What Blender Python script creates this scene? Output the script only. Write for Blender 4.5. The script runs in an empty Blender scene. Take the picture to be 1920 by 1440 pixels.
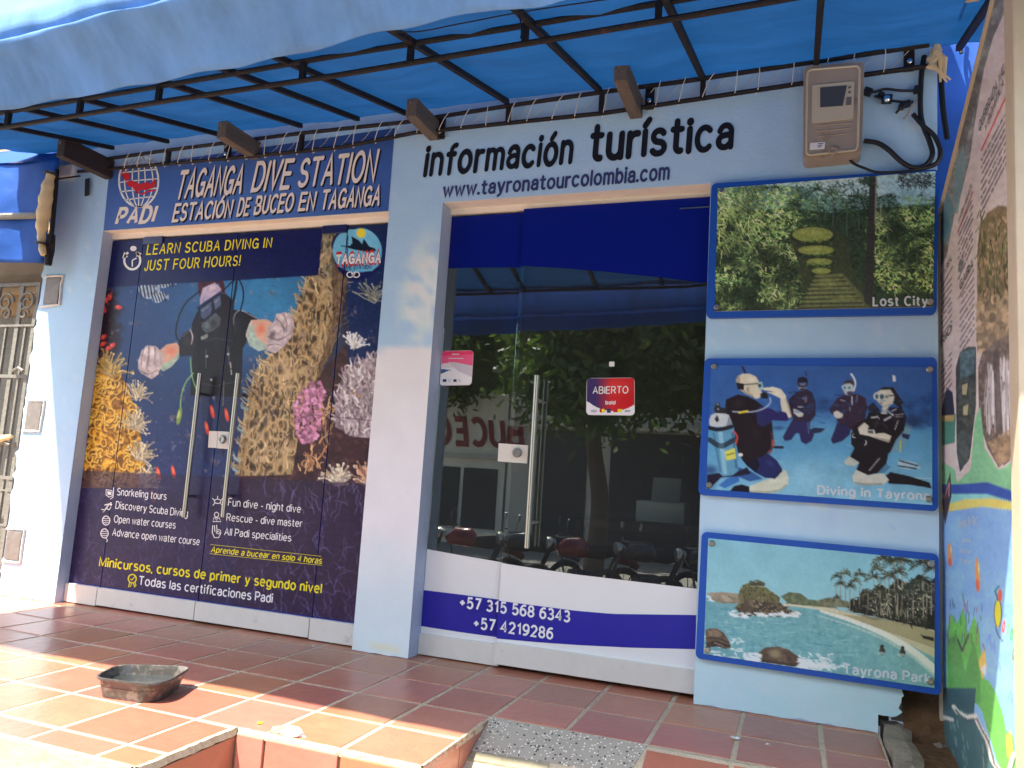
import bpy, bmesh, math, random
import numpy as np
from mathutils import Vector, Matrix
random.seed(7); RNG = np.random.default_rng(7)
SC = bpy.context.scene; COL = SC.collection

# ------------------------------------------------------------------ camera, sky, sun, exposure
F_PX, YAW, PITCH, ROLL = 1446.999, -0.35744, 0.12192, 0.06332
CAM = np.array([0.0, -3.56938, 0.91826])
def _axes():
    cy, sy, cp, sp = math.cos(YAW), math.sin(YAW), math.cos(PITCH), math.sin(PITCH)
    f = np.array([sy*cp, cy*cp, sp]); ri = np.array([cy, -sy, 0.]); u = np.cross(ri, f)
    c, s = math.cos(ROLL), math.sin(ROLL)
    return f, ri*c+u*s, -ri*s+u*c
FW, RI, UP = _axes()
cam_data = bpy.data.cameras.new('camera'); cam = bpy.data.objects.new('camera', cam_data); COL.objects.link(cam)
cam.matrix_world = Matrix(((RI[0], UP[0], -FW[0], CAM[0]), (RI[1], UP[1], -FW[1], CAM[1]), (RI[2], UP[2], -FW[2], CAM[2]), (0, 0, 0, 1)))
cam_data.sensor_width = 36; cam_data.lens = F_PX*36/1920; cam_data.clip_start = 0.05; cam_data.clip_end = 500
SC.camera = cam
SUN = Vector((0.31, 0.50, -1.0)).normalized()
SUN_EL = math.asin(-SUN.z); SUN_AZ = math.atan2(-SUN.x, -SUN.y)
world = bpy.data.worlds.new("World"); SC.world = world; world.use_nodes = True
wn = world.node_tree
sky = wn.nodes.new('ShaderNodeTexSky'); sky.sky_type = 'NISHITA'; sky.sun_disc = False
sky.sun_elevation = SUN_EL; sky.sun_rotation = SUN_AZ; sky.air_density = 1.0; sky.dust_density = 2.0
wn.links.new(sky.outputs[0], wn.nodes['Background'].inputs[0]); wn.nodes['Background'].inputs[1].default_value = 0.15
sd = bpy.data.lights.new('sun', 'SUN'); sd.energy = 4.3; sd.angle = math.radians(0.8); sd.color = (1.0, 0.93, 0.82)
sun = bpy.data.objects.new('sun', sd); COL.objects.link(sun); sun.rotation_euler = SUN.to_track_quat('-Z', 'Y').to_euler()
sun.location = (-3, -3, 12)
SC.view_settings.view_transform = 'Standard'; SC.view_settings.look = 'None'; SC.view_settings.gamma = 1
SC.view_settings.exposure = 1.72
SC.cycles.max_bounces = 10; SC.cycles.transparent_max_bounces = 12; SC.cycles.diffuse_bounces = 5
SC.cycles.caustics_reflective = False; SC.cycles.caustics_refractive = False

# ------------------------------------------------------------------ photo measuring helpers (photo pixel -> point on a real plane)
def ray(px, py): return FW + RI*((px-960)/F_PX) - UP*((py-720)/F_PX)
def on_y(px, py, Y=0.): d = ray(px, py); return CAM + d*((Y-CAM[1])/d[1])
def on_x(px, py, X): d = ray(px, py); return CAM + d*((X-CAM[0])/d[0])
def on_z(px, py, Z=0.): d = ray(px, py); return CAM + d*((Z-CAM[2])/d[2])
RAMP_Y, RAMP_K = -0.66, 0.42
def on_ramp(px, py):
    d = ray(px, py); t = (RAMP_K*(CAM[1]-RAMP_Y)-CAM[2])/(d[2]-RAMP_K*d[1]); return CAM+d*t
def mirror(px, py, dist, G=.078):      # where a thing seen in the glass door really stands, dist metres in front of the shop
    d = ray(px, py); P = CAM + d*((G-CAM[1])/d[1]); d = d*np.array([1, -1, 1]); return P + d*((-dist-P[1])/d[1])
def to_px(P):
    d = np.asarray(P, float)-CAM; z = d@FW
    return 960+F_PX*(d@RI)/z, 720-F_PX*(d@UP)/z

def lin(c):
    c = np.asarray(c, float)/255.
    return np.where(c <= .04045, c/12.92, ((c+.055)/1.055)**2.4)
def L(r, g, b): return tuple(lin((r, g, b)))

# ------------------------------------------------------------------ materials
def mat(name, col=(.5, .5, .5), rough=.6, metal=0., spec=.5, var=0., vscale=8., bump=0., bscale=40., attr=None, gain=1., transl=None, dirt=None, stretch=None):
    m = bpy.data.materials.new(name); m.use_nodes = True; nt = m.node_tree; N = nt.nodes; Lk = nt.links
    b = N['Principled BSDF']; b.inputs['Roughness'].default_value = rough; b.inputs['Metallic'].default_value = metal
    b.inputs['Specular IOR Level'].default_value = spec
    co = N.new('ShaderNodeTexCoord'); vec = co.outputs['Object']
    if stretch:
        mp = N.new('ShaderNodeMapping'); mp.inputs['Scale'].default_value = stretch; Lk.new(vec, mp.inputs[0]); vec = mp.outputs[0]
    src = None
    if attr:
        a = N.new('ShaderNodeVertexColor'); a.layer_name = attr; src = a.outputs[0]
        if gain != 1.:
            g = N.new('ShaderNodeMix'); g.data_type = 'RGBA'; g.blend_type = 'MULTIPLY'; g.inputs[0].default_value = 1
            Lk.new(src, g.inputs[6]); g.inputs[7].default_value = (gain, gain, gain, 1); src = g.outputs[2]
    else:
        r = N.new('ShaderNodeRGB'); r.outputs[0].default_value = (*col, 1); src = r.outputs[0]
    if var:
        n = N.new('ShaderNodeTexNoise'); n.inputs['Scale'].default_value = vscale; n.inputs['Detail'].default_value = 6; n.inputs['Roughness'].default_value = .65
        Lk.new(vec, n.inputs['Vector'])
        mr = N.new('ShaderNodeMapRange'); mr.inputs[1].default_value = .25; mr.inputs[2].default_value = .75
        mr.inputs[3].default_value = 1-var; mr.inputs[4].default_value = 1+var*.7; Lk.new(n.outputs[0], mr.inputs[0])
        g = N.new('ShaderNodeMix'); g.data_type = 'RGBA'; g.blend_type = 'MULTIPLY'; g.inputs[0].default_value = 1
        Lk.new(src, g.inputs[6]); Lk.new(mr.outputs[0], g.inputs[7]); src = g.outputs[2]
    if dirt:
        n = N.new('ShaderNodeTexNoise'); n.inputs['Scale'].default_value = dirt[1]; n.inputs['Detail'].default_value = 8; n.inputs['Roughness'].default_value = .7
        Lk.new(vec, n.inputs['Vector'])
        mr = N.new('ShaderNodeMapRange'); mr.inputs[1].default_value = dirt[2]; mr.inputs[2].default_value = dirt[2]+.12
        Lk.new(n.outputs[0], mr.inputs[0])
        mu = N.new('ShaderNodeMath'); mu.operation = 'MULTIPLY'; mu.inputs[1].default_value = dirt[3]; Lk.new(mr.outputs[0], mu.inputs[0])
        g = N.new('ShaderNodeMix'); g.data_type = 'RGBA'; Lk.new(mu.outputs[0], g.inputs[0]); Lk.new(src, g.inputs[6]); g.inputs[7].default_value = (*dirt[0], 1); src = g.outputs[2]
    Lk.new(src, b.inputs['Base Color'])
    if bump:
        n = N.new('ShaderNodeTexNoise'); n.inputs['Scale'].default_value = bscale; n.inputs['Detail'].default_value = 5; Lk.new(vec, n.inputs['Vector'])
        bp = N.new('ShaderNodeBump'); bp.inputs['Strength'].default_value = bump; bp.inputs['Distance'].default_value = .02
        Lk.new(n.outputs[0], bp.inputs['Height']); Lk.new(bp.outputs[0], b.inputs['Normal'])
    if transl:
        t = N.new('ShaderNodeBsdfTranslucent')
        g = N.new('ShaderNodeMix'); g.data_type = 'RGBA'; g.blend_type = 'MULTIPLY'; g.inputs[0].default_value = 1
        Lk.new(src, g.inputs[6]); g.inputs[7].default_value = (*transl[:3], 1); Lk.new(g.outputs[2], t.inputs[0])
        mx = N.new('ShaderNodeMixShader'); mx.inputs[0].default_value = transl[3]
        Lk.new(b.outputs[0], mx.inputs[1]); Lk.new(t.outputs[0], mx.inputs[2]); Lk.new(mx.outputs[0], N['Material Output'].inputs[0])
    return m

def glass_mat(name, tint=(.75, .8, .78), boost=1.5):
    m = bpy.data.materials.new(name); m.use_nodes = True; nt = m.node_tree; N = nt.nodes; Lk = nt.links
    N.remove(N['Principled BSDF'])
    t = N.new('ShaderNodeBsdfTransparent'); t.inputs[0].default_value = (*tint, 1)
    g = N.new('ShaderNodeBsdfGlossy'); g.inputs['Roughness'].default_value = 0.0; g.inputs[0].default_value = (.95, 1, .98, 1)
    fr = N.new('ShaderNodeFresnel'); fr.inputs[0].default_value = 1.5
    mu = N.new('ShaderNodeMath'); mu.operation = 'MULTIPLY'; mu.inputs[1].default_value = boost; mu.use_clamp = True; Lk.new(fr.outputs[0], mu.inputs[0])
    mx = N.new('ShaderNodeMixShader'); Lk.new(mu.outputs[0], mx.inputs[0]); Lk.new(t.outputs[0], mx.inputs[1]); Lk.new(g.outputs[0], mx.inputs[2])
    df = N.new('ShaderNodeBsdfDiffuse'); df.inputs[0].default_value = (.75, .74, .70, 1); nz = N.new('ShaderNodeTexNoise'); nz.inputs['Scale'].default_value = 3; nz.inputs['Detail'].default_value = 6
    mr = N.new('ShaderNodeMapRange'); mr.inputs[3].default_value = .004; mr.inputs[4].default_value = .028; Lk.new(nz.outputs[0], mr.inputs[0])
    m2 = N.new('ShaderNodeMixShader'); Lk.new(mr.outputs[0], m2.inputs[0]); Lk.new(mx.outputs[0], m2.inputs[1]); Lk.new(df.outputs[0], m2.inputs[2])   # a film of dust, added as haze to lift the dark glass
    Lk.new(m2.outputs[0], N['Material Output'].inputs[0])
    return m

M = {}
M['plaster'] = mat('painted_plaster', rough=.85, spec=.2, attr='Col', var=.05, vscale=5, bump=.12, bscale=60)
M['jamb'] = mat('jamb_paint', L(182, 198, 220), .85, spec=.2, var=.08, vscale=6, bump=.3)
M['white_paint'] = mat('white_paint', L(236, 228, 214), .7, spec=.3, var=.08, vscale=10, bump=.15)
M['post'] = mat('cream_post', L(206, 188, 160), .7, spec=.3, var=.1, vscale=8)
M['print'] = mat('printed_vinyl', rough=.35, spec=.22, attr='Col')
M['board_print'] = mat('board_print', rough=.35, spec=.22, attr='Col')
M['mural_print'] = mat('mural_print', rough=.5, spec=.25, attr='Col')
M['blue_board'] = mat('blue_board', L(28, 84, 178), .45, spec=.4, var=.08, vscale=6)
M['rail_alu'] = mat('cream_aluminium', L(226, 222, 208), .45, spec=.5, var=.05, vscale=12, dirt=(L(140, 132, 115), 14, .62, .5))
M['steel'] = mat('brushed_steel', (.46, .43, .36), .36, 1.0, var=.08, vscale=30, stretch=(8, 8, .3))
M['steel_dark'] = mat('dull_steel', (.35, .34, .32), .4, .9)
M['glass'] = glass_mat('door_glass', boost=3.4)
M['film_blue'] = mat('blue_film', L(10, 26, 128), .3, spec=.25, var=.05, vscale=2)
M['film_navy'] = mat('navy_film', L(30, 34, 84), .3, spec=.6)
M['film_stripe'] = mat('stripe_film', L(44, 42, 158), .4, spec=.3, var=.1, vscale=4)
M['film_white'] = mat('white_film', L(238, 238, 232), .4, spec=.3, var=.03, vscale=3)
M['txt_white'] = mat('white_lettering', L(240, 240, 236), .5, spec=.3, var=.03)
M['txt_cream'] = mat('cream_sign_paint', L(246, 232, 216), .7, spec=.3, var=.06, vscale=25)
M['txt_yellow'] = mat('yellow_lettering', L(246, 230, 40), .5, spec=.3, var=.03)
M['txt_black'] = mat('black_sign_paint', L(20, 22, 32), .7, spec=.3, var=.2, vscale=20)
M['txt_slate'] = mat('slate_sign_paint', L(58, 64, 112), .7, spec=.3, var=.15, vscale=25)
M['txt_grey'] = mat('grey_lettering', L(214, 222, 226), .5, spec=.3)
M['faded_red'] = mat('faded_red_paint', L(150, 66, 64), .8, var=.3, vscale=3)
M['txt_red'] = mat('red_lettering', L(205, 40, 52), .6, spec=.3)
M['rust_steel'] = mat('rusty_black_steel', L(34, 28, 28), .65, .3, var=.35, vscale=30, bump=.3, bscale=90, dirt=(L(112, 58, 34), 18, .6, .7))
M['old_wood'] = mat('weathered_wood', L(108, 96, 86), .85, var=.4, vscale=12, bump=.6, bscale=30, stretch=(6, .6, 6))
M['dark_wood'] = mat('dark_stained_wood', L(56, 46, 44), .85, var=.4, vscale=12, bump=.5, bscale=30, stretch=(6, .6, 6))
M['cord'] = mat('white_cord', L(220, 216, 205), .8)
M['cable'] = mat('black_cable', L(22, 22, 24), .5, var=.2)
M['cable_grey'] = mat('grey_cable', L(150, 148, 142), .6)
M['terracotta'] = mat('terracotta_tile', rough=.30, spec=.5, attr='Col', var=.14, vscale=7, bump=.12, bscale=25, dirt=(L(190, 150, 112), 3.2, .58, .3))
M['grout'] = mat('grout', L(196, 180, 152), .9, var=.2, vscale=18, bump=.5, bscale=60)
M['granite'] = None
M['concrete'] = mat('old_concrete', L(150, 136, 116), .95, var=.3, vscale=9, bump=.8, bscale=25, dirt=(L(90, 76, 60), 6, .55, .7))
M['white_kerb'] = mat('whitewashed_concrete', L(150, 142, 116), .9, var=.3, vscale=12, bump=.5, dirt=(L(130, 115, 90), 9, .6, .6))
M['dirt'] = mat('bare_dirt', L(112, 84, 60), 1., spec=.1, var=.4, vscale=10, bump=1., bscale=30)
M['asphalt'] = mat('street_asphalt', (.30, .27, .235), .9, var=.25, vscale=3, bump=.4, bscale=60)
M['tray'] = mat('black_plastic', L(74, 71, 66), .3, spec=.6, var=.3, vscale=20, dirt=(L(150, 140, 128), 22, .5, .55))
M['water'] = mat('tray_water', (.03, .035, .035), .03, spec=.6)
M['meter_cover'] = mat('dusty_polycarbonate', L(166, 152, 136), .4, spec=.4, var=.12, vscale=6, dirt=(L(120, 96, 76), 7, .58, .6))
M['meter_body'] = mat('meter_beige', L(198, 188, 164), .5, var=.08)
M['meter_lcd'] = mat('meter_display', L(74, 76, 80), .2)
M['paper'] = mat('paper_label', L(235, 235, 230), .6)
M['gate'] = mat('cream_gate_paint', L(120, 117, 108), .6, var=.25, vscale=14, bump=.3, dirt=(L(120, 92, 62), 12, .6, .6))
M['plate'] = mat('grey_plate', L(128, 122, 116), .6, .3, var=.25, vscale=20)
M['mortar'] = mat('white_mortar', L(224, 220, 212), .95, bump=.9, bscale=60, var=.15)
M['beige_wall'] = mat('beige_wall', L(176, 152, 118), .9, var=.2, vscale=4, bump=.3)
M['rag'] = mat('cream_cloth', L(238, 220, 178), .9, var=.15, vscale=10, bump=.4, bscale=14, transl=(1, .9, .7, .35))
M['interior'] = mat('interior_paint', L(150, 150, 146), .9, var=.1)
M['interior_dark'] = mat('interior_dark', L(60, 58, 54), .8, var=.2)
M['printer_white'] = mat('white_plastic', L(226, 226, 222), .4)
M['leaf_a'] = mat('leaf_green', (.10, .135, .045), .5, spec=.3, var=.4, vscale=3, transl=(1.2, 1.5, .6, .4))
M['leaf_b'] = mat('leaf_dark', (.03, .075, .02), .5, spec=.3, var=.4, vscale=3, transl=(1.2, 1.5, .6, .35))
M['bark'] = mat('tree_bark', (.12, .09, .065), .95, var=.4, vscale=8, bump=.8, bscale=20)
M['opp_cream'] = mat('opposite_cream_wall', L(240, 232, 216), .9, var=.10, vscale=2)  # even cream paint of the houses opposite
M['opp_grey'] = mat('grey_wall', L(206, 198, 186), .9, var=.15, vscale=2)
M['shutter'] = mat('roller_shutter', L(70, 68, 70), .6, .3, var=.2, vscale=3)
M['bike_red'] = mat('red_bike_paint', (.13, .016, .015), .25, spec=.6)
M['bike_black'] = mat('black_bike_paint', (.02, .02, .022), .3, spec=.6)
M['rubber'] = mat('tyre_rubber', (.02, .02, .02), .8)
M['chrome'] = mat('chrome', (.8, .8, .8), .1, 1.)
M['tarp_dark'] = mat('dark_blue_tarp', L(26, 62, 96), .6, var=.3, vscale=2.5, bump=1., bscale=2.5, stretch=(.5, 1, 2.4))
M['tarp'] = mat('blue_tarp', L(66, 122, 188), .5, spec=.3, var=.16, vscale=3.5, bump=.35, bscale=7, stretch=(.5, 1.6, 1.6), transl=(1.05, .93, .62, .62))
M['tarp_side'] = mat('blue_tarp_side', L(30, 84, 168), .6, spec=.3, var=.25, vscale=3, bump=.5, bscale=5, transl=(.7, .9, 1.0, .2))
M['tarp_faded'] = mat('faded_blue_tarp', L(118, 162, 212), .7, spec=.2, var=.28, vscale=5, bump=.35, bscale=9, stretch=(1.6, 1, .35), transl=(.8, .95, 1.1, .3))

def granite():
    m = mat('terrazzo', L(166, 158, 142), .6, var=.1, vscale=6); nt = m.node_tree; N = nt.nodes; Lk = nt.links
    b = N['Principled BSDF']; src = b.inputs['Base Color'].links[0].from_socket
    co = N.new('ShaderNodeTexCoord')
    for sc, th, c, ch in ((70, .33, L(62, 60, 56), .66), (110, .36, L(232, 228, 214), .66)):
        v = N.new('ShaderNodeTexVoronoi'); v.inputs['Scale'].default_value = sc; Lk.new(co.outputs['Object'], v.inputs['Vector'])
        lt = N.new('ShaderNodeMath'); lt.operation = 'LESS_THAN'; lt.inputs[1].default_value = th; Lk.new(v.outputs['Distance'], lt.inputs[0])
        sp = N.new('ShaderNodeSeparateColor'); Lk.new(v.outputs['Color'], sp.inputs[0])
        gt = N.new('ShaderNodeMath'); gt.operation = 'GREATER_THAN'; gt.inputs[1].default_value = ch; Lk.new(sp.outputs[0], gt.inputs[0])
        mu = N.new('ShaderNodeMath'); mu.operation = 'MULTIPLY'; Lk.new(lt.outputs[0], mu.inputs[0]); Lk.new(gt.outputs[0], mu.inputs[1])
        g = N.new('ShaderNodeMix'); g.data_type = 'RGBA'; Lk.new(mu.outputs[0], g.inputs[0]); Lk.new(src, g.inputs[6]); g.inputs[7].default_value = (*c, 1); src = g.outputs[2]
    Lk.new(src, b.inputs['Base Color']); return m
M['granite'] = granite()

# ------------------------------------------------------------------ mesh helpers
def obj(name, verts, faces, m, parent=None, smooth=False, col=None):
    me = bpy.data.meshes.new(name)
    verts = np.asarray(verts, float).reshape(-1, 3)
    me.from_pydata([tuple(v) for v in verts], [], [tuple(f) for f in faces]); me.validate(); me.update()
    for mm in (m if isinstance(m, (list, tuple)) else [m]): me.materials.append(mm)
    if smooth: me.polygons.foreach_set('use_smooth', [True]*len(me.polygons))
    if col is not None:
        a = me.color_attributes.new('Col', 'FLOAT_COLOR', 'POINT')
        c = np.ones((len(verts), 4)); c[:, :3] = col; a.data.foreach_set('color', c.ravel())
    o = bpy.data.objects.new(name, me); COL.objects.link(o)
    if parent is not None:
        o.parent = parent; o.matrix_parent_inverse = parent_inv(parent)
    return o
def parent_inv(p):
    m = Matrix.Identity(4); q = p
    chain = []
    while q is not None: chain.append(q); q = q.parent
    w = Matrix.Identity(4)
    for q in reversed(chain): w = w @ q.matrix_parent_inverse @ Matrix.LocRotScale(q.location, q.rotation_euler, q.scale)
    return w.inverted()
def tag(o, label=None, cat=None, group=None, kind=None):
    if label: o['label'] = label
    if cat: o['category'] = cat
    if group: o['group'] = group
    if kind: o['kind'] = kind
    return o
def thing(name, label, cat, loc=(0, 0, 0), group=None):
    o = bpy.data.objects.new(name, None); COL.objects.link(o); o.location = loc; o.empty_display_size = .1
    return tag(o, label, cat, group)
def struct(o): o['kind'] = 'structure'; return o

class MB:
    def __init__(s): s.v = []; s.f = []; s.c = []; s.mi = []
    def add(s, v, f, col=None, mi=0):
        n = len(s.v); v = [tuple(map(float, p)) for p in v]; s.v += v; s.f += [tuple(i+n for i in q) for q in f]; s.mi += [mi]*len(f)
        s.c += [col if col is not None else (1, 1, 1)]*len(v)
    def box(s, c, d, R=None, bev=0., col=None, mi=0):
        bm = bmesh.new(); bmesh.ops.create_cube(bm, size=1)
        for v in bm.verts: v.co = Vector((v.co.x*d[0], v.co.y*d[1], v.co.z*d[2]))
        if bev: bmesh.ops.bevel(bm, geom=list(bm.edges), offset=bev, segments=2, affect='EDGES', profile=.6)
        bm.verts.index_update()
        vs = [((R @ v.co) if R is not None else v.co)+Vector(c) for v in bm.verts]
        s.add(vs, [[v.index for v in f.verts] for f in bm.faces], col, mi); bm.free()
    def box2(s, a, b, bev=0., col=None, mi=0):
        a = np.asarray(a, float); b = np.asarray(b, float); s.box((a+b)/2, np.abs(b-a), None, bev, col, mi)
    def tube(s, pts, r, n=8, cap=True, mi=0, col=None):
        pts = [Vector(p) for p in pts]; r = r if isinstance(r, (list, tuple, np.ndarray)) else [r]*len(pts)
        V = []; Fc = []; prev = None
        for i, p in enumerate(pts):
            t = (pts[min(i+1, len(pts)-1)]-pts[max(i-1, 0)]).normalized()
            if prev is None: a = t.orthogonal().normalized()
            else:
                a = prev-t*prev.dot(t)
                a = a.normalized() if a.length > 1e-6 else t.orthogonal().normalized()
            prev = a; b = t.cross(a)
            for k in range(n):
                th = 2*math.pi*k/n; V.append(p+(a*math.cos(th)+b*math.sin(th))*r[i])
        for i in range(len(pts)-1):
            for k in range(n): Fc.append((i*n+k, i*n+(k+1) % n, (i+1)*n+(k+1) % n, (i+1)*n+k))
        if cap: Fc.append(tuple(range(n-1, -1, -1))); Fc.append(tuple((len(pts)-1)*n+k for k in range(n)))
        s.add(V, Fc, col, mi)
    def bar(s, a, b, w, h=None, up=(0, 0, 1), mi=0, bev=0.):
        a = Vector(a); b = Vector(b); d = b-a; y = d.normalized(); u = Vector(up); x = y.cross(u)
        if x.length < 1e-4: x = y.orthogonal()
        x.normalize(); z = x.cross(y); R = Matrix((x, y, z)).transposed()
        s.box((a+b)/2, (w, d.length, h or w), R, bev, None, mi)
    def prism(s, poly, off, mi=0, col=None):
        n = len(poly); off = np.asarray(off, float); p = [np.asarray(q, float) for q in poly]
        V = p+[q+off for q in p]
        s.add(V, [tuple(range(n)), tuple(range(2*n-1, n-1, -1))]+[(i, i+n, (i+1) % n+n, (i+1) % n) for i in range(n)], col, mi)
    def lathe(s, prof, c, axis, n=24, mi=0):
        ax = Vector(axis).normalized(); a = ax.orthogonal().normalized(); b = ax.cross(a); V = []; Fc = []
        for (r, h) in prof:
            for k in range(n):
                th = 2*math.pi*k/n; V.append(Vector(c)+ax*h+(a*math.cos(th)+b*math.sin(th))*r)
        for i in range(len(prof)-1):
            for k in range(n): Fc.append((i*n+k, i*n+(k+1) % n, (i+1)*n+(k+1) % n, (i+1)*n+k))
        Fc.append(tuple(range(n-1, -1, -1))); Fc.append(tuple((len(prof)-1)*n+k for k in range(n)))
        s.add(V, Fc, None, mi)
    def build(s, name, m, parent=None, smooth=False, usecol=False):
        o = obj(name, s.v, s.f, m, parent, smooth, np.array(s.c) if usecol else None)
        if any(s.mi): o.data.polygons.foreach_set('material_index', s.mi)
        bm = bmesh.new(); bm.from_mesh(o.data); bmesh.ops.recalc_face_normals(bm, faces=bm.faces); bm.to_mesh(o.data); bm.free()
        if smooth:
            o.data.set_sharp_from_angle(angle=math.radians(40))
        return o

def spline(pts, n=8):
    P = [np.asarray(p, float) for p in pts]; P = [2*P[0]-P[1]]+P+[2*P[-1]-P[-2]]; out = []
    for i in range(1, len(P)-2):
        for k in range(n):
            t = k/n; a, b, c, d = P[i-1:i+3]
            out.append(.5*((2*b)+(-a+c)*t+(2*a-5*b+4*c-d)*t*t+(-a+3*b-3*c+d)*t**3))
    out.append(P[-2]); return out

def bil(q, u, v):   # quad TL TR BR BL, u right, v down
    q = [np.asarray(p, float) for p in q]; return (q[0]*(1-u)+q[1]*u)*(1-v)+(q[3]*(1-u)+q[2]*u)*v
def rrect(q, ru, rv, n=5):   # rounded rectangle mapped into a pixel quad
    out = []
    for cx, cy, a0 in ((1-ru, rv, -90), (1-ru, 1-rv, 0), (ru, 1-rv, 90), (ru, rv, 180)):
        for k in range(n+1):
            a = math.radians(a0+90*k/n); out.append(bil(q, cx+ru*math.cos(a), cy+rv*math.sin(a)))
    return out
def ribbon(mb, px, w, plane, closed=False, mi=0):   # a painted line: pixel polyline, width in pixels, put on a plane
    P = [np.asarray(p, float) for p in px]; n = len(P); V = []; Fc = []
    for i in range(n):
        a = P[(i-1) % n] if (closed or i) else P[i]; b = P[(i+1) % n] if (closed or i < n-1) else P[i]
        t = b-a; t = t/(np.linalg.norm(t)+1e-9); nn = np.array([-t[1], t[0]])*w/2
        V += [plane(*(P[i]+nn)), plane(*(P[i]-nn))]
    for i in range(n if closed else n-1):
        j = (i+1) % n; Fc.append((2*i, 2*i+1, 2*j+1, 2*j))
    mb.add(V, Fc, None, mi)
def disc(mb, c, rx, ry, plane, n=28, mi=0, rot=0.):
    V = []
    for k in range(n):
        a = 2*math.pi*k/n; x, y = rx*math.cos(a), ry*math.sin(a)
        V.append(plane(c[0]+x*math.cos(rot)-y*math.sin(rot), c[1]+x*math.sin(rot)+y*math.cos(rot)))
    mb.add(V, [tuple(range(n))], None, mi)
def polyp(mb, pts, plane, mi=0): mb.add([plane(*p) for p in pts], [tuple(range(len(pts)))], None, mi)
def ell(cx, cy, rx, ry, a0=0, a1=360, n=28): return [(cx+rx*math.cos(math.radians(a0+(a1-a0)*k/n)), cy+ry*math.sin(math.radians(a0+(a1-a0)*k/n))) for k in range(n+1)]

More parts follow.
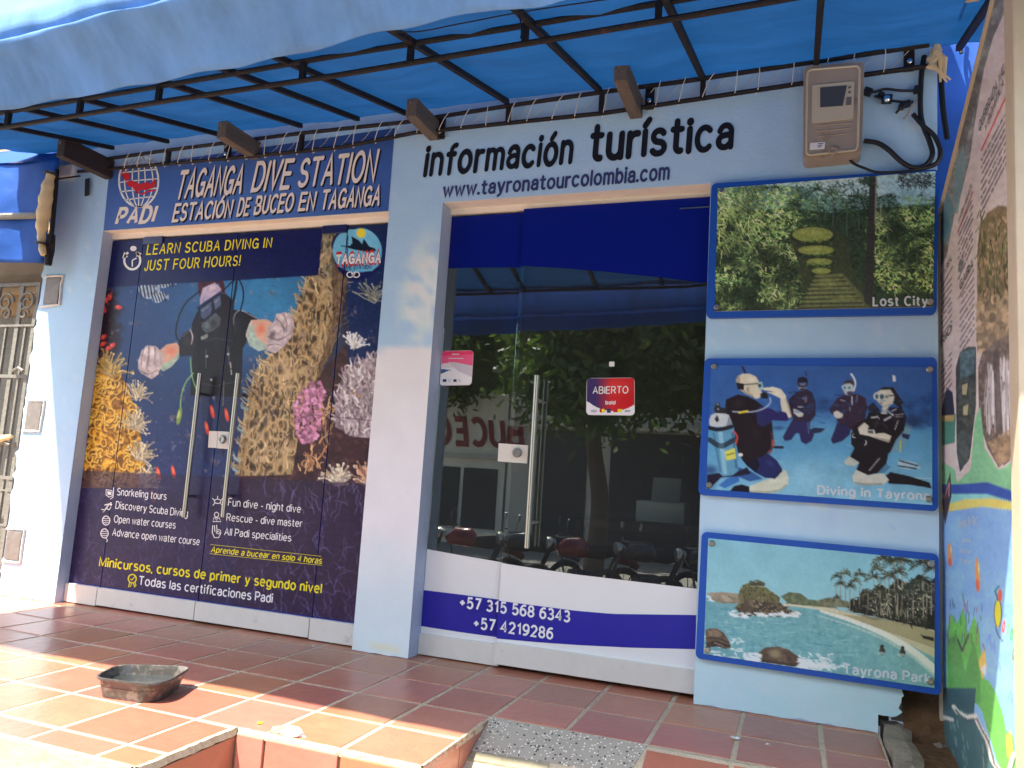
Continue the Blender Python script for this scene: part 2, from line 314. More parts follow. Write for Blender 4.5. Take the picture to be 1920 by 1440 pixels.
# a small stroke alphabet (cap height 1, x height .73): every letter is a few brush strokes
def _A(cx, cy, rx, ry, a0, a1, n=11): return [(cx+rx*math.cos(math.radians(a0+(a1-a0)*k/n)), cy+ry*math.sin(math.radians(a0+(a1-a0)*k/n))) for k in range(n+1)]
_E = lambda cx, cy, rx, ry: _A(cx, cy, rx, ry, 90, 450, 22)
_bw = lambda cx: _E(cx, .365, .25, .365)
GL = {
 'A': (.66, [[(0, 0), (.33, 1), (.66, 0)], [(.12, .34), (.54, .34)]]), 'B': (.6, [[(0, 0), (0, 1), (.30, 1)]+_A(.30, .76, .24, .24, 90, -90)+[(0, .52)], [(.30, .52)]+_A(.34, .26, .26, .26, 90, -90)+[(0, 0)]]),
 'C': (.66, [_A(.36, .5, .36, .5, 48, 312, 16)]), 'D': (.64, [[(0, 0), (0, 1), (.26, 1)]+_A(.28, .5, .36, .5, 90, -90, 14)+[(.0, 0)]]), 'E': (.52, [[(.52, 1), (0, 1), (0, 0), (.54, 0)], [(0, .52), (.47, .52)]]), 'F': (.5, [[(.5, 1), (0, 1), (0, 0)], [(0, .5), (.43, .5)]]),
 'G': (.71, [_A(.36, .5, .36, .5, 46, 330, 16), [(.42, .45), (.71, .45), (.71, .04)]]), 'H': (.6, [[(0, 0), (0, 1)], [(.6, 0), (.6, 1)], [(0, .52), (.6, .52)]]), 'I': (0, [[(0, 0), (0, 1)]]), 'J': (.36, [[(.36, 1), (.36, .26)]+_A(.18, .24, .18, .24, 0, -180)]),
 'L': (.48, [[(0, 1), (0, 0), (.5, 0)]]), 'M': (.74, [[(0, 0), (0, 1), (.37, .12), (.74, 1), (.74, 0)]]), 'N': (.6, [[(0, 0), (0, 1), (.6, 0), (.6, 1)]]), 'O': (.74, [_E(.37, .5, .37, .5)]), 'P': (.54, [[(0, 0), (0, 1), (.30, 1)]+_A(.30, .73, .25, .27, 90, -90)+[(0, .46)]]), 'Q': (.74, [_E(.37, .5, .37, .5), [(.45, .25), (.74, -.03)]]),
 'R': (.6, [[(0, 0), (0, 1), (.30, 1)]+_A(.30, .74, .26, .26, 90, -90)+[(0, .48)], [(.32, .48), (.6, 0)]]), 'S': (.56, [_A(.28, .75, .25, .25, 30, 270)+_A(.28, .25, .28, .25, 90, -150)[1:]]), 'T': (.62, [[(0, 1), (.62, 1)], [(.31, 1), (.31, 0)]]), 'U': (.58, [[(0, 1), (0, .3)]+_A(.29, .29, .29, .29, 180, 360)+[(.58, 1)]]), 'V': (.62, [[(0, 1), (.31, 0), (.62, 1)]]), 'Y': (.62, [[(0, 1), (.31, .46), (.62, 1)], [(.31, .46), (.31, 0)]]),
 '0': (.54, [_E(.27, .5, .27, .5)]), '1': (.34, [[(.04, .74), (.27, 1), (.27, 0)]]), '2': (.54, [_A(.27, .72, .26, .28, 170, -38)+[(.02, 0), (.55, 0)]]), '3': (.54, [_A(.26, .75, .23, .25, 155, -90)+_A(.26, .25, .28, .25, 90, -155)]), '4': (.58, [[(.42, 0), (.42, 1), (0, .29), (.58, .29)]]), '5': (.54, [[(.5, 1), (.1, 1), (.05, .53)]+_A(.26, .32, .28, .32, 120, -152)]),
 '6': (.54, [_E(.27, .31, .27, .31), _A(.40, .42, .40, .56, 68, 180)]), '7': (.52, [[(0, 1), (.52, 1), (.18, 0)]]), '8': (.54, [_E(.27, .755, .23, .245), _E(.27, .255, .27, .255)]), '9': (.54, [_E(.27, .69, .27, .31), _A(.14, .58, .40, .56, -112, 0)]),
 'a': (.47, [[(.03, .55)]+_A(.25, .52, .21, .21, 150, 0)+[(.46, 0)], [(.46, .41), (.27, .41)]+_A(.22, .20, .22, .20, 90, 270)+[(.30, .01), (.46, .15)]]), 'b': (.5, [[(0, 1), (0, 0)], _bw(.25)]), 'c': (.5, [_A(.27, .365, .27, .365, 46, 314, 15)]), 'd': (.5, [[(.5, 1), (.5, 0)], _bw(.25)]), 'e': (.54, [[(.02, .38), (.53, .38)]+_A(.27, .365, .265, .365, 4, 318, 16)]),
 'f': (.33, [_A(.33, .80, .18, .20, 80, 180)+[(.15, 0)], [(0, .69), (.33, .69)]]), 'g': (.5, [_bw(.25), [(.5, .73), (.5, -.06)]+_A(.25, -.06, .25, .22, 0, -155)]), 'h': (.46, [[(0, 1), (0, 0)], [(0, .42)]+_A(.23, .48, .23, .25, 180, 0)+[(.46, 0)]]), 'i': (0, [[(0, .73), (0, 0)], ('dot', 0, .97)]), 'k': (.46, [[(0, 1), (0, 0)], [(.44, .73), (0, .26)], [(.17, .43), (.46, 0)]]), 'l': (0, [[(0, 1), (0, 0)]]),
 'm': (.76, [[(0, .73), (0, 0)], [(0, .45)]+_A(.19, .51, .19, .22, 180, 0)+[(.38, 0)], [(.38, .45)]+_A(.57, .51, .19, .22, 180, 0)+[(.76, 0)]]), 'n': (.46, [[(0, .73), (0, 0)], [(0, .42)]+_A(.23, .48, .23, .25, 180, 0)+[(.46, 0)]]), 'o': (.54, [_E(.27, .365, .27, .365)]), 'p': (.5, [[(0, .73), (0, -.28)], _bw(.25)]), 'q': (.5, [[(.5, .73), (.5, -.28)], _bw(.25)]), 'r': (.27, [[(0, .73), (0, 0)], [(0, .40)]+_A(.25, .44, .25, .28, 180, 78)]),
 's': (.44, [_A(.22, .55, .20, .18, 30, 270)+_A(.22, .185, .23, .185, 90, -152)[1:]]), 't': (.33, [[(.14, .95), (.14, .17)]+_A(.29, .16, .15, .16, 180, 285), [(0, .70), (.33, .70)]]), 'u': (.46, [[(0, .73), (0, .25)]+_A(.23, .25, .23, .25, 180, 360), [(.46, .73), (.46, 0)]]), 'v': (.5, [[(0, .73), (.25, 0), (.5, .73)]]), 'w': (.72, [[(0, .73), (.18, 0), (.36, .68), (.54, 0), (.72, .73)]]), 'y': (.5, [[(0, .73), (.26, .02)], [(.5, .73), (.22, -.16), (.04, -.27)]]),
 '.': (0, [('dot', 0, .04)]), ',': (0, [[(0, .06), (-.06, -.14)]]), '-': (.3, [[(0, .34), (.3, .34)]]), '+': (.5, [[(0, .45), (.5, .45)], [(.25, .2), (.25, .7)]]), '!': (0, [[(0, 1), (0, .32)], ('dot', 0, .04)]), ' ': (.16, []),
}
GL['ó'] = (.54, GL['o'][1]+[[(.24, .92), (.38, 1.10)]]); GL['í'] = (0, [GL['i'][1][0], [(-.02, .92), (.12, 1.10)]]); GL['Ó'] = (.74, GL['O'][1]+[[(.34, 1.14), (.48, 1.30)]])
VZ = (1642., -10700.)
def stroke_mesh(P, w, cap):
    """outline a brush stroke as a strip; returns verts, faces (2D)"""
    P = [np.array(p, float) for p in P]; Q = [P[0]]
    for p in P[1:]:
        if np.linalg.norm(p-Q[-1]) > 1e-5: Q.append(p)
    P = Q; closed = np.linalg.norm(P[0]-P[-1]) < 1e-4 and len(P) > 3
    if closed: P = P[:-1]
    n = len(P); V = []; Fc = []
    for i in range(n):
        a = P[i-1] if (i or closed) else None; b = P[(i+1) % n] if (i < n-1 or closed) else None
        d1 = (P[i]-a)/np.linalg.norm(P[i]-a) if a is not None else None; d2 = (b-P[i])/np.linalg.norm(b-P[i]) if b is not None else None
        if d1 is None: d1 = d2
        if d2 is None: d2 = d1
        n1 = np.array([-d1[1], d1[0]]); n2 = np.array([-d2[1], d2[0]]); m = n1+n2; L_ = np.linalg.norm(m)
        if L_ < .5 or d1@d2 < .2:   # sharp corner: a blunt joint
            t = (d1-d2); t = t/(np.linalg.norm(t)+1e-9)
            s = 1 if (d1[0]*d2[1]-d1[1]*d2[0]) < 0 else -1
            mm = m/(L_+1e-9)*min(1.7, 2/(L_+1e-9)) if L_ > .2 else n1
            V += [P[i]+mm*w/2, P[i]-mm*w/2]
        else:
            mm = m/L_*(2/L_); V += [P[i]+mm*w/2, P[i]-mm*w/2]
    for i in range(n if closed else n-1): j = (i+1) % n; Fc.append((2*i, 2*i+1, 2*j+1, 2*j))
    if cap and not closed:
        for (p, q, ia, ib) in ((P[0], P[1], 0, 1), (P[-1], P[-2], 2*n-1, 2*n-2)):
            d = (p-q)/np.linalg.norm(p-q); nn = np.array([-d[1], d[0]]); k0 = len(V)
            for a in (30, 60, 90, 120, 150): t = math.radians(a); V.append(p-nn*math.cos(t)*w/2+d*math.sin(t)*w/2)
            Fc.append((ib if (V[ib]-p)@nn < 0 else ia,)+tuple(range(k0, k0+5))+(ia if (V[ib]-p)@nn < 0 else ib,))
    return V, Fc
def text(mb, s, bl, br, hL, hR, plane, bold=0., shear=0., mi=0, wob=0., spacing=1., nrm=(0, -1, 0), cap=None):
    """lettering whose ink runs on the baseline bl-br (photo pixels) with cap height hL..hR pixels, put on a plane"""
    wt = .125+bold*2.3; cap = (wob > 0) if cap is None else cap; x = 0; out = []; rr = random.Random(len(s)*7+int(bl[0]))
    for ch in s:
        W_, st = GL[ch]; jy = rr.uniform(-1, 1)*.022*wob; js = 1+rr.uniform(-1, 1)*.03*wob; k = 0
        for q in st:
            k += 1
            if q[0] == 'dot': V = [np.array([q[1]+wt*.64*math.cos(a*math.pi/8), q[2]+wt*.64*math.sin(a*math.pi/8)]) for a in range(16)]; Fc = [tuple(range(16))]
            else: V, Fc = stroke_mesh(q, wt*(1+rr.uniform(-.06, .06)*wob), cap)
            out.append(([np.array([x+v[0], v[1]*js+jy]) for v in V], Fc, k))
        x += W_+wt+(.085 if ch != ' ' else .06)*spacing
    xs = [v[0] for V, _, _ in out for v in V]; x0, x1 = min(xs), max(xs)
    bl = np.array(bl, float); br = np.array(br, float); W = np.linalg.norm(br-bl); al = (br-bl)/W; nrm = np.array(nrm, float)
    for V, Fc, k in out:
        R = []
        for vx, vy in V:
            u = (vx-x0)/(x1-x0); h = hL*(1-u)+hR*u; b = bl*(1-u)+br*u
            upv = np.array([VZ[0]-b[0], VZ[1]-b[1]]); upv /= np.linalg.norm(upv)
            R.append(np.asarray(plane(*(b+upv*h*vy+al*shear*h*vy)))+nrm*4e-5*k)
        mb.add(R, Fc, None, mi)
# ------------------------------------------------------------------ a small canvas to paint the printed pictures with (photo-pixel coordinates)
def vnoise(h, w, cell, seed):
    r = np.random.default_rng(seed); gh, gw = int(h/cell)+3, int(w/cell)+3; g = r.random((gh, gw))
    y = np.arange(h)/cell; x = np.arange(w)/cell; yi = y.astype(int); xi = x.astype(int)
    fy = (y-yi)[:, None]; fx = (x-xi)[None, :]; fy = fy*fy*(3-2*fy); fx = fx*fx*(3-2*fx)
    a = g[yi][:, xi]; b = g[yi][:, xi+1]; c = g[yi+1][:, xi]; d = g[yi+1][:, xi+1]
    return (a*(1-fx)+b*fx)*(1-fy)+(c*(1-fx)+d*fx)*fy
def fbm(h, w, cell, seed, o=4):
    s = np.zeros((h, w)); a = 1.; t = 0
    for k in range(o):
        if cell < 1: break
        s += a*vnoise(h, w, cell, seed+k*17); t += a; a *= .55; cell /= 2
    return s/t
def an2(h, w, cx, cy, seed):
    a = vnoise(h, max(4, int(w*cy/cx)), cy, seed); j = np.clip(np.arange(w)*cy/cx, 0, a.shape[1]-1.001); k = j.astype(int); f = j-k
    return a[:, k]*(1-f)+a[:, k+1]*f if a.shape[1] > k.max()+1 else a[:, k]
class Canvas:
    def __init__(s, x0, y0, x1, y1, base, ss=1.):
        s.x0, s.y0, s.s = x0, y0, ss; s.w = int((x1-x0)*ss); s.h = int((y1-y0)*ss)
        s.a = np.ones((s.h, s.w, 3))*np.array(base, float)
        s.X, s.Y = np.meshgrid(x0+(np.arange(s.w)+.5)/ss, y0+(np.arange(s.h)+.5)/ss)
    def n(s, cell, seed, o=4): return fbm(s.h, s.w, cell*s.s, seed, o)
    def blend(s, m, col):
        m = np.clip(m, 0, 1)[..., None]; s.a = s.a*(1-m)+m*np.asarray(col, float)
    def win(s, xa, ya, xb, yb):
        i0 = max(0, int((ya-s.y0)*s.s)-2); i1 = min(s.h, int((yb-s.y0)*s.s)+3); j0 = max(0, int((xa-s.x0)*s.s)-2); j1 = min(s.w, int((xb-s.x0)*s.s)+3)
        return (slice(i0, i1), slice(j0, j1)) if i1 > i0 and j1 > j0 else None
    def _put(s, W, m, col, al=1.):
        m = np.clip(m*al, 0, 1)[..., None]; s.a[W] = s.a[W]*(1-m)+m*np.asarray(col, float)
    def poly(s, pts, col, al=1., nz=0., seed=1):
        p = np.array(pts, float); W = s.win(p[:, 0].min(), p[:, 1].min(), p[:, 0].max(), p[:, 1].max())
        if W is None: return
        m = s.mask(pts, W)
        if nz: c = np.asarray(col, float)*(1+nz*(s.n(6, seed)[W]*2-1)[..., None]); m = (m*al)[..., None]; s.a[W] = s.a[W]*(1-m)+m*c
        else: s._put(W, m, col, al)
    def mask(s, pts, W=None):
        if W is None: W = (slice(0, s.h), slice(0, s.w))
        X = s.X[W]; Y = s.Y[W]; acc = np.zeros(X.shape); q = .25/s.s
        for ox, oy in ((-q, -q), (q, -q), (-q, q), (q, q)):
            ins = np.zeros(X.shape, bool); n = len(pts)
            for i in range(n):
                xa, ya = pts[i]; xb, yb = pts[(i+1) % n]
                if ya == yb: continue
                c = ((ya > Y+oy) != (yb > Y+oy)); ins ^= c & (X+ox < (xb-xa)*(Y+oy-ya)/(yb-ya)+xa)
            acc += ins
        return acc/4
    def ell(s, cx, cy, rx, ry, col, rot=0., al=1., soft=0.):
        R = max(rx, ry)+2; W = s.win(cx-R, cy-R, cx+R, cy+R)
        if W is None: return
        dx = s.X[W]-cx; dy = s.Y[W]-cy; c, q = math.cos(rot), math.sin(rot); u = (dx*c+dy*q)/rx; v = (-dx*q+dy*c)/ry
        d = np.sqrt(u*u+v*v); k = soft if soft else 1./(min(rx, ry)*s.s+1e-6)
        s._put(W, np.clip((1-d)/k+.5*(not soft), 0, 1), col, al)
    def line(s, pts, w, col, w2=None, al=1.):
        w2 = w if w2 is None else w2; n = len(pts)-1
        for i in range(n):
            (xa, ya), (xb, yb) = pts[i], pts[i+1]; wa = w+(w2-w)*i/n; wb = w+(w2-w)*(i+1)/n; R = max(wa, wb)/2+1.5
            W = s.win(min(xa, xb)-R, min(ya, yb)-R, max(xa, xb)+R, max(ya, yb)+R)
            if W is None: continue
            dx, dy = xb-xa, yb-ya; LL = dx*dx+dy*dy+1e-9; t = np.clip(((s.X[W]-xa)*dx+(s.Y[W]-ya)*dy)/LL, 0, 1)
            d = np.hypot(s.X[W]-xa-t*dx, s.Y[W]-ya-t*dy); s._put(W, np.clip((wa+(wb-wa)*t)/2*s.s-d*s.s+.5, 0, 1), col, al)
    def ramp(s, m, t, stops):
        t = np.clip(t, 0, 1); xs = [q[0] for q in stops]; c = np.stack([np.interp(t, xs, [q[1][i] for q in stops]) for i in range(3)], -1)
        m = np.clip(m, 0, 1)[..., None]; s.a = s.a*(1-m)+m*c
    def blur(s, k=1):
        for _ in range(k):
            a = np.pad(s.a, ((1, 1), (1, 1), (0, 0)), 'edge'); a = (a[:-2]+2*a[1:-1]+a[2:])/4; s.a = (a[:, :-2]+2*a[:, 1:-1]+a[:, 2:])/4
    def grain(s, amp, cell, seed, mask=1., o=3):
        m = (s.n(cell, seed, o)-.5)*2*amp; s.a = np.clip(s.a*(1+(m*mask)[..., None]), 0, 255)
    def at(s, px, py):
        x = np.clip((px-s.x0)*s.s-.5, 0, s.w-1.001); y = np.clip((py-s.y0)*s.s-.5, 0, s.h-1.001)
        xi = x.astype(int); yi = y.astype(int); fx = (x-xi)[:, None]; fy = (y-yi)[:, None]; A = s.a
        xj = np.minimum(xi+1, s.w-1); yj = np.minimum(yi+1, s.h-1)
        return (A[yi, xi]*(1-fx)+A[yi, xj]*fx)*(1-fy)+(A[yj, xi]*(1-fx)+A[yj, xj]*fx)*fy

def grid_pts(P00, P10, P11, P01, nu, nv):
    u, v = np.meshgrid(np.linspace(0, 1, nu+1), np.linspace(0, 1, nv+1)); u = u.ravel()[:, None]; v = v.ravel()[:, None]
    P00, P10, P11, P01 = [np.asarray(p, float) for p in (P00, P10, P11, P01)]
    pts = (P00*(1-u)+P10*u)*(1-v)+(P01*(1-u)+P11*u)*v
    i, j = np.meshgrid(np.arange(nv), np.arange(nu), indexing='ij'); a = (i*(nu+1)+j).ravel()
    return pts, np.stack([a, a+1, a+nu+2, a+nu+1], 1)
def quick(name, pts, faces, m, parent, col=None, smooth=False):
    me = bpy.data.meshes.new(name); me.vertices.add(len(pts)); me.vertices.foreach_set('co', np.asarray(pts, np.float32).ravel())
    k = faces.shape[1]
    me.loops.add(len(faces)*k); me.loops.foreach_set('vertex_index', faces.astype(np.int32).ravel())
    me.polygons.add(len(faces)); me.polygons.foreach_set('loop_start', np.arange(0, len(faces)*k, k, dtype=np.int32))
    me.update(calc_edges=True); me.validate(); me.materials.append(m)
    if smooth: me.polygons.foreach_set('use_smooth', [True]*len(me.polygons))
    if col is not None:
        a = me.color_attributes.new('Col', 'FLOAT_COLOR', 'POINT'); c = np.ones((len(pts), 4), np.float32); c[:, :3] = col; a.data.foreach_set('color', c.ravel())
    o = bpy.data.objects.new(name, me); COL.objects.link(o)
    if parent is not None:
        o.parent = parent; o.matrix_parent_inverse = parent_inv(parent)
    return o
def printed(name, cv, P00, P10, P11, P01, step, m, parent, gain=1.):   # a flat print: fine mesh whose vertices carry the picture's ink
    nu = max(2, int(np.linalg.norm(np.subtract(P10, P00))/step)); nv = max(2, int(np.linalg.norm(np.subtract(P01, P00))/step))
    pts, fc = grid_pts(P00, P10, P11, P01, nu, nv); px, py = to_px(pts)
    return quick(name, pts, fc, m, parent, np.clip(lin(cv.at(px, py))*gain, 0, .9))
# ================================================================== GROUND
XS_L, XS_R = -4.67, 0.545
TX, TY, TS = -1.392, -0.338, 0.30
def tile_col():
    b = np.array(L(184, 118, 94))*RNG.uniform(.8, 1.15)
    return b*np.array([1, RNG.uniform(.9, 1.08), RNG.uniform(.85, 1.12)])
def tile_slab(mb, x0, y0, x1, y1, tf=None, th=.012):
    g = .0078; x0 += g; y0 += g; x1 -= g; y1 -= g
    j = RNG.uniform(-.0012, .0012, 4); b = .004; c = tile_col()
    tx, ty = RNG.uniform(-.002, .002, 2)
    rim = [(x0, y0, j[0]), (x1, y0, j[1]), (x1, y1, j[2]), (x0, y1, j[3])]; top = [(x0+b, y0+b, j[0]), (x1-b, y0+b, j[1]), (x1-b, y1-b, j[2]), (x0+b, y1-b, j[3])]
    V = [(x+tx, y+ty, -th) for x, y, z in rim]+[(x+tx, y+ty, z-.003) for x, y, z in rim]+[(x+tx, y+ty, z) for x, y, z in top]
    if tf: V = [tf(*p) for p in V]
    mb.add(V, [(8, 9, 10, 11)]+[(i, (i+1) % 4, (i+1) % 4+4, i+4) for i in range(4)]+[(i+4, (i+1) % 4+4, (i+1) % 4+8, i+8) for i in range(4)], c)
ramp_tf = lambda x, y, z: (x, y, z+RAMP_K*(y-RAMP_Y))
tiles = MB(); base = MB()
for r in range(-2, 6):
    yt = TY-TS*(r-0) if False else TY-TS*(r-1); yb = yt-TS      # row r runs from yt (near the shop) to yb
    for c in range(-13, 7):
        x0 = TX+TS*(c-0); x1 = x0+TS
        if x0 > .30: continue
        x1 = min(x1, .33)
        top = min(yt, .20)
        if yb >= .16: continue
        if x0 >= -1.15:                                   # right bay: level down to the ramp
            if yb > -.95+.3: tile_slab(tiles, x0, yb, x1, top)
        elif x0 >= -1.85:                                  # middle bay ends at the step
            if yb > -1.26: tile_slab(tiles, x0, max(yb, -1.235), x1, top)
        elif yb > -1.9:
            lo = max(yb, -1.668)
            if top < -1.2: x1 = min(x1, -1.822)
            if top-lo > .05 and x1-x0 > .03: tile_slab(tiles, x0, lo, x1, top)
# ramp tiles and the terrazzo slab set in it
for c in range(1, 7):
    x0 = TX+TS*c
    if x0 > .3: break
    for k in range(0, 3):
        yt = RAMP_Y-.005-TS*k; yb = yt-TS
        if x0 < -.5:
            if k == 0: continue
        tile_slab(tiles, x0, yb, min(x0+TS, .33), yt, ramp_tf)
# step risers
def riser(mb, x0, x1, z0, z1, y):
    c = tile_col(); g = .006; mb.box(((x0+x1)/2, y-.004, (z0+z1)/2), (x1-x0-2*g, .014, z1-z0-2*g), None, .003, c)
for a, b in ((-1.80, -1.68), (-1.68, -1.385), (-1.385, -1.098)): riser(tiles, a, b, -.30, -.008, -1.243)
c0 = tile_col()
for y0, y1 in ((-1.66, -1.24),): tiles.box((-1.812, (y0+y1)/2, -.16), (.014, .41, .27), None, .003, tile_col())
for y0, y1 in ((-1.225, -.95), (-.945, -.67)):
    za = RAMP_K*(y0-RAMP_Y); zb = RAMP_K*(y1-RAMP_Y)
    tiles.prism([(-1.098, y0, za-.05), (-1.098, y1, zb-.05), (-1.098, y1, -.006), (-1.098, y0, -.006)], (.010, 0, 0), 0, tile_col())
floor_tiles = tiles.build('floor', M['terracotta'], usecol=True); struct(floor_tiles)
# mortar bed under the tiles, as solid blocks
base.box2((-8.2, -1.675, -.6), (-1.82, .35, -.0022)); base.box2((-1.82, -1.236, -.6), (-1.097, .35, -.0024)); base.box2((-1.097, RAMP_Y, -.6), (.33, .35, -.0026))
bed = base.build('floor_mortar_bed', M['grout']); struct(bed)
rb = MB(); rb.prism([ramp_tf(-1.096, RAMP_Y, -.003), ramp_tf(.33, RAMP_Y, -.003), ramp_tf(.33, -1.7, -.003), ramp_tf(-1.096, -1.7, -.003)], (0, 0, -.5))
struct(rb.build('ramp', M['grout']))
gq = [(917, 1346), (1213, 1397), (1178, 1452), (880, 1407)]
gs = MB(); gp = [on_ramp(*p)+np.array([0, 0, .002]) for p in gq]; gs.prism(gp[::-1], (0, 0, -.012)); gs = gs.build('ramp_terrazzo', M['granite']); struct(gs)
ws = MB(); ws.prism([on_ramp(*p)+np.array([0, 0, .004]) for p in [(887, 1411), (1030, 1434), (1024, 1452), (872, 1424)]][::-1], (0, 0, -.01)); struct(ws.build('ramp_white_band', M['white_kerb']))
# worn mortar lips along the edges of the step (irregular)
lip = MB()
def lipstrip(a, b, w, h, n, seed):
    r = np.random.default_rng(seed); a = np.array(a, float); b = np.array(b, float); d = (b-a)/np.linalg.norm(b-a); nn = np.array([-d[1], d[0], 0]); P = []
    for i in range(n+1):
        q = a+(b-a)*i/n; ww = w*r.uniform(.55, 1.2); hh = h*r.uniform(.5, 1.4); P.append([q+nn*ww*.5+[0, 0, -.012], q+nn*ww*.3+[0, 0, hh], q-nn*ww*.3+[0, 0, hh*.9], q-nn*ww*.5+[0, 0, -.02]])
    V = [p for s in P for p in s]; lip.add(V, [(4*i+k, 4*i+k+1, 4*i+k+5, 4*i+k+4) for i in range(n) for k in range(3)])
lipstrip((-1.815, -1.67, 0), (-1.815, -1.235, 0), .03, .003, 24, 1)
lipstrip((-1.80, -1.236, 0), (-1.095, -1.236, 0), .022, .002, 40, 2)
lipstrip((-1.094, -1.23, 0), (-1.094, -.68, 0), .016, .002, 40, 3)
lipstrip((-8.0, -1.674, 0), (-1.83, -1.674, 0), .02, .003, 160, 4)
struct(lip.build('step_mortar', M['grout'], smooth=True))
kb = MB()
N_ = 90; V = []
for i in range(N_+1):
    x = -8.0+(6.14)*i/N_; w = .012*math.sin(i*1.3)+RNG.uniform(-.008, .008)
    V += [(x, -1.685+w*.3, -.02), (x, -1.69+w, -.004), (x, -1.84, -.010+w*.3), (x, -1.87, -.55)]
kb.add(V, [(4*i+k, 4*i+4+k, 4*i+5+k, 4*i+1+k) for i in range(N_) for k in range(3)])
struct(kb.build('kerb', M['white_kerb'], smooth=True))
# right side: broken kerb stone and bare dirt
cb = MB(); V = []
n = 16
for i in range(n+1):
    t = i/n; y = .12-1.7*t; w = RNG.uniform(-.012, .012); z = .03-.02*t+RNG.uniform(-.008, .008)-(.42*max(0, -.66-y))
    V += [(.335+w, y, z-.4), (.338+w, y, z), (.40+RNG.uniform(-.01, .01), y, z+RNG.uniform(-.006, .006)), (.437+w, y, z-.01), (.445+w, y, z-.4)]
cb.add(V, [(5*i+k, 5*i+5+k, 5*i+6+k, 5*i+1+k) for i in range(n) for k in range(4)]+[(0, 1, 2, 3, 4)])
struct(cb.build('kerb_stone', M['concrete'], smooth=False))
pts, fc = grid_pts((.42, .6, 0), (1.9, .6, 0), (1.9, -1.9, 0), (.42, -1.9, 0), 60, 100)
pts[:, 2] = -.035+.05*fbm(101, 61, 14, 5).ravel()+.42*np.clip((pts[:, 1]-.01)/.25, 0, 1)-.35*np.clip(-.7-pts[:, 1], 0, 1)
struct(quick('dirt', pts, fc, M['dirt'], None, smooth=True))
pts, fc = grid_pts((-60, -60, -.56), (60, -60, -.56), (60, 40, -.56), (-60, 40, -.56), 40, 40)
struct(quick('street', pts, fc, M['asphalt'], None))

# ================================================================== SHOP BUILDING
shop = thing('shop_building', 'pale blue dive shop with painted signs, two glass entrances and terracotta forecourt', 'building', (-2, 0, 0))
D1 = (-4.19, -2.113, 2.327); D2 = (-1.791, -.401, 2.355)     # the two openings: x0, x1, top
GY = .078                                                    # front of the glass
TOPZ = 3.25
# front paint, kept as one colour sheet measured off the wall: (pixel canvas of the facade)
cv = Canvas(-60, -60, 1800, 1460, (148, 178, 208), .5)
nz = cv.n(120, 3); cv.a *= (1+.05*(nz-.5))[..., None]
low = np.clip((cv.Y-760)/420, 0, 1)  # both wall ends paler towards the foot: ground bounce put into the colour
cv.blend(low*.55*(cv.X > 1290), (188, 208, 222)); cv.blend(low*.6*(cv.X < 230), (176, 194, 222))
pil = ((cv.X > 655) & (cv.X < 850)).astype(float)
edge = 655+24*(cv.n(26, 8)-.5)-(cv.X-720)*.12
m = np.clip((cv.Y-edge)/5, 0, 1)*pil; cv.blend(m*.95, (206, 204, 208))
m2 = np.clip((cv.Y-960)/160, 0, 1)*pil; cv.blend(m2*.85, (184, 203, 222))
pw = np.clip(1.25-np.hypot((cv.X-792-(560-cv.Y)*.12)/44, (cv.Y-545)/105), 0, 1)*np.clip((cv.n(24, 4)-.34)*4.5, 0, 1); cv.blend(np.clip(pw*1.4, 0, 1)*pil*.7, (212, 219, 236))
st = cv.n(60, 12); cv.blend(np.clip((st-.6)*3, 0, 1)*.25, (150, 160, 190))
cv.blend(np.clip((cv.n(9, 14)-.70)*9, 0, 1)*.35, (196, 200, 206))
cv.blend(np.clip((cv.Y-1270)/60, 0, 1)*np.clip((cv.n(30, 21)-.45)*6, 0, 1)*(cv.X > 1290)*.6, (160, 196, 220))
sp = np.clip(1-np.abs(cv.Y-(1206+(cv.X-663)*.17))/10, 0, 1)*pil*np.clip((cv.n(14, 31)-.3)*3, 0, 1); cv.blend(sp*.8, (196, 190, 150))
for _ in range(26):
    x, y = RNG.uniform(1320, 1750), RNG.uniform(600, 990); cv.ell(x, y, RNG.uniform(1, 3), RNG.uniform(1, 2), (140, 150, 178), al=.6)
def plaster_rect(x0, x1, z0, z1, V, Fc, step=.035, skip=None):
    P, f = grid_pts((x0, 0, z1), (x1, 0, z1), (x1, 0, z0), (x0, 0, z0), max(1, int((x1-x0)/step)), max(1, int((z1-z0)/step)))
    if skip is not None:
        c = P[f].mean(1); f = f[~skip(c)]
    n = sum(len(v) for v in V); V.append(P); Fc.append(f+n)
V, Fc = [], []
plaster_rect(XS_L, D1[0], 0, TOPZ, V, Fc); plaster_rect(D1[0], D1[1], D1[2], TOPZ, V, Fc); plaster_rect(D1[1], D2[0], 0, TOPZ, V, Fc)
plaster_rect(D2[0], D2[1], D2[2], TOPZ, V, Fc); plaster_rect(D2[1], .325, 0, TOPZ, V, Fc); plaster_rect(.325, .408, .075, TOPZ, V, Fc, .014); plaster_rect(.408, XS_R, .19, TOPZ, V, Fc)
P = np.concatenate(V); f = np.concatenate(Fc)
r_ = np.random.default_rng(3)
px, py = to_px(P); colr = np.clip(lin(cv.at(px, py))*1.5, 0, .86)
low_edge = (P[:, 2] < .001); P[low_edge, 2] += np.abs(r_.normal(0, .004, low_edge.sum()))
lw = (P[:, 0] < XS_L+.001); P[lw, 0] += r_.normal(0, .010, lw.sum())
jag = (P[:, 0] > .324) & (P[:, 0] < .409) & (P[:, 2] < .19); P[jag, 2] += r_.normal(0, .005, jag.sum()); P[jag & (P[:, 0] > .405), 0] += r_.normal(0, .006, (jag & (P[:, 0] > .405)).sum())
wall = quick('wall', P, f, M['plaster'], shop, colr)
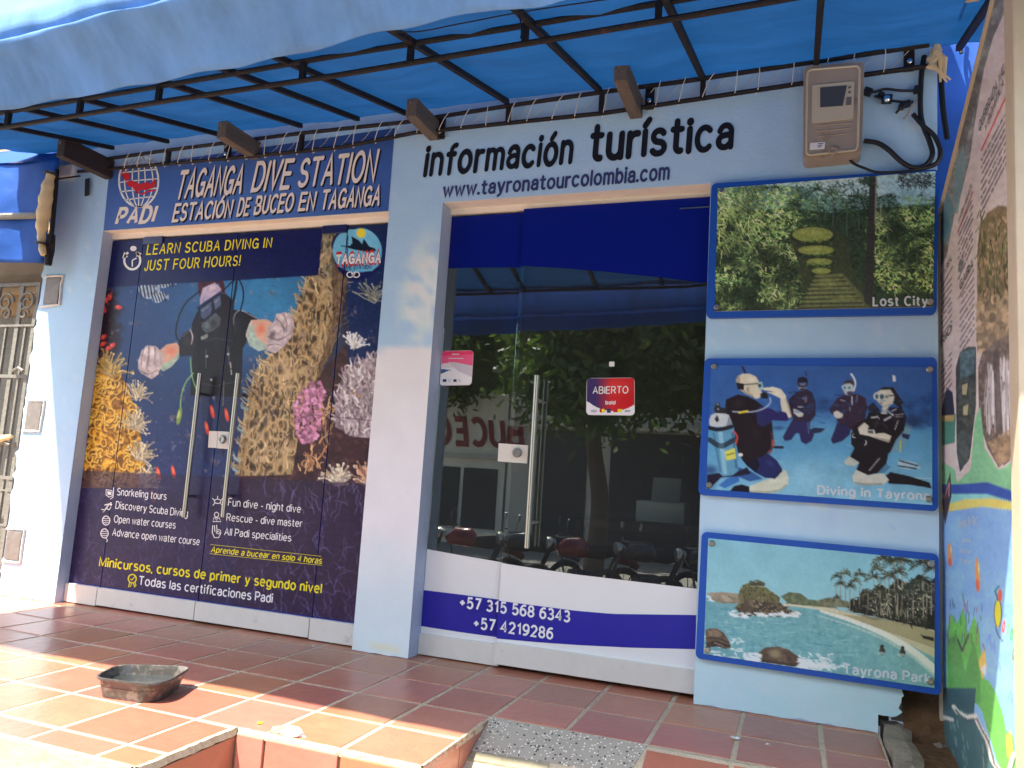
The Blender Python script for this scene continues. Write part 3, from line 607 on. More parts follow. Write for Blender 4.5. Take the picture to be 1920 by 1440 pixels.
# body of the walls behind the paint (jambs, backs)
wb = MB()
for x0, x1, z0, z1 in ((XS_L, D1[0], 0, TOPZ), (D1[1], D2[0], 0, TOPZ), (D2[1], .32, 0, TOPZ), (.32, .40, .085, TOPZ), (.40, XS_R, .205, TOPZ), (D1[0], D1[1], D1[2]+.02, TOPZ), (D2[0], D2[1], D2[2]+.02, TOPZ)):
    wb.box2((x0+.0005, .002, z0+.001), (x1-.0005, .22, z1))
wb.build('wall_core', M['jamb'], shop)
sf = MB(); sf.box2((D1[0], .003, D1[2]), (D1[1], .2, D1[2]+.018)); sf.box2((D2[0], .003, D2[2]), (D2[1], .2, D2[2]+.018)); sf.build('soffit', M['white_paint'], shop)
w0 = lambda x, y: on_y(x, y, -.0035)
w1 = lambda x, y: on_y(x, y, -.0055)
w2 = lambda x, y: on_y(x, y, -.0075)
# painted blue fascia sign
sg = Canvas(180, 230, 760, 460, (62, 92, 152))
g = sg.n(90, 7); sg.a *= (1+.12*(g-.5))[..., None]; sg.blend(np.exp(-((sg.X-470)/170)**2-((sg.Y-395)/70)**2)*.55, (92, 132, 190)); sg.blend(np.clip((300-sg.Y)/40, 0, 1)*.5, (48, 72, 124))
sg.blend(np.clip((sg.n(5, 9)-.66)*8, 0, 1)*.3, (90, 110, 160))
q = [(205, 318), (740, 240), (728, 395.5), (194, 432.5)]
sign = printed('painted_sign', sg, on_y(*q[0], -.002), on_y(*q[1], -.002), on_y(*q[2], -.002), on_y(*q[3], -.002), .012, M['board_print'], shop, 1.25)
tb = MB()
for dx, dy, mi, pl in ((2.6, 2.6, 1, w0), (0, 0, 0, w1)):
    o = lambda p: (p[0]+dx, p[1]+dy)
    text(tb, 'TAGANGA', o((328, 371)), o((452, 359)), 49, 47, pl, .025, .12, mi, 1.0)
    text(tb, 'DIVE', o((470, 357)), o((543, 350)), 50, 50, pl, .02, .12, mi, 1.0)
    text(tb, 'STATION', o((557, 349)), o((702, 337)), 49, 54, pl, .02, .10, mi, 1.0)
    text(tb, 'ESTACIÓN', o((322, 414)), o((433, 405)), 30, 29, pl, .03, .10, mi, .7)
    text(tb, 'DE', o((443, 404)), o((466, 402)), 30, 30, pl, .03, .10, mi, .7)
    text(tb, 'BUCEO', o((475, 401)), o((548, 394)), 31, 31, pl, .03, .10, mi, .7)
    text(tb, 'EN', o((558, 394)), o((589, 392)), 31, 31, pl, .03, .10, mi, .7)
    text(tb, 'TAGANGA', o((600, 391)), o((711, 383)), 33, 34, pl, .03, .10, mi, .7)
text(tb, 'PADI', (215, 420), (289, 415), 28, 29, w0, .05, .18, 0)
tb.build('lettering', [M['txt_cream'], M['txt_black']], sign)
eb = MB(); ec = (260, 339)
ribbon(eb, ell(ec[0], ec[1], 37, 49)[:-1], 3.4, w0, True)
for k in (.33, .72): ribbon(eb, ell(ec[0], ec[1], 37*k, 49, -90, 90), 2.2, w0); ribbon(eb, ell(ec[0], ec[1], 37*k, 49, 90, 270), 2.2, w0)
ribbon(eb, [(260, 290), (260, 388)], 2.2, w0)
for k in (-.68, -.36, 0, .36, .68):
    hw = 37*math.sqrt(1-k*k); ribbon(eb, [(ec[0]-hw, ec[1]+k*49+3), (ec[0], ec[1]+k*49-1), (ec[0]+hw, ec[1]+k*49-4)], 2.2, w0)
eb.build('globe_emblem', M['txt_white'], sign)
db = MB()
polyp(db, [(236, 341), (247, 338), (262, 345), (276, 341), (282, 345), (290, 335), (293, 345), (286, 353), (274, 356), (262, 357), (256, 363), (250, 352), (239, 349)], w1)
polyp(db, ell(237, 331, 7, 7.5), w1); ribbon(db, [(231, 333), (228, 322), (234, 318)], 2, w1); ribbon(db, [(256, 360), (266, 364), (280, 358), (292, 357)], 3, w1)
db.build('diver_emblem', M['txt_red'], sign)
# hand painted words on the plaster
ib = MB()
text(ib, 'información', (792, 328), (1073, 303), 50, 50, w0, .036, .06, 0, 1.)
text(ib, 'turística', (1103, 299), (1375, 275), 60, 57, w0, .038, .04, 0, 1.)
ib.build('painted_words', M['txt_black'], wall)
ub = MB(); text(ub, 'www.tayronatourcolombia.com', (829, 369), (1255, 335), 23, 27, w0, .034, .04, 0, .7); ub.build('painted_web_address', M['txt_slate'], wall)
# wooden beam ends poking out of the wall
for (bx, bz, ln, mm) in ((-4.20, 2.735, .36, 'dark_wood'), (-3.05, 2.755, .30, 'old_wood'), (-1.87, 2.76, .28, 'old_wood'), (-.77, 2.765, .37, 'old_wood')):
    b_ = MB(); b_.box((bx, .1-(ln+.1)/2, bz), (.062, ln+.1, .10 if mm == 'old_wood' else .125), None, .006)
    bo = b_.build('wooden_beam', M[mm], shop)
    n_ = MB(); n_.box((bx-.005, -ln-.0035, bz+.025), (.012, .004, .02), None, .001); n_.build('beam_nail_plate', M['plate'], bo)
# rendered white plaster patches where the beams meet the wall
# ------------------------------------------------ left glass entrance: four printed glass panels
dp = Canvas(120, 395, 740, 1190, (34, 50, 92))
X, Y = dp.X, dp.Y
dp.blend(np.exp(-((X-490)/130)**2-((Y-560)/95)**2)*.95, (72, 158, 200)); dp.blend(np.exp(-((X-420)/160)**2-((Y-560)/150)**2)*.5, (52, 110, 165))
dp.blend(np.exp(-((X-250)/120)**2-((Y-640)/160)**2)*.35, (44, 78, 128)); dp.blend(np.clip((Y-740)/200, 0, 1)*.4, (46, 56, 104))
dp.a *= (1+.07*(dp.n(50, 2)-.5))[..., None]
for _ in range(60):   # small fish specks in the bright water
    x, y = RNG.uniform(430, 590), RNG.uniform(515, 620); dp.line([(x, y), (x+RNG.uniform(3, 7), y+RNG.uniform(-1, 2))], 1.1, (40, 90, 130), al=.6)
# dark reef at the far left with red fish
m = np.clip(1.2-np.hypot((X-192)/34, (Y-610)/95)+(dp.n(18, 5)-.5)*1.2, 0, 1); dp.blend(np.clip(m*2, 0, 1), (36, 24, 34))
for x, y, r in ((192, 570, .2), (199, 562, .3), (196, 580, .2), (206, 556, .5), (222, 576, 2.), (193, 645, 1.4), (203, 653, 1.5), (210, 648, 1.3), (194, 632, 1.2)):
    dp.ell(x, y, 7, 4, (205, 58, 52), r+1.2); dp.ell(x-1, y-1, 3, 2, (230, 110, 90), r)
for _ in range(40): x, y = RNG.uniform(185, 212), RNG.uniform(535, 680); dp.ell(x, y, RNG.uniform(1, 4), RNG.uniform(1, 4), tuple(np.array((90, 60, 60))*RNG.uniform(.5, 1.3)), al=.7)
# striped fish
for cx, cy, rx, ry in ((276, 541, 16, 20), (297, 557, 13, 10), (310, 530, 14, 9)):
    dp.ell(cx, cy, rx, ry, (190, 205, 215), -.4, .85)
    for k in range(-2, 3): dp.line([(cx+k*rx*.42-3, cy-ry*.8), (cx+k*rx*.42+3, cy+ry*.8)], rx*.19, (24, 30, 52), al=.9)
    dp.poly([(cx+rx*.8, cy), (cx+rx*1.5, cy-ry*.5), (cx+rx*1.5, cy+ry*.5)], (180, 195, 205), .7)
# sponge reef on the right
def branchy(n, region, cols, ln, w, ang=(-1.57, .5), seed=1, al=1., kinks=4):
    r = np.random.default_rng(seed); p = np.array(region, float); k = 0; mk = dp.mask(region)
    while k < n:
        x, y = r.uniform(p[:, 0].min(), p[:, 0].max()), r.uniform(p[:, 1].min(), p[:, 1].max())
        i, j = int((y-dp.y0)), int((x-dp.x0))
        if not (0 <= i < dp.h and 0 <= j < dp.w) or mk[i, j] < .5: continue
        k += 1; a = r.normal(*ang); L_ = r.uniform(.5, 1.2)*ln; pts = [(x, y)]
        for q in range(kinks): a += r.normal(0, .35); pts.append((pts[-1][0]+math.cos(a)*L_/kinks, pts[-1][1]+math.sin(a)*L_/kinks))
        c = np.array(cols[r.integers(len(cols))])*r.uniform(.72, 1.15); dp.line(pts, w*r.uniform(.7, 1.3), np.clip(c, 0, 255), w*.5, al)
reefR = [(655, 640), (735, 640), (735, 1190), (440, 1190), (448, 880), (545, 890), (560, 760), (600, 700)]
mr_ = dp.mask(reefR); dp.blend(np.clip(mr_*1.1, 0, 1), (66, 42, 46)); dp.blend(mr_*np.clip((dp.n(22, 11)-.45)*3, 0, 1)*.8, (38, 26, 36)); dp.blend(mr_*np.clip((dp.n(12, 12)-.58)*5, 0, 1)*.6, (108, 76, 66))
navyR = [(650, 405), (735, 400), (735, 690), (655, 690), (640, 600)]; dp.blend(dp.mask(navyR)*.95, (28, 44, 86))
sponge = [(598, 425), (655, 430), (652, 520), (640, 590), (622, 660), (592, 720), (566, 770), (548, 890), (440, 893), (452, 815), (462, 745), (482, 690), (520, 650), (546, 605), (568, 540), (585, 480)]
ms = dp.mask(sponge); H_, W_ = dp.h, dp.w
ms = np.clip((ms+(dp.n(9, 77)-.5)*.9-.25)*4, 0, 1)*(dp.n(1+200, 1, 1) > -1)
shx = (dp.X+(dp.Y-650)*.25)
na = np.abs(an2(H_, W_, 9, 20, 61)-.5)*2; nb_ = np.abs(an2(H_, W_, 7, 15, 62)-.5)*2; tt = 1-np.minimum(na, nb_*1.1)
big_ = dp.n(60, 63); up = np.clip((560-dp.Y)/120, 0, 1)
dp.ramp(ms, tt*.85+.35*(big_-.5), [(0, (50, 40, 34)), (.45, (92, 76, 54)), (.72, (168, 142, 100)), (.9, (206, 182, 136)), (1, (232, 214, 174))])
dp.blend(ms*up*.5, (112, 128, 112))
branchy(50, [(575, 430), (660, 430), (640, 640), (560, 640)], [(150, 160, 150), (130, 140, 120)], 22, 2.6, (-1.6, .5), 3, .7)
branchy(300, sponge, [(208, 176, 118), (226, 200, 150), (186, 150, 96)], 20, 2.4, (-1.5, .35), 4, .8)
branchy(110, sponge, [(58, 44, 34), (76, 58, 42)], 12, 2.6, (-1.5, .3), 14, .8, 2)
for k in range(90):   # ragged left rim
    t = RNG.random(); i = RNG.integers(0, 8); e = [(598, 425), (585, 480), (568, 540), (546, 605), (520, 650), (482, 690), (462, 745), (452, 815), (440, 893)]
    x = e[i][0]*(1-t)+e[i+1][0]*t; y = e[i][1]*(1-t)+e[i+1][1]*t; dp.line([(x+6, y), (x-RNG.uniform(1, 7), y-RNG.uniform(2, 9)), (x-RNG.uniform(2, 11), y-RNG.uniform(8, 15))], 2.6, np.array((206, 184, 140))*RNG.uniform(.6, 1.1) if y < 640 or RNG.random() < .7 else (150, 184, 186), 1.6, .9)
dp.poly([(622, 470), (652, 480), (652, 700), (602, 764), (590, 720), (624, 600)], (70, 54, 46), .5)
branchy(60, [(600, 760), (625, 770), (610, 880), (560, 892), (575, 830)], [(190, 140, 96), (214, 170, 120)], 24, 3, (-1.5, .4), 6)
for (cx, cy, rx, ry, n, sd_) in ((577, 780, 26, 52, 230, 1), (592, 740, 18, 26, 80, 2)):   # pink coral
    r = np.random.default_rng(sd_)
    for _ in range(n):
        a, q = r.uniform(0, 6.28), math.sqrt(r.uniform(0, 1)); x, y = cx+math.cos(a)*rx*q, cy+math.sin(a)*ry*q
        dp.ell(x, y, r.uniform(2, 4.5), r.uniform(2, 4.5), np.clip(np.array((206, 138, 168))*r.uniform(.6, 1.22), 0, 255))
def sea_bush(cx, cy, R, n, cols, sd_, ww=3.2, sec=(-2.8, -.3)):
    r = np.random.default_rng(sd_)
    for _ in range(n):
        a = r.uniform(*sec); q = r.uniform(.4, 1)*R; pts = [(cx+r.normal(0, R*.12), cy+r.normal(0, R*.1))]
        for k in range(4): a += r.normal(0, .25); pts.append((pts[-1][0]+math.cos(a)*q/4, pts[-1][1]+math.sin(a)*q/4))
        c = np.clip(np.array(cols[r.integers(len(cols))])*r.uniform(.7, 1.15), 0, 255); dp.line(pts, ww, c, ww*.7); dp.ell(pts[-1][0], pts[-1][1], ww*.7, ww*.7, np.clip(c*1.12, 0, 255))
wc = [(628, 800), (630, 740), (645, 700), (665, 680), (700, 668), (740, 660), (740, 812), (700, 822), (660, 818)]
mw = np.clip((dp.mask(wc)+(dp.n(14, 71)-.5)*1.1-.2)*4, 0, 1); tw = 1-np.abs(an2(dp.h, dp.w, 7, 16, 72)-.5)*2
dp.ramp(mw*.92, tw*.8+.5*(dp.n(40, 73)-.4), [(0, (70, 58, 66)), (.5, (122, 106, 112)), (.8, (176, 160, 160)), (1, (214, 204, 198))])
branchy(420, wc, [(206, 194, 190), (176, 160, 164), (226, 218, 212), (150, 132, 140)], 17, 3.6, (-1.65, .38), 7, .9, 3)
sea_bush(663, 650, 28, 34, [(214, 214, 206)], 9, 2.6); sea_bush(634, 905, 34, 60, [(226, 214, 190), (206, 190, 160)], 10, 3.2); sea_bush(690, 905, 40, 50, [(200, 150, 120), (210, 180, 150)], 11)
sea_bush(700, 560, 40, 24, [(150, 156, 140)], 12, 2.4)
# yellow coral on the left
yel = [(140, 915), (150, 880), (162, 790), (174, 700), (180, 682), (200, 690), (214, 678), (226, 700), (243, 735), (262, 800), (268, 860), (280, 915)]
my = np.clip((dp.mask(yel)+(dp.n(12, 81)-.5)*.8-.2)*4, 0, 1)
wx = dp.n(22, 82); rd = 1-np.abs(np.sin((dp.n(26, 83, 2)*9+wx*5))); rd2 = 1-np.abs(dp.n(9, 84, 2)-.5)*3
dp.ramp(my, .62*rd+.38*rd2+.3*(dp.n(50, 85)-.5), [(0, (74, 46, 14)), (.3, (140, 92, 24)), (.55, (202, 146, 36)), (.8, (222, 166, 50)), (1, (238, 198, 104))])
r = np.random.default_rng(5)
for k in range(150):
    x, y = r.uniform(150, 275), r.uniform(700, 905)
    if dp.mask(yel, (slice(int(y-dp.y0), int(y-dp.y0)+1), slice(int(x-dp.x0), int(x-dp.x0)+1)))[0, 0] < .5: continue
    R = r.uniform(6, 13); a0 = r.uniform(0, 360); pts = [(px_, py_+r.normal(0, .7)) for px_, py_ in ell(x, y, R*.8, R, a0, a0+r.uniform(150, 280), 10)]
    dp.line([(a_+1.2, b_+2.4) for a_, b_ in pts], 3, (96, 62, 18), al=.55); dp.line(pts, 2.6, np.clip(np.array((240, 192, 84))*r.uniform(.85, 1.05), 0, 255), al=.85)
sea_bush(205, 700, 45, 40, [(176, 150, 90), (200, 170, 90)], 13, 3.)
for cx, cy, n in ((250, 800, 40), (262, 860, 55), (268, 905, 50), (255, 745, 24)): sea_bush(cx, cy, 34, n+20, [(186, 170, 130), (150, 136, 110), (206, 194, 160)], cx+cy, 2., (-2.3, .2))
# diver
def tracer(cv_, ox, oy, s):
    T = lambda pts: [(ox+x*s, oy+y*s) for x, y in pts]
    P = lambda pts, c, al=1., nz=0.: cv_.poly([(ox+x*s, oy+y*s) for x, y in pts], c, al, nz, 7)
    LN = lambda pts, w, c, w2=None, al=1.: cv_.line(spline(T(pts), 4) if len(pts) > 2 else T(pts), w*s, c, None if w2 is None else w2*s, al)
    EL = lambda x, y, rx, ry, c, ro=0., al=1., soft=0.: cv_.ell(ox+x*s, oy+y*s, rx*s, ry*s, c, ro, al, soft)
    return P, LN, EL
P, LN, EL = tracer(dp, 188, 450, .2828)
dp.poly([(376, 735), (398, 735), (400, 800), (392, 875), (382, 860)], (36, 42, 78), .8); dp.poly([(404, 735), (440, 735), (436, 790), (418, 860), (408, 800)], (30, 34, 58), .7)
P([(598, 1030), (606, 800), (622, 700), (606, 560), (640, 480), (690, 430), (830, 356), (884, 400), (886, 462), (985, 482), (1044, 522), (992, 600), (962, 690), (944, 720), (940, 900), (925, 1040)], (24, 20, 26), 1, .2)
P([(518, 690), (548, 622), (602, 588), (640, 630), (622, 764), (528, 772)], (34, 28, 34)); LN([(596, 592), (612, 640), (604, 690)], 9, (196, 190, 190), al=.75); LN([(590, 600), (545, 640)], 6, (120, 112, 116), al=.7); LN([(884, 560), (890, 500), (930, 466), (1000, 500), (1040, 522)], 7, (170, 166, 170), al=.7); LN([(968, 690), (990, 600), (1020, 550)], 6, (70, 66, 72))
P([(384, 740), (440, 692), (508, 680), (524, 706), (522, 782), (470, 842), (420, 870), (394, 852), (414, 800)], (206, 160, 134)); EL(468, 738, 44, 50, (222, 118, 92), .3, .75, .9); P([(420, 870), (394, 852), (420, 815), (470, 800), (524, 745), (522, 782), (470, 842)], (150, 184, 164), .85); EL(450, 770, 40, 22, (214, 190, 170), -.6, .5, .9)
P([(968, 640), (985, 560), (1004, 530), (1100, 524), (1140, 545), (1110, 640), (1104, 722), (1050, 738), (990, 702)], (208, 170, 146)); EL(1066, 590, 38, 58, (226, 112, 82), .1, .8, .9); P([(968, 640), (985, 560), (1010, 560), (1030, 640), (1104, 700), (1104, 722), (1050, 738), (990, 702)], (156, 196, 184), .8); LN([(1004, 532), (975, 600), (968, 640)], 8, (220, 214, 206), al=.7)
P([(250, 850), (252, 800), (275, 732), (310, 698), (368, 704), (412, 745), (420, 800), (396, 850), (386, 890), (340, 924), (302, 902), (268, 880)], (188, 172, 170)); P([(1098, 730), (1106, 640), (1110, 580), (1150, 542), (1168, 490), (1228, 478), (1272, 502), (1288, 570), (1270, 640), (1222, 702), (1160, 752)], (190, 176, 176))
for x, y, rx, ry, c, ro, al in ((300, 740, 24, 34, (222, 208, 202), .2, .9), (345, 740, 22, 36, (226, 212, 206), -.1, .9), (385, 770, 18, 36, (206, 190, 186), -.2, .8), (285, 820, 22, 40, (206, 192, 190), .1, .8), (345, 870, 36, 32, (214, 198, 194), 0, .8), (318, 800, 12, 50, (126, 110, 112), .1, .8), (365, 820, 12, 40, (136, 120, 120), -.2, .7), (300, 885, 30, 14, (136, 120, 124), .5, .7), (400, 800, 10, 40, (150, 130, 126), 0, .6),
                             (1200, 515, 30, 28, (228, 214, 208), 0, .9), (1250, 540, 22, 40, (222, 206, 202), 0, .9), (1180, 590, 36, 26, (216, 202, 198), .4, .8), (1225, 640, 34, 30, (204, 190, 188), 0, .8), (1150, 700, 40, 36, (206, 196, 196), -.3, .8), (1140, 630, 26, 40, (96, 82, 88), .3, .8), (1215, 580, 12, 40, (130, 112, 114), -.6, .8), (1190, 660, 40, 10, (120, 104, 110), -.4, .75), (1270, 600, 10, 40, (150, 132, 132), .1, .7)): EL(x, y, rx, ry, c, ro, al, .75)
for q_ in ([(292, 715), (276, 770), (272, 840)], [(322, 706), (322, 770), (308, 850), (330, 880)], [(362, 710), (364, 770), (352, 830)], [(268, 870), (320, 890), (380, 860)], [(1165, 520), (1205, 560), (1222, 620)], [(1215, 490), (1236, 550), (1234, 610)], [(1110, 640), (1170, 660), (1230, 640), (1270, 610)], [(1106, 700), (1160, 690), (1200, 700)]): LN(q_, 6, (104, 90, 94), 3, .85)
P([(648, 340), (648, 262), (690, 214), (760, 200), (804, 240), (824, 300), (828, 366), (806, 350), (784, 286), (702, 306), (664, 388)], (70, 26, 34), 1, .3); P([(660, 392), (680, 318), (760, 282), (802, 322), (798, 362), (722, 396), (662, 432)], (184, 170, 190)); EL(742, 320, 34, 20, (226, 206, 208), -.4, .8, .8); EL(690, 390, 24, 28, (150, 144, 180), 0, .6, .8)
P([(800, 350), (880, 400), (870, 560), (780, 600), (770, 520), (806, 440)], (34, 24, 28)); P([(658, 545), (690, 545), (764, 480), (800, 520), (792, 570), (742, 606), (700, 616), (676, 590)], (84, 94, 98)); EL(712, 570, 26, 28, (150, 162, 158), 0, .7, .8); EL(750, 552, 30, 30, (52, 50, 58), 0, .85, .7)
P([(644, 450), (690, 408), (802, 346), (808, 440), (764, 482), (722, 512), (684, 544), (654, 524)], (24, 26, 44)); P([(664, 456), (738, 408), (732, 492), (690, 526), (668, 512)], (72, 84, 112)); P([(748, 396), (796, 364), (800, 434), (762, 462)], (84, 96, 124)); LN([(676, 470), (716, 440)], 9, (150, 166, 190), al=.6); LN([(764, 410), (786, 392)], 8, (160, 174, 196), al=.6); LN([(640, 450), (800, 340)], 8, (50, 60, 110))
EL(732, 462, 14, 30, (120, 130, 190), .2, .5, .8)
dp.poly([(376, 632), (390, 625), (390, 633), (378, 638)], (140, 150, 140))
for pts, w_, c in (([(372, 548), (350, 566), (336, 592), (330, 618), (332, 634), (340, 642)], 2.6, (18, 20, 26)), ([(418, 545), (436, 528), (446, 522), (455, 540), (456, 560), (450, 585)], 2.4, (16, 18, 24)), ([(443, 480), (444, 530), (436, 580), (430, 640), (424, 700)], 2.6, (20, 22, 28)), ([(444, 520), (440, 548), (434, 572)], 2.4, (18, 20, 26)),
                  ([(357, 672), (360, 705), (368, 730)], 2.4, (110, 160, 110)), ([(362, 700), (348, 718), (340, 742), (338, 770)], 2.6, (122, 172, 112))): dp.line(spline(pts, 5), w_, c)
dp.ell(336, 780, 4.5, 17, (120, 150, 70), .2); dp.ell(335, 777, 2.4, 8, (180, 200, 120), .2)
dp.line([(432, 680), (434, 702)], 2, (190, 190, 180)); dp.line([(420, 715), (418, 760)], 1.6, (120, 120, 110))
for x, y in ((398, 772), (425, 778), (388, 803), (297, 888), (325, 885), (287, 930)): dp.ell(x, y, 3.6, 13, (222, 70, 52), -.2); dp.ell(x, y-3, 2, 6, (240, 120, 80), -.2)
dp.ell(404, 625, 26, 40, (44, 45, 52), 0, .5, .9); dp.ell(440, 612, 14, 26, (58, 56, 64), .3, .5, .9); dp.ell(352, 640, 12, 14, (66, 60, 66), 0, .5, .8)
for pts, w_, c in (([(378, 600), (372, 640), (374, 700), (380, 738)], 3, (12, 12, 16)), ([(432, 590), (440, 640), (438, 700), (432, 738)], 3, (12, 12, 16)), ([(384, 640), (406, 634), (436, 640)], 2, (60, 62, 68)), ([(376, 690), (404, 698), (440, 690)], 2.4, (14, 14, 18)), ([(386, 655), (386, 690)], 2, (84, 86, 92)), ([(428, 650), (430, 684)], 2, (84, 86, 92)), ([(364, 715), (404, 724), (448, 714)], 2, (66, 66, 72))): dp.line(pts, w_, c, al=.8)
for x, y in ((388, 668), (428, 664), (396, 712)): dp.ell(x, y, 2.4, 2.4, (170, 172, 176))
# horizontal joint, dark lower overlay
yl = 880+(X-150)*.047; ov = np.clip((Y-yl)/3, 0, 1); dp.blend(ov*(.62+.22*np.clip((Y-yl)/60, 0, 1)), (44, 35, 64))
def overlay_twigs(n, seed):
    r = np.random.default_rng(seed)
    for _ in range(n):
        x = r.uniform(140, 700); y = r.uniform(920, 1180); a = r.normal(-1.57, .5); pts = [(x, y)]; q = r.uniform(12, 46)
        for k in range(5): a += r.normal(0, .35); pts.append((pts[-1][0]+math.cos(a)*q/5, pts[-1][1]+math.sin(a)*q/5))
        b = .10+.32*(x > 470)*r.uniform(.4, 1)*(x < 700); dp.line(pts, 2.2, (124, 116, 166), 1., b+.06)
overlay_twigs(420, 4); dp.blend(ov*np.clip((dp.n(40, 41)-.5)*3, 0, 1)*.3, (64, 40, 66)); dp.blend(ov*np.clip((X-600)/80, 0, 1)*np.clip((Y-1000)/100, 0, 1)*.5, (62, 42, 62))
dp.line([(590, 778), (735, 792)], 1.4, (40, 34, 44), al=.7)
# navy band at the top
dp.poly([(180, 430), (600, 395), (606, 424), (597, 516), (520, 521), (180, 540)], (24, 28, 78)); dp.blend(np.clip(1-np.abs(Y-(528-(X-200)*.035))/4, 0, 1)*(X < 596)*.5, (20, 34, 72))
dp.poly([(600, 395), (740, 395), (740, 440), (606, 436)], (26, 40, 80), .6)
# round logo painted into the print
dp.ell(670, 476, 45, 49, (24, 28, 76)); dp.ell(676, 472, 40, 44, (112, 186, 214)); dp.ell(640, 452, 16, 24, (24, 28, 76), .6, .9); dp.ell(658, 470, 34, 40, (112, 186, 214)); dp.poly([(628, 498), (714, 502), (690, 522), (650, 522)], (24, 28, 76)); dp.poly([(632, 488), (712, 496), (698, 508), (660, 512), (636, 500)], (96, 168, 200))
dp.ell(677, 437, 8.5, 9, (250, 206, 60))
dp.poly([(659, 443), (672, 450), (686, 466), (700, 466), (704, 471), (690, 472), (664, 468), (652, 464), (640, 461), (656, 461), (661, 456)], (22, 30, 44)); dp.poly([(682, 447), (692, 462), (703, 466), (705, 471), (690, 470), (678, 462)], (22, 30, 44))
dp.line([(652, 443), (650, 500)], 1.6, (24, 28, 60)); dp.line([(640, 461), (668, 464)], 1.6, (22, 30, 44))
reef_ = np.clip((np.abs(dp.a[..., 2]-dp.a[..., 0]*1.0) < 60)*1., 0, 1); dp.grain(.16, 5, 301, reef_); dp.grain(.045, 5, 303); dp.grain(.08, 40, 302)
SEAM = [D1[0]+.002, -3.925, -3.185, -2.418, D1[1]-.002]
ZB, ZT = .115, D1[2]-.045
gl_l = lambda x, y: on_y(x, y, GY-.0025); gl_l2 = lambda x, y: on_y(x, y, GY-.0045)
lb = [MB() for _ in range(4)]; big = MB()
text(big, 'LEARN SCUBA DIVING IN', (274, 477), (509, 463), 18, 17, gl_l, .012, .04, 1, .8, 2.2); text(big, 'JUST FOUR HOURS!', (270, 507), (450, 497), 18, 18, gl_l, .012, .04, 1, .8, 2.2)
text(big, 'Snorkeling tours', (219, 928), (312, 937), 13, 13, gl_l, .004, 0, 0); text(big, 'Discovery Scuba Diving', (216, 953), (352, 969), 13, 13, gl_l, .004, 0, 0)
text(big, 'Open water courses', (213, 979), (329, 991), 13, 13, gl_l, .004, 0, 0); text(big, 'Advance open water course', (210, 1004), (374, 1022), 13, 13, gl_l, .004, 0, 0)
text(big, 'Fun dive - night dive', (427, 948), (564, 961), 14, 13, gl_l, .004, 0, 0); text(big, 'Rescue - dive master', (424, 976), (566, 988), 13, 13, gl_l, .004, 0, 0); text(big, 'All Padi specialities', (420, 1003), (546, 1015), 13, 13, gl_l, .004, 0, 0)
text(big, 'Aprende a bucear en solo 4 horas', (395, 1035), (603, 1057), 10.5, 11, gl_l, .018, .15, 1)
text(big, 'Minicursos, cursos de primer y segundo nivel', (185, 1061), (603, 1112), 16, 17, gl_l, .022, 0, 1)
text(big, 'Todas las certificaciones Padi', (260, 1096), (511, 1130), 15.5, 16, gl_l, .016, 0, 0)
text(big, 'TAGANGA', (628, 498), (713, 493), 22, 22, gl_l, .09, 0, 2, .5); text(big, 'TAGANGA', (629, 494), (714, 491), 15, 17, gl_l2, .06, 0, 0, .5); text(big, 'DIVE STATION', (642, 506), (696, 504), 7, 7, gl_l, .02, 0, 3)
ribbon(big, [(395, 1021), (602, 1043), (604, 1060), (393, 1038)], .7, gl_l, True, 1)
# icons
R_ = lambda pts, w=2., c=False, mi=0: ribbon(big, pts, w, gl_l, c, mi)
R_(ell(248, 488, 15, 17, -60, 240), 4.2); polyp(big, [(229, 484), (240, 482), (233, 472)], gl_l); polyp(big, ell(250, 466, 6, 5), gl_l); R_([(248, 488), (248, 500)], 2.4); R_([(248, 488), (256, 484)], 2.4); polyp(big, [(256, 471), (266, 476), (256, 482)], gl_l)
R_(ell(656, 515, 5.5, 5)[:-1], 2, True); R_(ell(668, 515, 6, 5)[:-1], 2, True); R_([(659, 512), (662, 520), (666, 512)], 1.6)
R_([(199, 918), (210, 920), (210, 930), (204, 932), (199, 928)], 1.6, True); R_([(213, 914), (212, 932), (207, 936)], 1.6); polyp(big, [(201, 921), (208, 922), (208, 928), (202, 928)], gl_l)
R_([(193, 961), (199, 953), (204, 946), (209, 942)], 2.2); R_([(199, 953), (205, 956), (208, 950)], 1.8); R_([(196, 947), (204, 945)], 2.); R_([(193, 961), (196, 956), (190, 955)], 1.6); polyp(big, ell(208, 946, 2.4, 2.4, n=10), gl_l)
for cx, cy in ((199, 976), (196, 1000)):
    R_(ell(cx, cy, 7, 8.5)[:-1], 1.6, True)
    for k in (-3, 1, 5): R_([(cx-6, cy+k), (cx-3, cy+k-1.6), (cx, cy+k), (cx+3, cy+k-1.6), (cx+6, cy+k)], 1.2)
R_([(198, 1008), (202, 1014), (199, 1016)], 1.6)
R_(ell(408, 940, 6, 4)[:-1], 1.5, True); R_([(402, 938), (398, 934)], 1.4); R_([(414, 938), (418, 934)], 1.4); R_([(403, 943), (399, 948)], 1.4); R_([(413, 943), (417, 948)], 1.4); R_([(408, 936), (408, 930)], 1.4)
R_(ell(406, 965, 4, 4.5)[:-1], 1.5, True); R_([(399, 978), (401, 971), (411, 971), (414, 978)], 1.5, True); R_([(404, 971), (406, 976), (409, 971)], 1.2)
R_([(399, 985), (398, 999), (402, 1008), (410, 1008), (414, 1000), (409, 996), (405, 1000)], 1.7); R_([(402, 985), (403, 997)], 1.6); R_([(406, 984), (407, 995)], 1.6); R_(ell(410, 997, 4, 4)[:-1], 1.3, True)
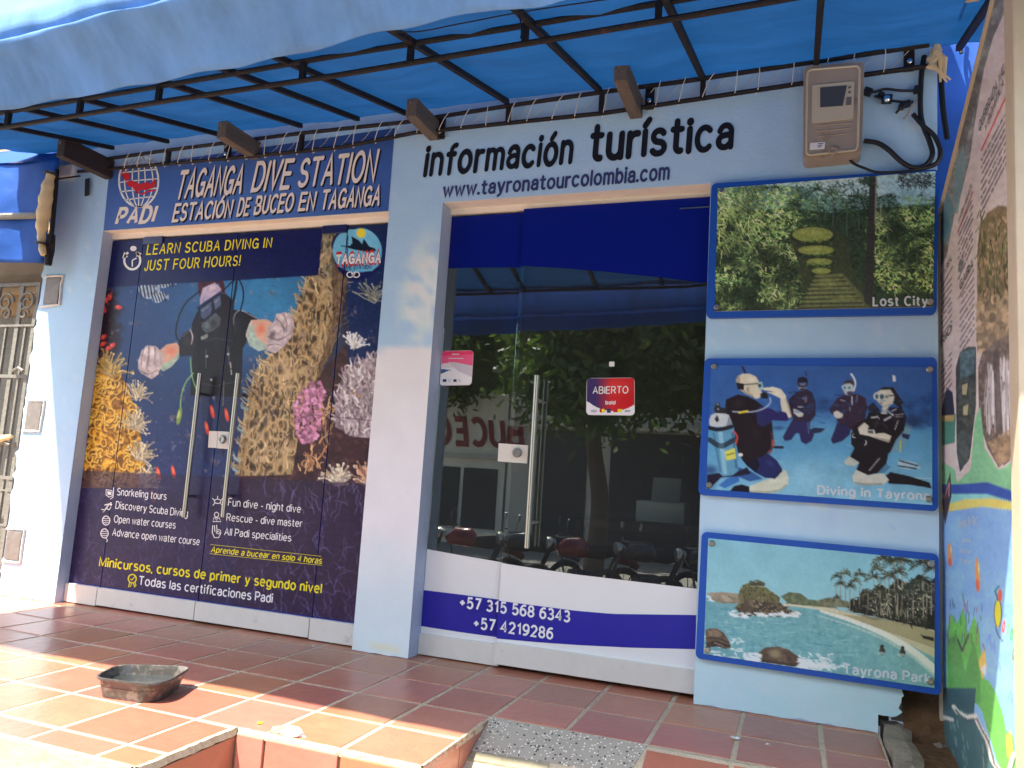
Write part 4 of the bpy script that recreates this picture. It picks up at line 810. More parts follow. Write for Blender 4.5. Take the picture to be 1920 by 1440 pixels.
R_(ell(248, 1085, 7.5, 8)[:-1], 2.2, True, 1); R_([(244, 1085), (247, 1088), (253, 1081)], 1.6, False, 1); R_([(243, 1092), (241, 1101), (245, 1099), (247, 1093)], 1.8, False, 1); R_([(250, 1093), (253, 1101), (255, 1098), (253, 1091)], 1.8, False, 1)
LV = np.array(big.v)
# share the glyphs out to the leaf they stick to
par = list(range(len(LV)))
def find(a):
    while par[a] != a: par[a] = par[par[a]]; a = par[a]
    return a
for f_ in big.f:
    for k in f_[1:]: par[find(k)] = find(f_[0])
root = np.array([find(i) for i in range(len(LV))]); cx = {r: LV[root == r, 0].mean() for r in np.unique(root)}
for f_, mi in zip(big.f, big.mi):
    x = cx[root[f_[0]]]; k = sum(x > s for s in SEAM[1:4]); lb[k].add([LV[i] for i in f_], [tuple(range(len(f_)))], None, mi)
steel_x = {1: (358, 373, 347, 700, 970), 2: (0, 443, 421, 700, 970)}
def pull_handle(parent, top, bot, GYp, r=.0125, off=.062):
    a = on_y(*top, GYp-off); b = on_y(*bot, GYp-off); x = (a[0]+b[0])/2; a[0] = b[0] = x
    h = MB(); h.tube([a, b], r, 14)
    for z in (a[2]-.12, b[2]+.12): h.tube([(x, GYp-off, z), (x, GYp-.001, z)], r*.7, 10)
    return h.build('pull_handle', M['steel'], parent, True)
def lock_plate(parent, px, GYp, cyl=None):
    l = MB(); P = [on_y(*p, GYp-.012) for p in px]; l.prism(P, (0, .011, 0)); lo = l.build('lock_plate', M['rail_alu'], parent)
    if cyl:
        c = on_y(*cyl, GYp-.012); k = MB(); k.lathe([(.024, 0), (.024, .010), (.02, .016), (.012, .016), (.011, .011), (.004, .011)], c, (0, -1, 0), 24); k.build('lock_cylinder', M['steel_dark'], parent, True)
for i in range(4):
    x0, x1 = SEAM[i]+.003, SEAM[i+1]-.003
    gb = MB(); door = i in (1, 2); zb = .012 if door else .006
    gb.box2((x0, GY, zb+.02), (x1, GY+.012, ZT), .001)
    panel = gb.build('glass_door' if door else 'side_panel', M['film_blue'], shop)
    printed('window_print', dp, (x0, GY-.001, ZT), (x1, GY-.001, ZT), (x1, GY-.001, ZB+.006), (x0, GY-.001, ZB+.006), .0048, M['print'], panel, 1.22)
    if lb[i].v: lb[i].build('lettering', [M['txt_white'], M['txt_yellow'], M['txt_red'], M['txt_slate']], panel)
    rl = MB(); rl.box2((x0, GY-.022, zb), (x1, GY+.03, ZB), .002); rl.build('bottom_rail', M['rail_alu'], panel)
    if i == 1:
        pull_handle(panel, (373, 700), (347, 970), GY); lock_plate(panel, [(392, 808), (408, 808.5), (406, 840), (390, 839)], GY)
    if i == 2:
        pull_handle(panel, (443.5, 700), (421, 970), GY); lock_plate(panel, [(409, 808.5), (429, 809.5), (427, 842), (407, 840.5)], GY, (418, 824))
    if door:   # patch fitting at the top corner
        px0 = (271, 437, 303, 433) if i == 1 else (615, 413, 655, 409); cc = MB(); xa = x0 if i == 1 else x1-.16
        cc.box2((xa, GY-.010, ZT-.036), (xa+.16, GY+.02, ZT+.012), .003); cc.build('hinge_fitting', M['film_navy'], panel)
tk = MB(); tk.box2((D1[0], GY-.004, ZT+.013), (D1[1], GY+.05, D1[2])); tk.box2((D2[0], GY+.03, D2[2]-.03), (D2[1], GY+.08, D2[2])); tk.build('head_track', M['white_paint'], shop)
# ------------------------------------------------ right glass entrance: fixed pane and sliding door
RX = (D2[0]+.002, -1.362, D2[1]-.002); RG = GY+.012; ZT2 = D2[2]-.032
def film(parent, top, bot, m, name, plane, th=None):      # strip between two pixel polylines
    fm = MB(); n = len(top)
    V = [plane(*p) for p in top]+[plane(*p) for p in bot]; fm.add(V, [(i, i+1, n+i+1, n+i) for i in range(n-1)]); return fm.build(name, m, parent)
def curve_y(ctrl, xs):      # interpolate a pixel curve at given world x positions on plane
    return [np.interp(xs, [c[0] for c in ctrl], [c[1] for c in ctrl])]
CT = [on_y(*p, RG) for p in ((838, 500), (900, 498.5), (982, 498.5), (1060, 503), (1140, 510), (1240, 520), (1325, 531))]
CW = [on_y(*p, RG) for p in ((795, 1030), (860, 1042), (960, 1059), (1080, 1077), (1180, 1089), (1307, 1104))]
CS0 = [on_y(*p, RG) for p in ((786, 1107), (860, 1116), (935, 1126), (1010, 1136), (1080, 1145), (1150, 1151), (1307, 1153))]
CS1 = [on_y(*p, RG) for p in ((782, 1175), (860, 1187), (932, 1197), (1010, 1204), (1080, 1209), (1180, 1214), (1307, 1217))]
zf = lambda C, x: float(np.interp(x, [c[0] for c in C], [c[2] for c in C]))
for i, nm in ((0, 'side_panel'), (1, 'sliding_door')):
    x0, x1 = (RX[0], RX[1]+.01) if i == 0 else (RX[1], RX[2]); gy = RG+.03 if i == 0 else RG; zr0 = .006 if i == 0 else .022; zr1 = .108 if i == 0 else .125
    gb = MB(); gb.box2((x0, gy, zr1-.02), (x1, gy+.005, ZT2 if i else ZT2-.008)); panel = gb.build(nm, M['glass'], shop)
    xs = np.linspace(x0, x1, 24); y = gy-.0015
    def strip(zl, zh, m, name, yy=y):
        fm = MB(); n = len(xs); fm.add([(x, yy, zh(x)) for x in xs]+[(x, yy, zl(x)) for x in xs], [(k, k+1, n+k+1, n+k) for k in range(n-1)]); return fm.build(name, M[m], panel)
    strip(lambda x: zf(CT, x), lambda x: ZT2-(0 if i else .008), 'film_blue', 'blue_film')
    strip(lambda x: zr1-.005, lambda x: zf(CW, x), 'film_white', 'white_film')
    strip(lambda x: zf(CS1, x), lambda x: zf(CS0, x), 'film_stripe', 'stripe_film', y-.0015)
    rl = MB(); rl.box2((x0, gy-.02, zr0), (x1, gy+.03, zr1), .002); rl.build('bottom_rail', M['rail_alu'], panel)
    if i:
        pull_handle(panel, (1005, 704), (990, 1028), RG, .0125, .075)
        lk = lock_plate(panel, [(935, 831), (990, 835), (988, 869), (933, 865)], RG, (970, 849))
        tb = MB(); pl = lambda a, b: on_y(a, b, RG-.006)
        text(tb, '+57 315 568 6343', (862, 1138), (1069, 1166), 19, 19.5, pl, .035, 0); text(tb, '+57 4219286', (888, 1177), (1037, 1198), 19, 19.5, pl, .035, 0); tb.build('lettering', M['txt_white'], panel)
        hf = MB(); hf.box2((x1-.15, gy-.01, ZT2-.055), (x1, gy-.003, ZT2-.05)); hf.build('hinge_fitting', M['steel'], panel)
# interior seen through the glass
ir = MB(); ir.box2((-4.6, 3.6, -.0), (.5, 3.7, 3.0)); ir.box2((-4.66, .24, 0), (-4.56, 3.6, 3)); ir.box2((.4, .24, 0), (.5, 3.6, 3)); ir.build('interior_wall', M['interior'], shop)
ir = MB(); ir.box2((-4.56, .225, 2.9), (.4, 3.6, 3.0)); ir.build('interior_ceiling', M['interior'], shop)
ir = MB(); ir.box2((-4.56, .355, -.06), (.4, 3.6, .0)); ir.build('interior_floor', M['interior_dark'], shop)
rf = MB(); rf.box2((-4.7, .002, TOPZ), (.56, 3.75, TOPZ+.12)); rf.build('roof_slab', M['concrete'], shop)
DY = .62
q0 = on_y(1192, 978, DY); q1 = on_y(1283, 905, DY); xm = (q0[0]+q1[0])/2; zt_ = q0[2]
dk = thing('desk', 'dark wooden desk standing inside the shop behind the glass door', 'desk', (xm, DY, 0))
b_ = MB(); b_.box2((xm-.42, DY-.16, zt_-.04), (-.43, DY+.42, zt_), .004); b_.build('desk_top', M['dark_wood'], dk)
b_ = MB(); b_.box2((xm-.40, DY-.14, .0), (xm-.36, DY+.40, zt_-.04)); b_.box2((-.47, DY-.14, 0), (-.44, DY+.40, zt_-.04)); b_.box2((xm-.36, DY+.36, .1), (-.47, DY+.38, zt_-.04)); b_.build('desk_base', M['dark_wood'], dk)
pr = thing('printer', 'white office printer on the desk behind the sliding glass door', 'printer', (xm, DY, zt_))
b_ = MB(); b_.box2((q0[0], DY-.02, zt_+.001), (q1[0]+.01, DY+.24, zt_+(q1[2]-zt_)*.52), .010); b_.build('printer_body', M['printer_white'], pr)
b_ = MB(); b_.bar((xm+.005, DY+.15, zt_+(q1[2]-zt_)*.5), (xm+.005, DY+.20, q1[2]+.02), (q1[0]-q0[0])*.62, .012); b_.build('paper_tray', M['printer_white'], pr)
b_ = MB(); b_.box2((q0[0]+.03, DY-.10, zt_+.012), (q1[0]-.04, DY-.021, zt_+.02), .002); b_.build('output_tray', M['printer_white'], pr)
# ================================================================== STICKERS ON THE GLASS
def sticker(name, label, q, plane0, ru, rv):
    s = MB(); P = [plane0(*p) for p in rrect(q, ru, rv)]; s.prism(P, (0, .0012, 0)); o = s.build(name, M['film_white']); return tag(o, label, 'sticker')
sa = RG-.003; A0 = lambda x, y: on_y(x, y, sa); A1 = lambda x, y: on_y(x, y, sa-.0006); A2 = lambda x, y: on_y(x, y, sa-.0012)
qa = [(1100, 709), (1190, 708), (1190, 779), (1099, 778)]
st1 = sticker('open_sticker', 'red and navy ABIERTO sticker with card logos on the sliding door glass', qa, A0, .09, .11)
cva = Canvas(1095, 703, 1195, 784, (238, 236, 230), 3)
cva.blend(1*(cva.Y < 763-(np.abs(cva.X-1150)/48)**2*18+8), (196, 46, 50)); mm = (cva.Y < 763-(np.abs(cva.X-1150)/48)**2*18+8)
cva.blend(mm*np.clip((1146-cva.X)/30, 0, 1), (62, 50, 96)); cva.blend(mm*np.clip((cva.X-1140)/40, 0, 1)*.5, (170, 24, 30)); cva.blend(mm*np.clip(1-np.hypot((cva.X-1160)/40, (cva.Y-725)/20), 0, 1)*.3, (230, 120, 90))
def sticker_face(o, cv_, q, plane0, ru, rv, name):
    n = 60; uu, vv = np.meshgrid(np.linspace(.008, .992, n+1), np.linspace(.008, .992, n+1)); u = uu.ravel(); v = vv.ravel()
    P = np.array([bil(q, a, b_) for a, b_ in zip(u, v)]); i, j = np.meshgrid(np.arange(n), np.arange(n), indexing='ij'); a = (i*(n+1)+j).ravel(); f = np.stack([a, a+1, a+n+2, a+n+1], 1)
    c = np.stack([u[f].mean(1), v[f].mean(1)], 1); dx = np.clip(np.abs(c[:, 0]-.5)-.5+ru, 0, 1)/ru; dy = np.clip(np.abs(c[:, 1]-.5)-.5+rv, 0, 1)/rv; f = f[np.hypot(dx, dy) < .97]
    return quick(name, np.array([plane0(*p) for p in P]), f, M['board_print'], o, np.clip(lin(cv_.at(P[:, 0], P[:, 1]))*1.3, 0, .9))
sticker_face(st1, cva, qa, A1, .09, .11, 'sticker_print')
tb = MB(); text(tb, 'ABIERTO', (1111, 738), (1178, 737), 12.5, 12.5, A2, .01); text(tb, 'bold', (1135, 758), (1154, 758), 6.5, 6.5, A2, .04); text(tb, 'VISA', (1107, 773), (1119, 773), 4.2, 4.2, A2, .02, .2, 1)
disc(tb, (1127, 770), 3.2, 3.6, A2, 14, 2); disc(tb, (1131, 770), 3.2, 3.6, lambda x, y: on_y(x, y, sa-.0016), 14, 3); polyp(tb, [(1138, 766), (1145, 766), (1145, 774), (1138, 774)], A2, 1); polyp(tb, [(1150, 767), (1158, 767), (1158, 773), (1150, 773)], A2, 2); polyp(tb, [(1158, 767), (1166, 767), (1166, 773), (1158, 773)], A2, 3); text(tb, 'pay', (1172, 772), (1182, 772), 4, 4, A2, .01, 0, 1)
tb.build('lettering', [M['txt_white'], M['txt_slate'], M['txt_red'], M['txt_yellow']], st1)
qb = [(828, 658), (887, 657), (883, 722), (823, 723)]
sb_ = RG+.03-.003; B0 = lambda x, y: on_y(x, y, sb_); B1 = lambda x, y: on_y(x, y, sb_-.0006); B2 = lambda x, y: on_y(x, y, sb_-.0012)
P0 = [p+np.array([0.0, 0, 0]) for p in (B0(*a) for a in qb)]
shiftx = max(0, D2[0]+.004-min(p[0] for p in P0))
B0s = lambda x, y: B0(x, y)+np.array([shiftx, 0, 0]); B1s = lambda x, y: B1(x, y)+np.array([shiftx, 0, 0]); B2s = lambda x, y: B2(x, y)+np.array([shiftx, 0, 0])
st2 = sticker('card_sticker', 'pink and white card payment sticker at the left edge of the glass', qb, B0s, .11, .11)
cvb = Canvas(815, 650, 895, 730, (240, 234, 226), 3); cvb.blend((cvb.Y < 690)*.95, (206, 198, 200)); cvb.poly([(815, 650), (895, 650), (895, 676), (886, 686), (850, 679), (815, 684)], (226, 92, 128)); cvb.poly([(815, 650), (895, 650), (895, 664), (815, 668)], (212, 60, 100)); cvb.poly([(840, 678), (895, 688), (895, 712), (858, 696)], (190, 184, 192)); cvb.poly([(815, 690), (846, 694), (815, 708)], (58, 84, 132)); cvb.poly([(815, 706), (842, 694), (880, 712), (880, 730), (815, 730)], (242, 236, 228))
sticker_face(st2, cvb, qb, B1s, .11, .11, 'sticker_print')
tb = MB()
for k, (x, w_) in enumerate(((829, 7), (839, 5), (849, 6), (858, 5))): polyp(tb, [(x, 711), (x+w_, 711), (x+w_, 716), (x, 716)], B2s, k % 2)
ribbon(tb, [(846, 664), (860, 664)], 1.5, B2s, mi=2); ribbon(tb, [(840, 672), (868, 672)], 1.2, B2s, mi=2)
tb.build('lettering', [M['txt_slate'], M['txt_grey'], M['txt_white']], st2)
s3 = MB(); s3.prism([A0(*p) for p in ((1142, 678), (1152, 678), (1152, 687), (1142, 687))], (0, .0012, 0)); tag(s3.build('glass_tag', M['film_white']), 'tiny white square sticker above the ABIERTO sticker', 'sticker')

# ================================================================== PICTURE BOARDS
def palm(cv_, x, y, h, R, seed, trunk=(150, 140, 118), leaf=((46, 66, 38), (78, 96, 52), (30, 44, 30)), lean=0., n=17):
    r = np.random.default_rng(seed); cv_.line(spline([(x-lean*h, y+h), (x-lean*h*.35, y+h*.5), (x, y)], 5), R*.09, trunk, R*.06)
    for k in range(n):
        a = math.radians(-200+220*k/(n-1)+r.normal(0, 6)); L_ = R*r.uniform(.7, 1.15); pts = []; up_ = max(0, -math.sin(a))
        for t in np.linspace(0, 1, 7): pts.append((x+math.cos(a)*L_*t, y+math.sin(a)*L_*t*.9+L_*(.16+.22*abs(math.cos(a)))*t*t))
        c = np.array(leaf[r.integers(len(leaf))])*r.uniform(.8, 1.2); cv_.line(pts, R*.085, c, R*.03)
        for t in range(1, 7):
            q = pts[t]
            for s in (-1, 1): cv_.line([q, (q[0]+s*R*r.uniform(.05, .11), q[1]+R*r.uniform(.06, .18))], R*.035, c*r.uniform(.7, 1.25), R*.02, .9)
def leaves(cv_, n, box, cols, ln, w, seed, ang=(-1.57, .9), region=None, al=1., clump=0.):
    r = np.random.default_rng(seed); mk = cv_.mask(region) if region is not None else None; nz_ = cv_.n(34, seed+50, 3) if clump else None
    for _ in range(n):
        x, y = r.uniform(box[0], box[2]), r.uniform(box[1], box[3]); i = int((y-cv_.y0)*cv_.s); j = int((x-cv_.x0)*cv_.s)
        if not (0 <= i < cv_.h and 0 <= j < cv_.w): continue
        if mk is not None and mk[i, j] < .5: continue
        a = r.normal(*ang); l = ln*r.uniform(.4, 1.2); f = 1+clump*np.clip((nz_[i, j]-.5)*5, -.62, .9) if clump else 1
        c = np.clip(np.array(cols[r.integers(len(cols))])*r.uniform(.75, 1.25)*f, 0, 255)
        cv_.line([(x, y), (x+math.cos(a)*l, y+math.sin(a)*l), (x+math.cos(a)*l*1.6, y+math.sin(a)*l*1.4+l*.4)], w, c, w*.4, al)
G1 = ((58, 84, 46), (84, 110, 60), (36, 56, 34), (112, 132, 76)); G2 = ((24, 38, 26), (36, 54, 32), (52, 72, 44)); G3 = ((92, 124, 104), (74, 106, 90), (110, 140, 118)); G4 = ((120, 138, 74), (92, 112, 56), (70, 92, 50), (140, 152, 96))
c1 = Canvas(1335, 312, 1765, 592, (172, 196, 190), 1.4)
c1.blend(np.clip((c1.Y-330)/60, 0, 1)*.5, (150, 186, 186)); c1.poly([(1335, 360), (1400, 345), (1500, 350), (1560, 372), (1640, 372), (1700, 350), (1765, 372), (1765, 420), (1335, 430)], (86, 120, 108)); leaves(c1, 1100, (1340, 340, 1640, 430), G3, 4, 2., 1, (-1., 1.2), None, 1., .6)
c1.poly([(1640, 330), (1765, 318), (1765, 380), (1690, 384)], (150, 186, 190), .8)
c1.poly([(1335, 400), (1480, 390), (1560, 400), (1640, 390), (1765, 384), (1765, 592), (1335, 592)], (42, 60, 36)); c1.blend((c1.Y > 395)*np.clip((c1.n(30, 3)-.5)*4, 0, 1)*.8, (22, 34, 22))
leaves(c1, 2200, (1470, 365, 1765, 590), G1[:2]+((70, 92, 58),), 5, 2.2, 2, (-1., 1.3), None, 1., 1.); leaves(c1, 2600, (1335, 350, 1500, 590), G1+G4, 6, 2.2, 3, (-1., 1.2), None, 1., 1.); leaves(c1, 900, (1640, 395, 1760, 550), G4[:3]+((84, 102, 60),), 6, 2.2, 5, (-1., 1.2), None, 1., 1.1)
c1.ell(1375, 440, 26, 60, (24, 34, 24), .1, .5, .9); c1.ell(1420, 520, 50, 46, (20, 30, 22), .2, .45, .9); c1.ell(1385, 560, 40, 26, (18, 26, 20), 0, .5, .9); leaves(c1, 200, (1340, 350, 1420, 470), G4, 13, 1.8, 6, (1.1, .7), None, 1., .8); leaves(c1, 400, (1420, 450, 1510, 570), G4, 7, 2., 7, (-1., 1.3), None, 1., .9)
for (x, y, h, R, k) in ((1533, 355, 60, 20, 1), (1562, 362, 66, 22, 2), (1610, 370, 60, 24, 3), (1486, 382, 60, 16, 4), (1588, 395, 50, 22, 6), (1665, 400, 60, 30, 7), (1720, 440, 70, 34, 8), (1700, 480, 60, 34, 9)): palm(c1, x, y, h, R, k, (70, 80, 60), G2+((62, 84, 52),), n=11)
c1.poly([(1478, 440), (1500, 425), (1560, 425), (1590, 450), (1600, 520), (1640, 560), (1650, 592), (1490, 592), (1510, 560), (1500, 500)], (50, 58, 34))
for cx, cy, rx, ry in ((1524, 440, 38, 14), (1530, 469, 34, 9), (1536, 491, 24, 7), (1540, 508, 18, 6)):
    c1.ell(cx, cy+5, rx+3, ry+3, (36, 40, 28)); c1.ell(cx, cy, rx, ry, (126, 138, 62)); c1.ell(cx-4, cy-ry*.25, rx*.7, ry*.55, (150, 158, 78), al=.8, soft=.7)
c1.poly([(1530, 515), (1580, 512), (1620, 556), (1640, 592), (1490, 592), (1512, 556)], (84, 92, 52)); r = np.random.default_rng(4)
for k in range(9): y = 518+k*8; c1.line([(1526-k*4.2, y+4), (1580+k*6, y+r.uniform(-2, 3))], 2.2, (52, 56, 36)); c1.line([(1528-k*4, y), (1578+k*6, y-2)], 2.6, (120, 126, 74), al=.8)
c1.ell(1552, 530, 26, 12, (120, 128, 66), al=.7, soft=.6); c1.ell(1580, 560, 34, 8, (112, 116, 62), al=.6, soft=.6); c1.blend(np.clip((c1.Y-562)/24, 0, 1)*.45, (40, 40, 26))
c1.line([(1637, 322), (1635, 400), (1632, 470), (1628, 562)], 13, (44, 42, 36), 16); c1.line([(1643, 325), (1641, 420)], 3, (132, 122, 100)); c1.line([(1652, 380), (1650, 420)], 3, (150, 150, 130), al=.6)
leaves(c1, 200, (1684, 322, 1752, 350), ((40, 46, 44), (90, 100, 92), (30, 36, 34)), 6, 1.8, 8, (.8, 1.2)); leaves(c1, 60, (1610, 320, 1640, 345), G2, 7, 1.6, 9, (.8, 1.))
c1.blend(.09+0*c1.X, (170, 190, 190)); c1.grain(.2, 4, 401)
for cx, cy, rx, ry in ((1524, 440, 38, 14), (1530, 469, 34, 9), (1536, 491, 24, 7)): leaves(c1, 26, (cx-rx, cy+ry-2, cx+rx, cy+ry+4), G1[:2], 4, 1.8, int(cx))
c2 = Canvas(1318, 676, 1765, 965, (52, 92, 156), 1.6)
c2.blend(np.clip((c2.Y-690)/130, 0, 1)**1.5*.6, (62, 124, 190)); c2.blend(np.clip((690+60-c2.Y)/60, 0, 1)*np.clip((1500-c2.X)/200, 0, 1)*.4, (58, 112, 196)); fl = np.clip((c2.Y-(778-12*np.exp(-((c2.X-1540)/80)**2)))/40, 0, 1); c2.blend(fl*.9, (96, 164, 200)); c2.blend(np.clip((c2.Y-840)/110, 0, 1)*.8, (150, 206, 220))
c2.blend(np.clip(1-np.hypot((c2.X-1530)/130, (c2.Y-890)/50), 0, 1)*.4, (170, 218, 226)); c2.blend(np.clip((c2.n(26, 4)-.5)*3, 0, 1)*fl*.3, (80, 150, 190)); c2.blend(np.clip((c2.X-1680)/60, 0, 1)*(c2.Y < 800)*np.clip((c2.n(18, 8)-.4)*3, 0, 1)*(c2.Y > 735)*.8, (32, 60, 110)); c2.blend(np.clip((c2.n(10, 5)-.5)*4, 0, 1)*np.clip(1-np.abs(c2.Y-768)/20, 0, 1)*.6, (40, 74, 128)); c2.blend(np.clip((1350-c2.X)/30, 0, 1)*np.clip((c2.Y-860)/30, 0, 1)*.6, (40, 84, 130))
BLK = (30, 24, 30); SKN = (218, 211, 182)
P, LN, EL = tracer(c2, 1303, 656, .2443)
for x, y, rx, ry in ((1730, 560, 90, 70), (1780, 480, 60, 40), (980, 430, 90, 60), (1000, 390, 60, 30), (120, 920, 80, 50), (640, 600, 70, 22), (1640, 430, 60, 40)): EL(x, y, rx, ry, (38, 66, 112), 0, .7, .8)
r = np.random.default_rng(12)
for _ in range(160): x, y = r.uniform(620, 1810), r.normal(470, 60); EL(x, y, r.uniform(6, 26), r.uniform(4, 12), ((36, 62, 108), (70, 120, 160), (46, 78, 126))[r.integers(3)], 0, .4, .7)
for _ in range(120): x, y = r.uniform(600, 1400), r.uniform(640, 1100); EL(x, y, r.uniform(10, 50), r.uniform(2, 6), ((120, 180, 196), (190, 222, 216))[r.integers(2)], 0, .3, .8)
# second and third divers
P([(750, 535), (885, 535), (880, 600), (915, 650), (895, 700), (850, 725), (815, 705), (800, 640), (775, 640), (740, 690), (690, 700), (675, 670), (710, 600)], (46, 42, 86)); P([(885, 610), (920, 596), (1002, 604), (965, 636), (900, 642)], (40, 44, 70)); LN([(868, 560), (872, 640)], 10, (90, 120, 170), al=.7)
P([(720, 378), (780, 322), (858, 303), (900, 326), (925, 400), (928, 500), (890, 550), (760, 550), (735, 480), (716, 425)], (48, 38, 58), 1, .2); P([(720, 385), (760, 350), (756, 460), (735, 470)], (40, 32, 52)); LN([(720, 330), (770, 320), (780, 345)], 5, (28, 28, 44))
P([(755, 450), (800, 466), (835, 490), (825, 512), (795, 516), (758, 486)], (196, 196, 184)); P([(790, 433), (832, 433), (832, 441), (790, 441)], (206, 208, 214)); EL(850, 380, 12, 26, (120, 120, 140), 0, .7); EL(830, 372, 8, 8, (150, 140, 160), 0, .8)
EL(825, 268, 36, 46, (150, 152, 164)); P([(784, 250), (792, 215), (826, 205), (862, 218), (868, 252)], (34, 30, 44)); P([(786, 246), (866, 244), (862, 282), (828, 290), (792, 282)], (40, 42, 62)); P([(800, 254), (852, 252), (848, 274), (806, 276)], (98, 112, 140)); P([(805, 295), (850, 292), (846, 318), (812, 320)], (60, 60, 80)); LN([(846, 168), (858, 196)], 9, (44, 44, 64))
P([(1090, 560), (1200, 590), (1190, 650), (1130, 700), (1060, 722), (1043, 690), (1070, 620)], (44, 40, 80)); P([(1030, 450), (1090, 372), (1150, 346), (1250, 338), (1312, 370), (1322, 440), (1300, 570), (1200, 596), (1100, 562), (1075, 510), (1040, 482)], (54, 38, 56), 1, .2); P([(1180, 590), (1300, 560), (1290, 620), (1210, 620)], (44, 30, 40))
EL(1178, 296, 40, 54, (186, 188, 190)); P([(1140, 262), (1150, 238), (1190, 228), (1220, 240), (1218, 272), (1190, 256)], (60, 54, 58)); P([(1124, 280), (1140, 268), (1212, 276), (1206, 308), (1150, 312), (1130, 302)], (176, 206, 210)); P([(1140, 280), (1160, 279), (1158, 300), (1142, 300)], (96, 130, 146)); P([(1176, 282), (1196, 284), (1194, 300), (1176, 300)], (96, 130, 146)); LN([(1200, 186), (1222, 220), (1232, 262), (1220, 312)], 15, (222, 226, 222), 12); EL(1190, 334, 24, 16, (70, 66, 80))
P([(1062, 480), (1090, 466), (1138, 490), (1130, 520), (1090, 528), (1068, 508)], (208, 206, 196)); LN([(1205, 360), (1206, 420)], 11, (190, 192, 200)); LN([(1120, 385), (1150, 392)], 8, (170, 170, 180)); LN([(1244, 350), (1240, 400)], 8, (130, 130, 150)); LN([(1190, 440), (1192, 470)], 5, (200, 200, 206)); LN([(1140, 495), (1170, 496)], 10, (50, 46, 60)); LN([(1075, 345), (1140, 350)], 4, (30, 30, 46))
# left diver
P([(330, 900), (430, 930), (520, 990), (420, 1010), (300, 960)], (52, 92, 150)); P([(180, 1040), (250, 985), (335, 955), (342, 1010), (230, 1062)], (58, 112, 180)); P([(92, 960), (160, 948), (340, 930), (400, 900), (430, 950), (330, 970), (200, 980), (130, 1050), (95, 1075)], (34, 30, 50))
P([(420, 1045), (560, 990), (640, 975), (668, 915), (700, 930), (720, 985), (712, 1040), (650, 1085), (560, 1102), (420, 1098)], (206, 212, 188)); P([(420, 1080), (560, 1086), (650, 1070), (700, 1030), (712, 1040), (650, 1085), (560, 1102), (420, 1098)], (150, 158, 136), .7); EL(600, 1010, 80, 22, (226, 230, 206), -.2, .7, .8); P([(268, 1085), (300, 1045), (360, 1033), (416, 1050), (420, 1097), (280, 1094)], (26, 22, 30))
P([(360, 840), (470, 820), (560, 795), (630, 850), (670, 915), (612, 988), (540, 982), (460, 940), (400, 890)], (38, 42, 92)); P([(360, 840), (470, 820), (500, 880), (470, 940), (400, 890)], (26, 24, 40)); P([(600, 985), (668, 915), (672, 930), (612, 992)], (28, 30, 66)); EL(580, 870, 50, 30, (58, 66, 124), .6, .6, .8)
P([(228, 470), (240, 380), (330, 342), (400, 358), (470, 390), (520, 430), (575, 490), (592, 560), (602, 660), (592, 740), (550, 800), (480, 835), (372, 855), (330, 790), (312, 700), (300, 600), (270, 520)], (34, 26, 30)); EL(330, 410, 60, 40, (58, 50, 56), -.3, .5, .9); EL(470, 640, 50, 110, (48, 40, 44), 0, .45, .9); LN([(400, 360), (420, 470), (470, 560)], 7, (18, 14, 18)); P([(470, 480), (500, 430), (560, 450), (580, 560), (520, 590), (480, 570)], (44, 44, 92))
P([(520, 470), (560, 445), (640, 468), (722, 488), (738, 528), (700, 546), (600, 540), (540, 560)], (44, 38, 96)); LN([(600, 455), (640, 480)], 6, (130, 140, 190), al=.7)
P([(575, 610), (600, 640), (612, 720), (585, 790), (560, 800), (590, 720)], (70, 50, 56)); EL(600, 715, 12, 30, (196, 90, 80), 0, .8); LN([(612, 748), (672, 748)], 20, (34, 36, 46)); EL(580, 780, 12, 10, (200, 70, 60), 0, .8)
P([(108, 540), (125, 500), (160, 484), (215, 484), (262, 500), (285, 560), (302, 640), (325, 800), (332, 930), (290, 962), (215, 972), (182, 940), (150, 760), (120, 640)], (96, 156, 186)); P([(108, 540), (125, 500), (160, 484), (215, 484), (262, 500), (280, 545), (275, 590), (115, 590)], (200, 208, 208)); P([(262, 500), (285, 560), (280, 590), (240, 590)], (120, 136, 148), .8)
LN([(195, 630), (230, 940)], 34, (150, 200, 216), al=.75); LN([(145, 640), (195, 930)], 16, (60, 112, 150), al=.7); LN([(290, 640), (318, 900)], 20, (56, 106, 144), al=.8); LN([(105, 596), (180, 612), (280, 590)], 30, (34, 36, 46)); LN([(112, 690), (200, 738), (302, 690)], 38, (44, 62, 78)); P([(180, 715), (225, 720), (222, 760), (180, 755)], (70, 96, 116)); P([(228, 780), (306, 752), (318, 835), (240, 850)], (214, 214, 96)); LN([(245, 808), (300, 792)], 7, (90, 90, 40)); P([(150, 530), (172, 500), (186, 540), (168, 558)], (40, 46, 52)); EL(350, 805, 18, 14, (226, 226, 220))
P([(145, 455), (165, 405), (190, 405), (195, 440), (240, 450), (240, 490), (160, 485)], (42, 42, 48)); EL(176, 418, 10, 10, (120, 128, 134)); EL(178, 455, 9, 7, (150, 160, 166)); LN([(300, 625), (325, 668), (314, 722)], 13, (204, 74, 66))
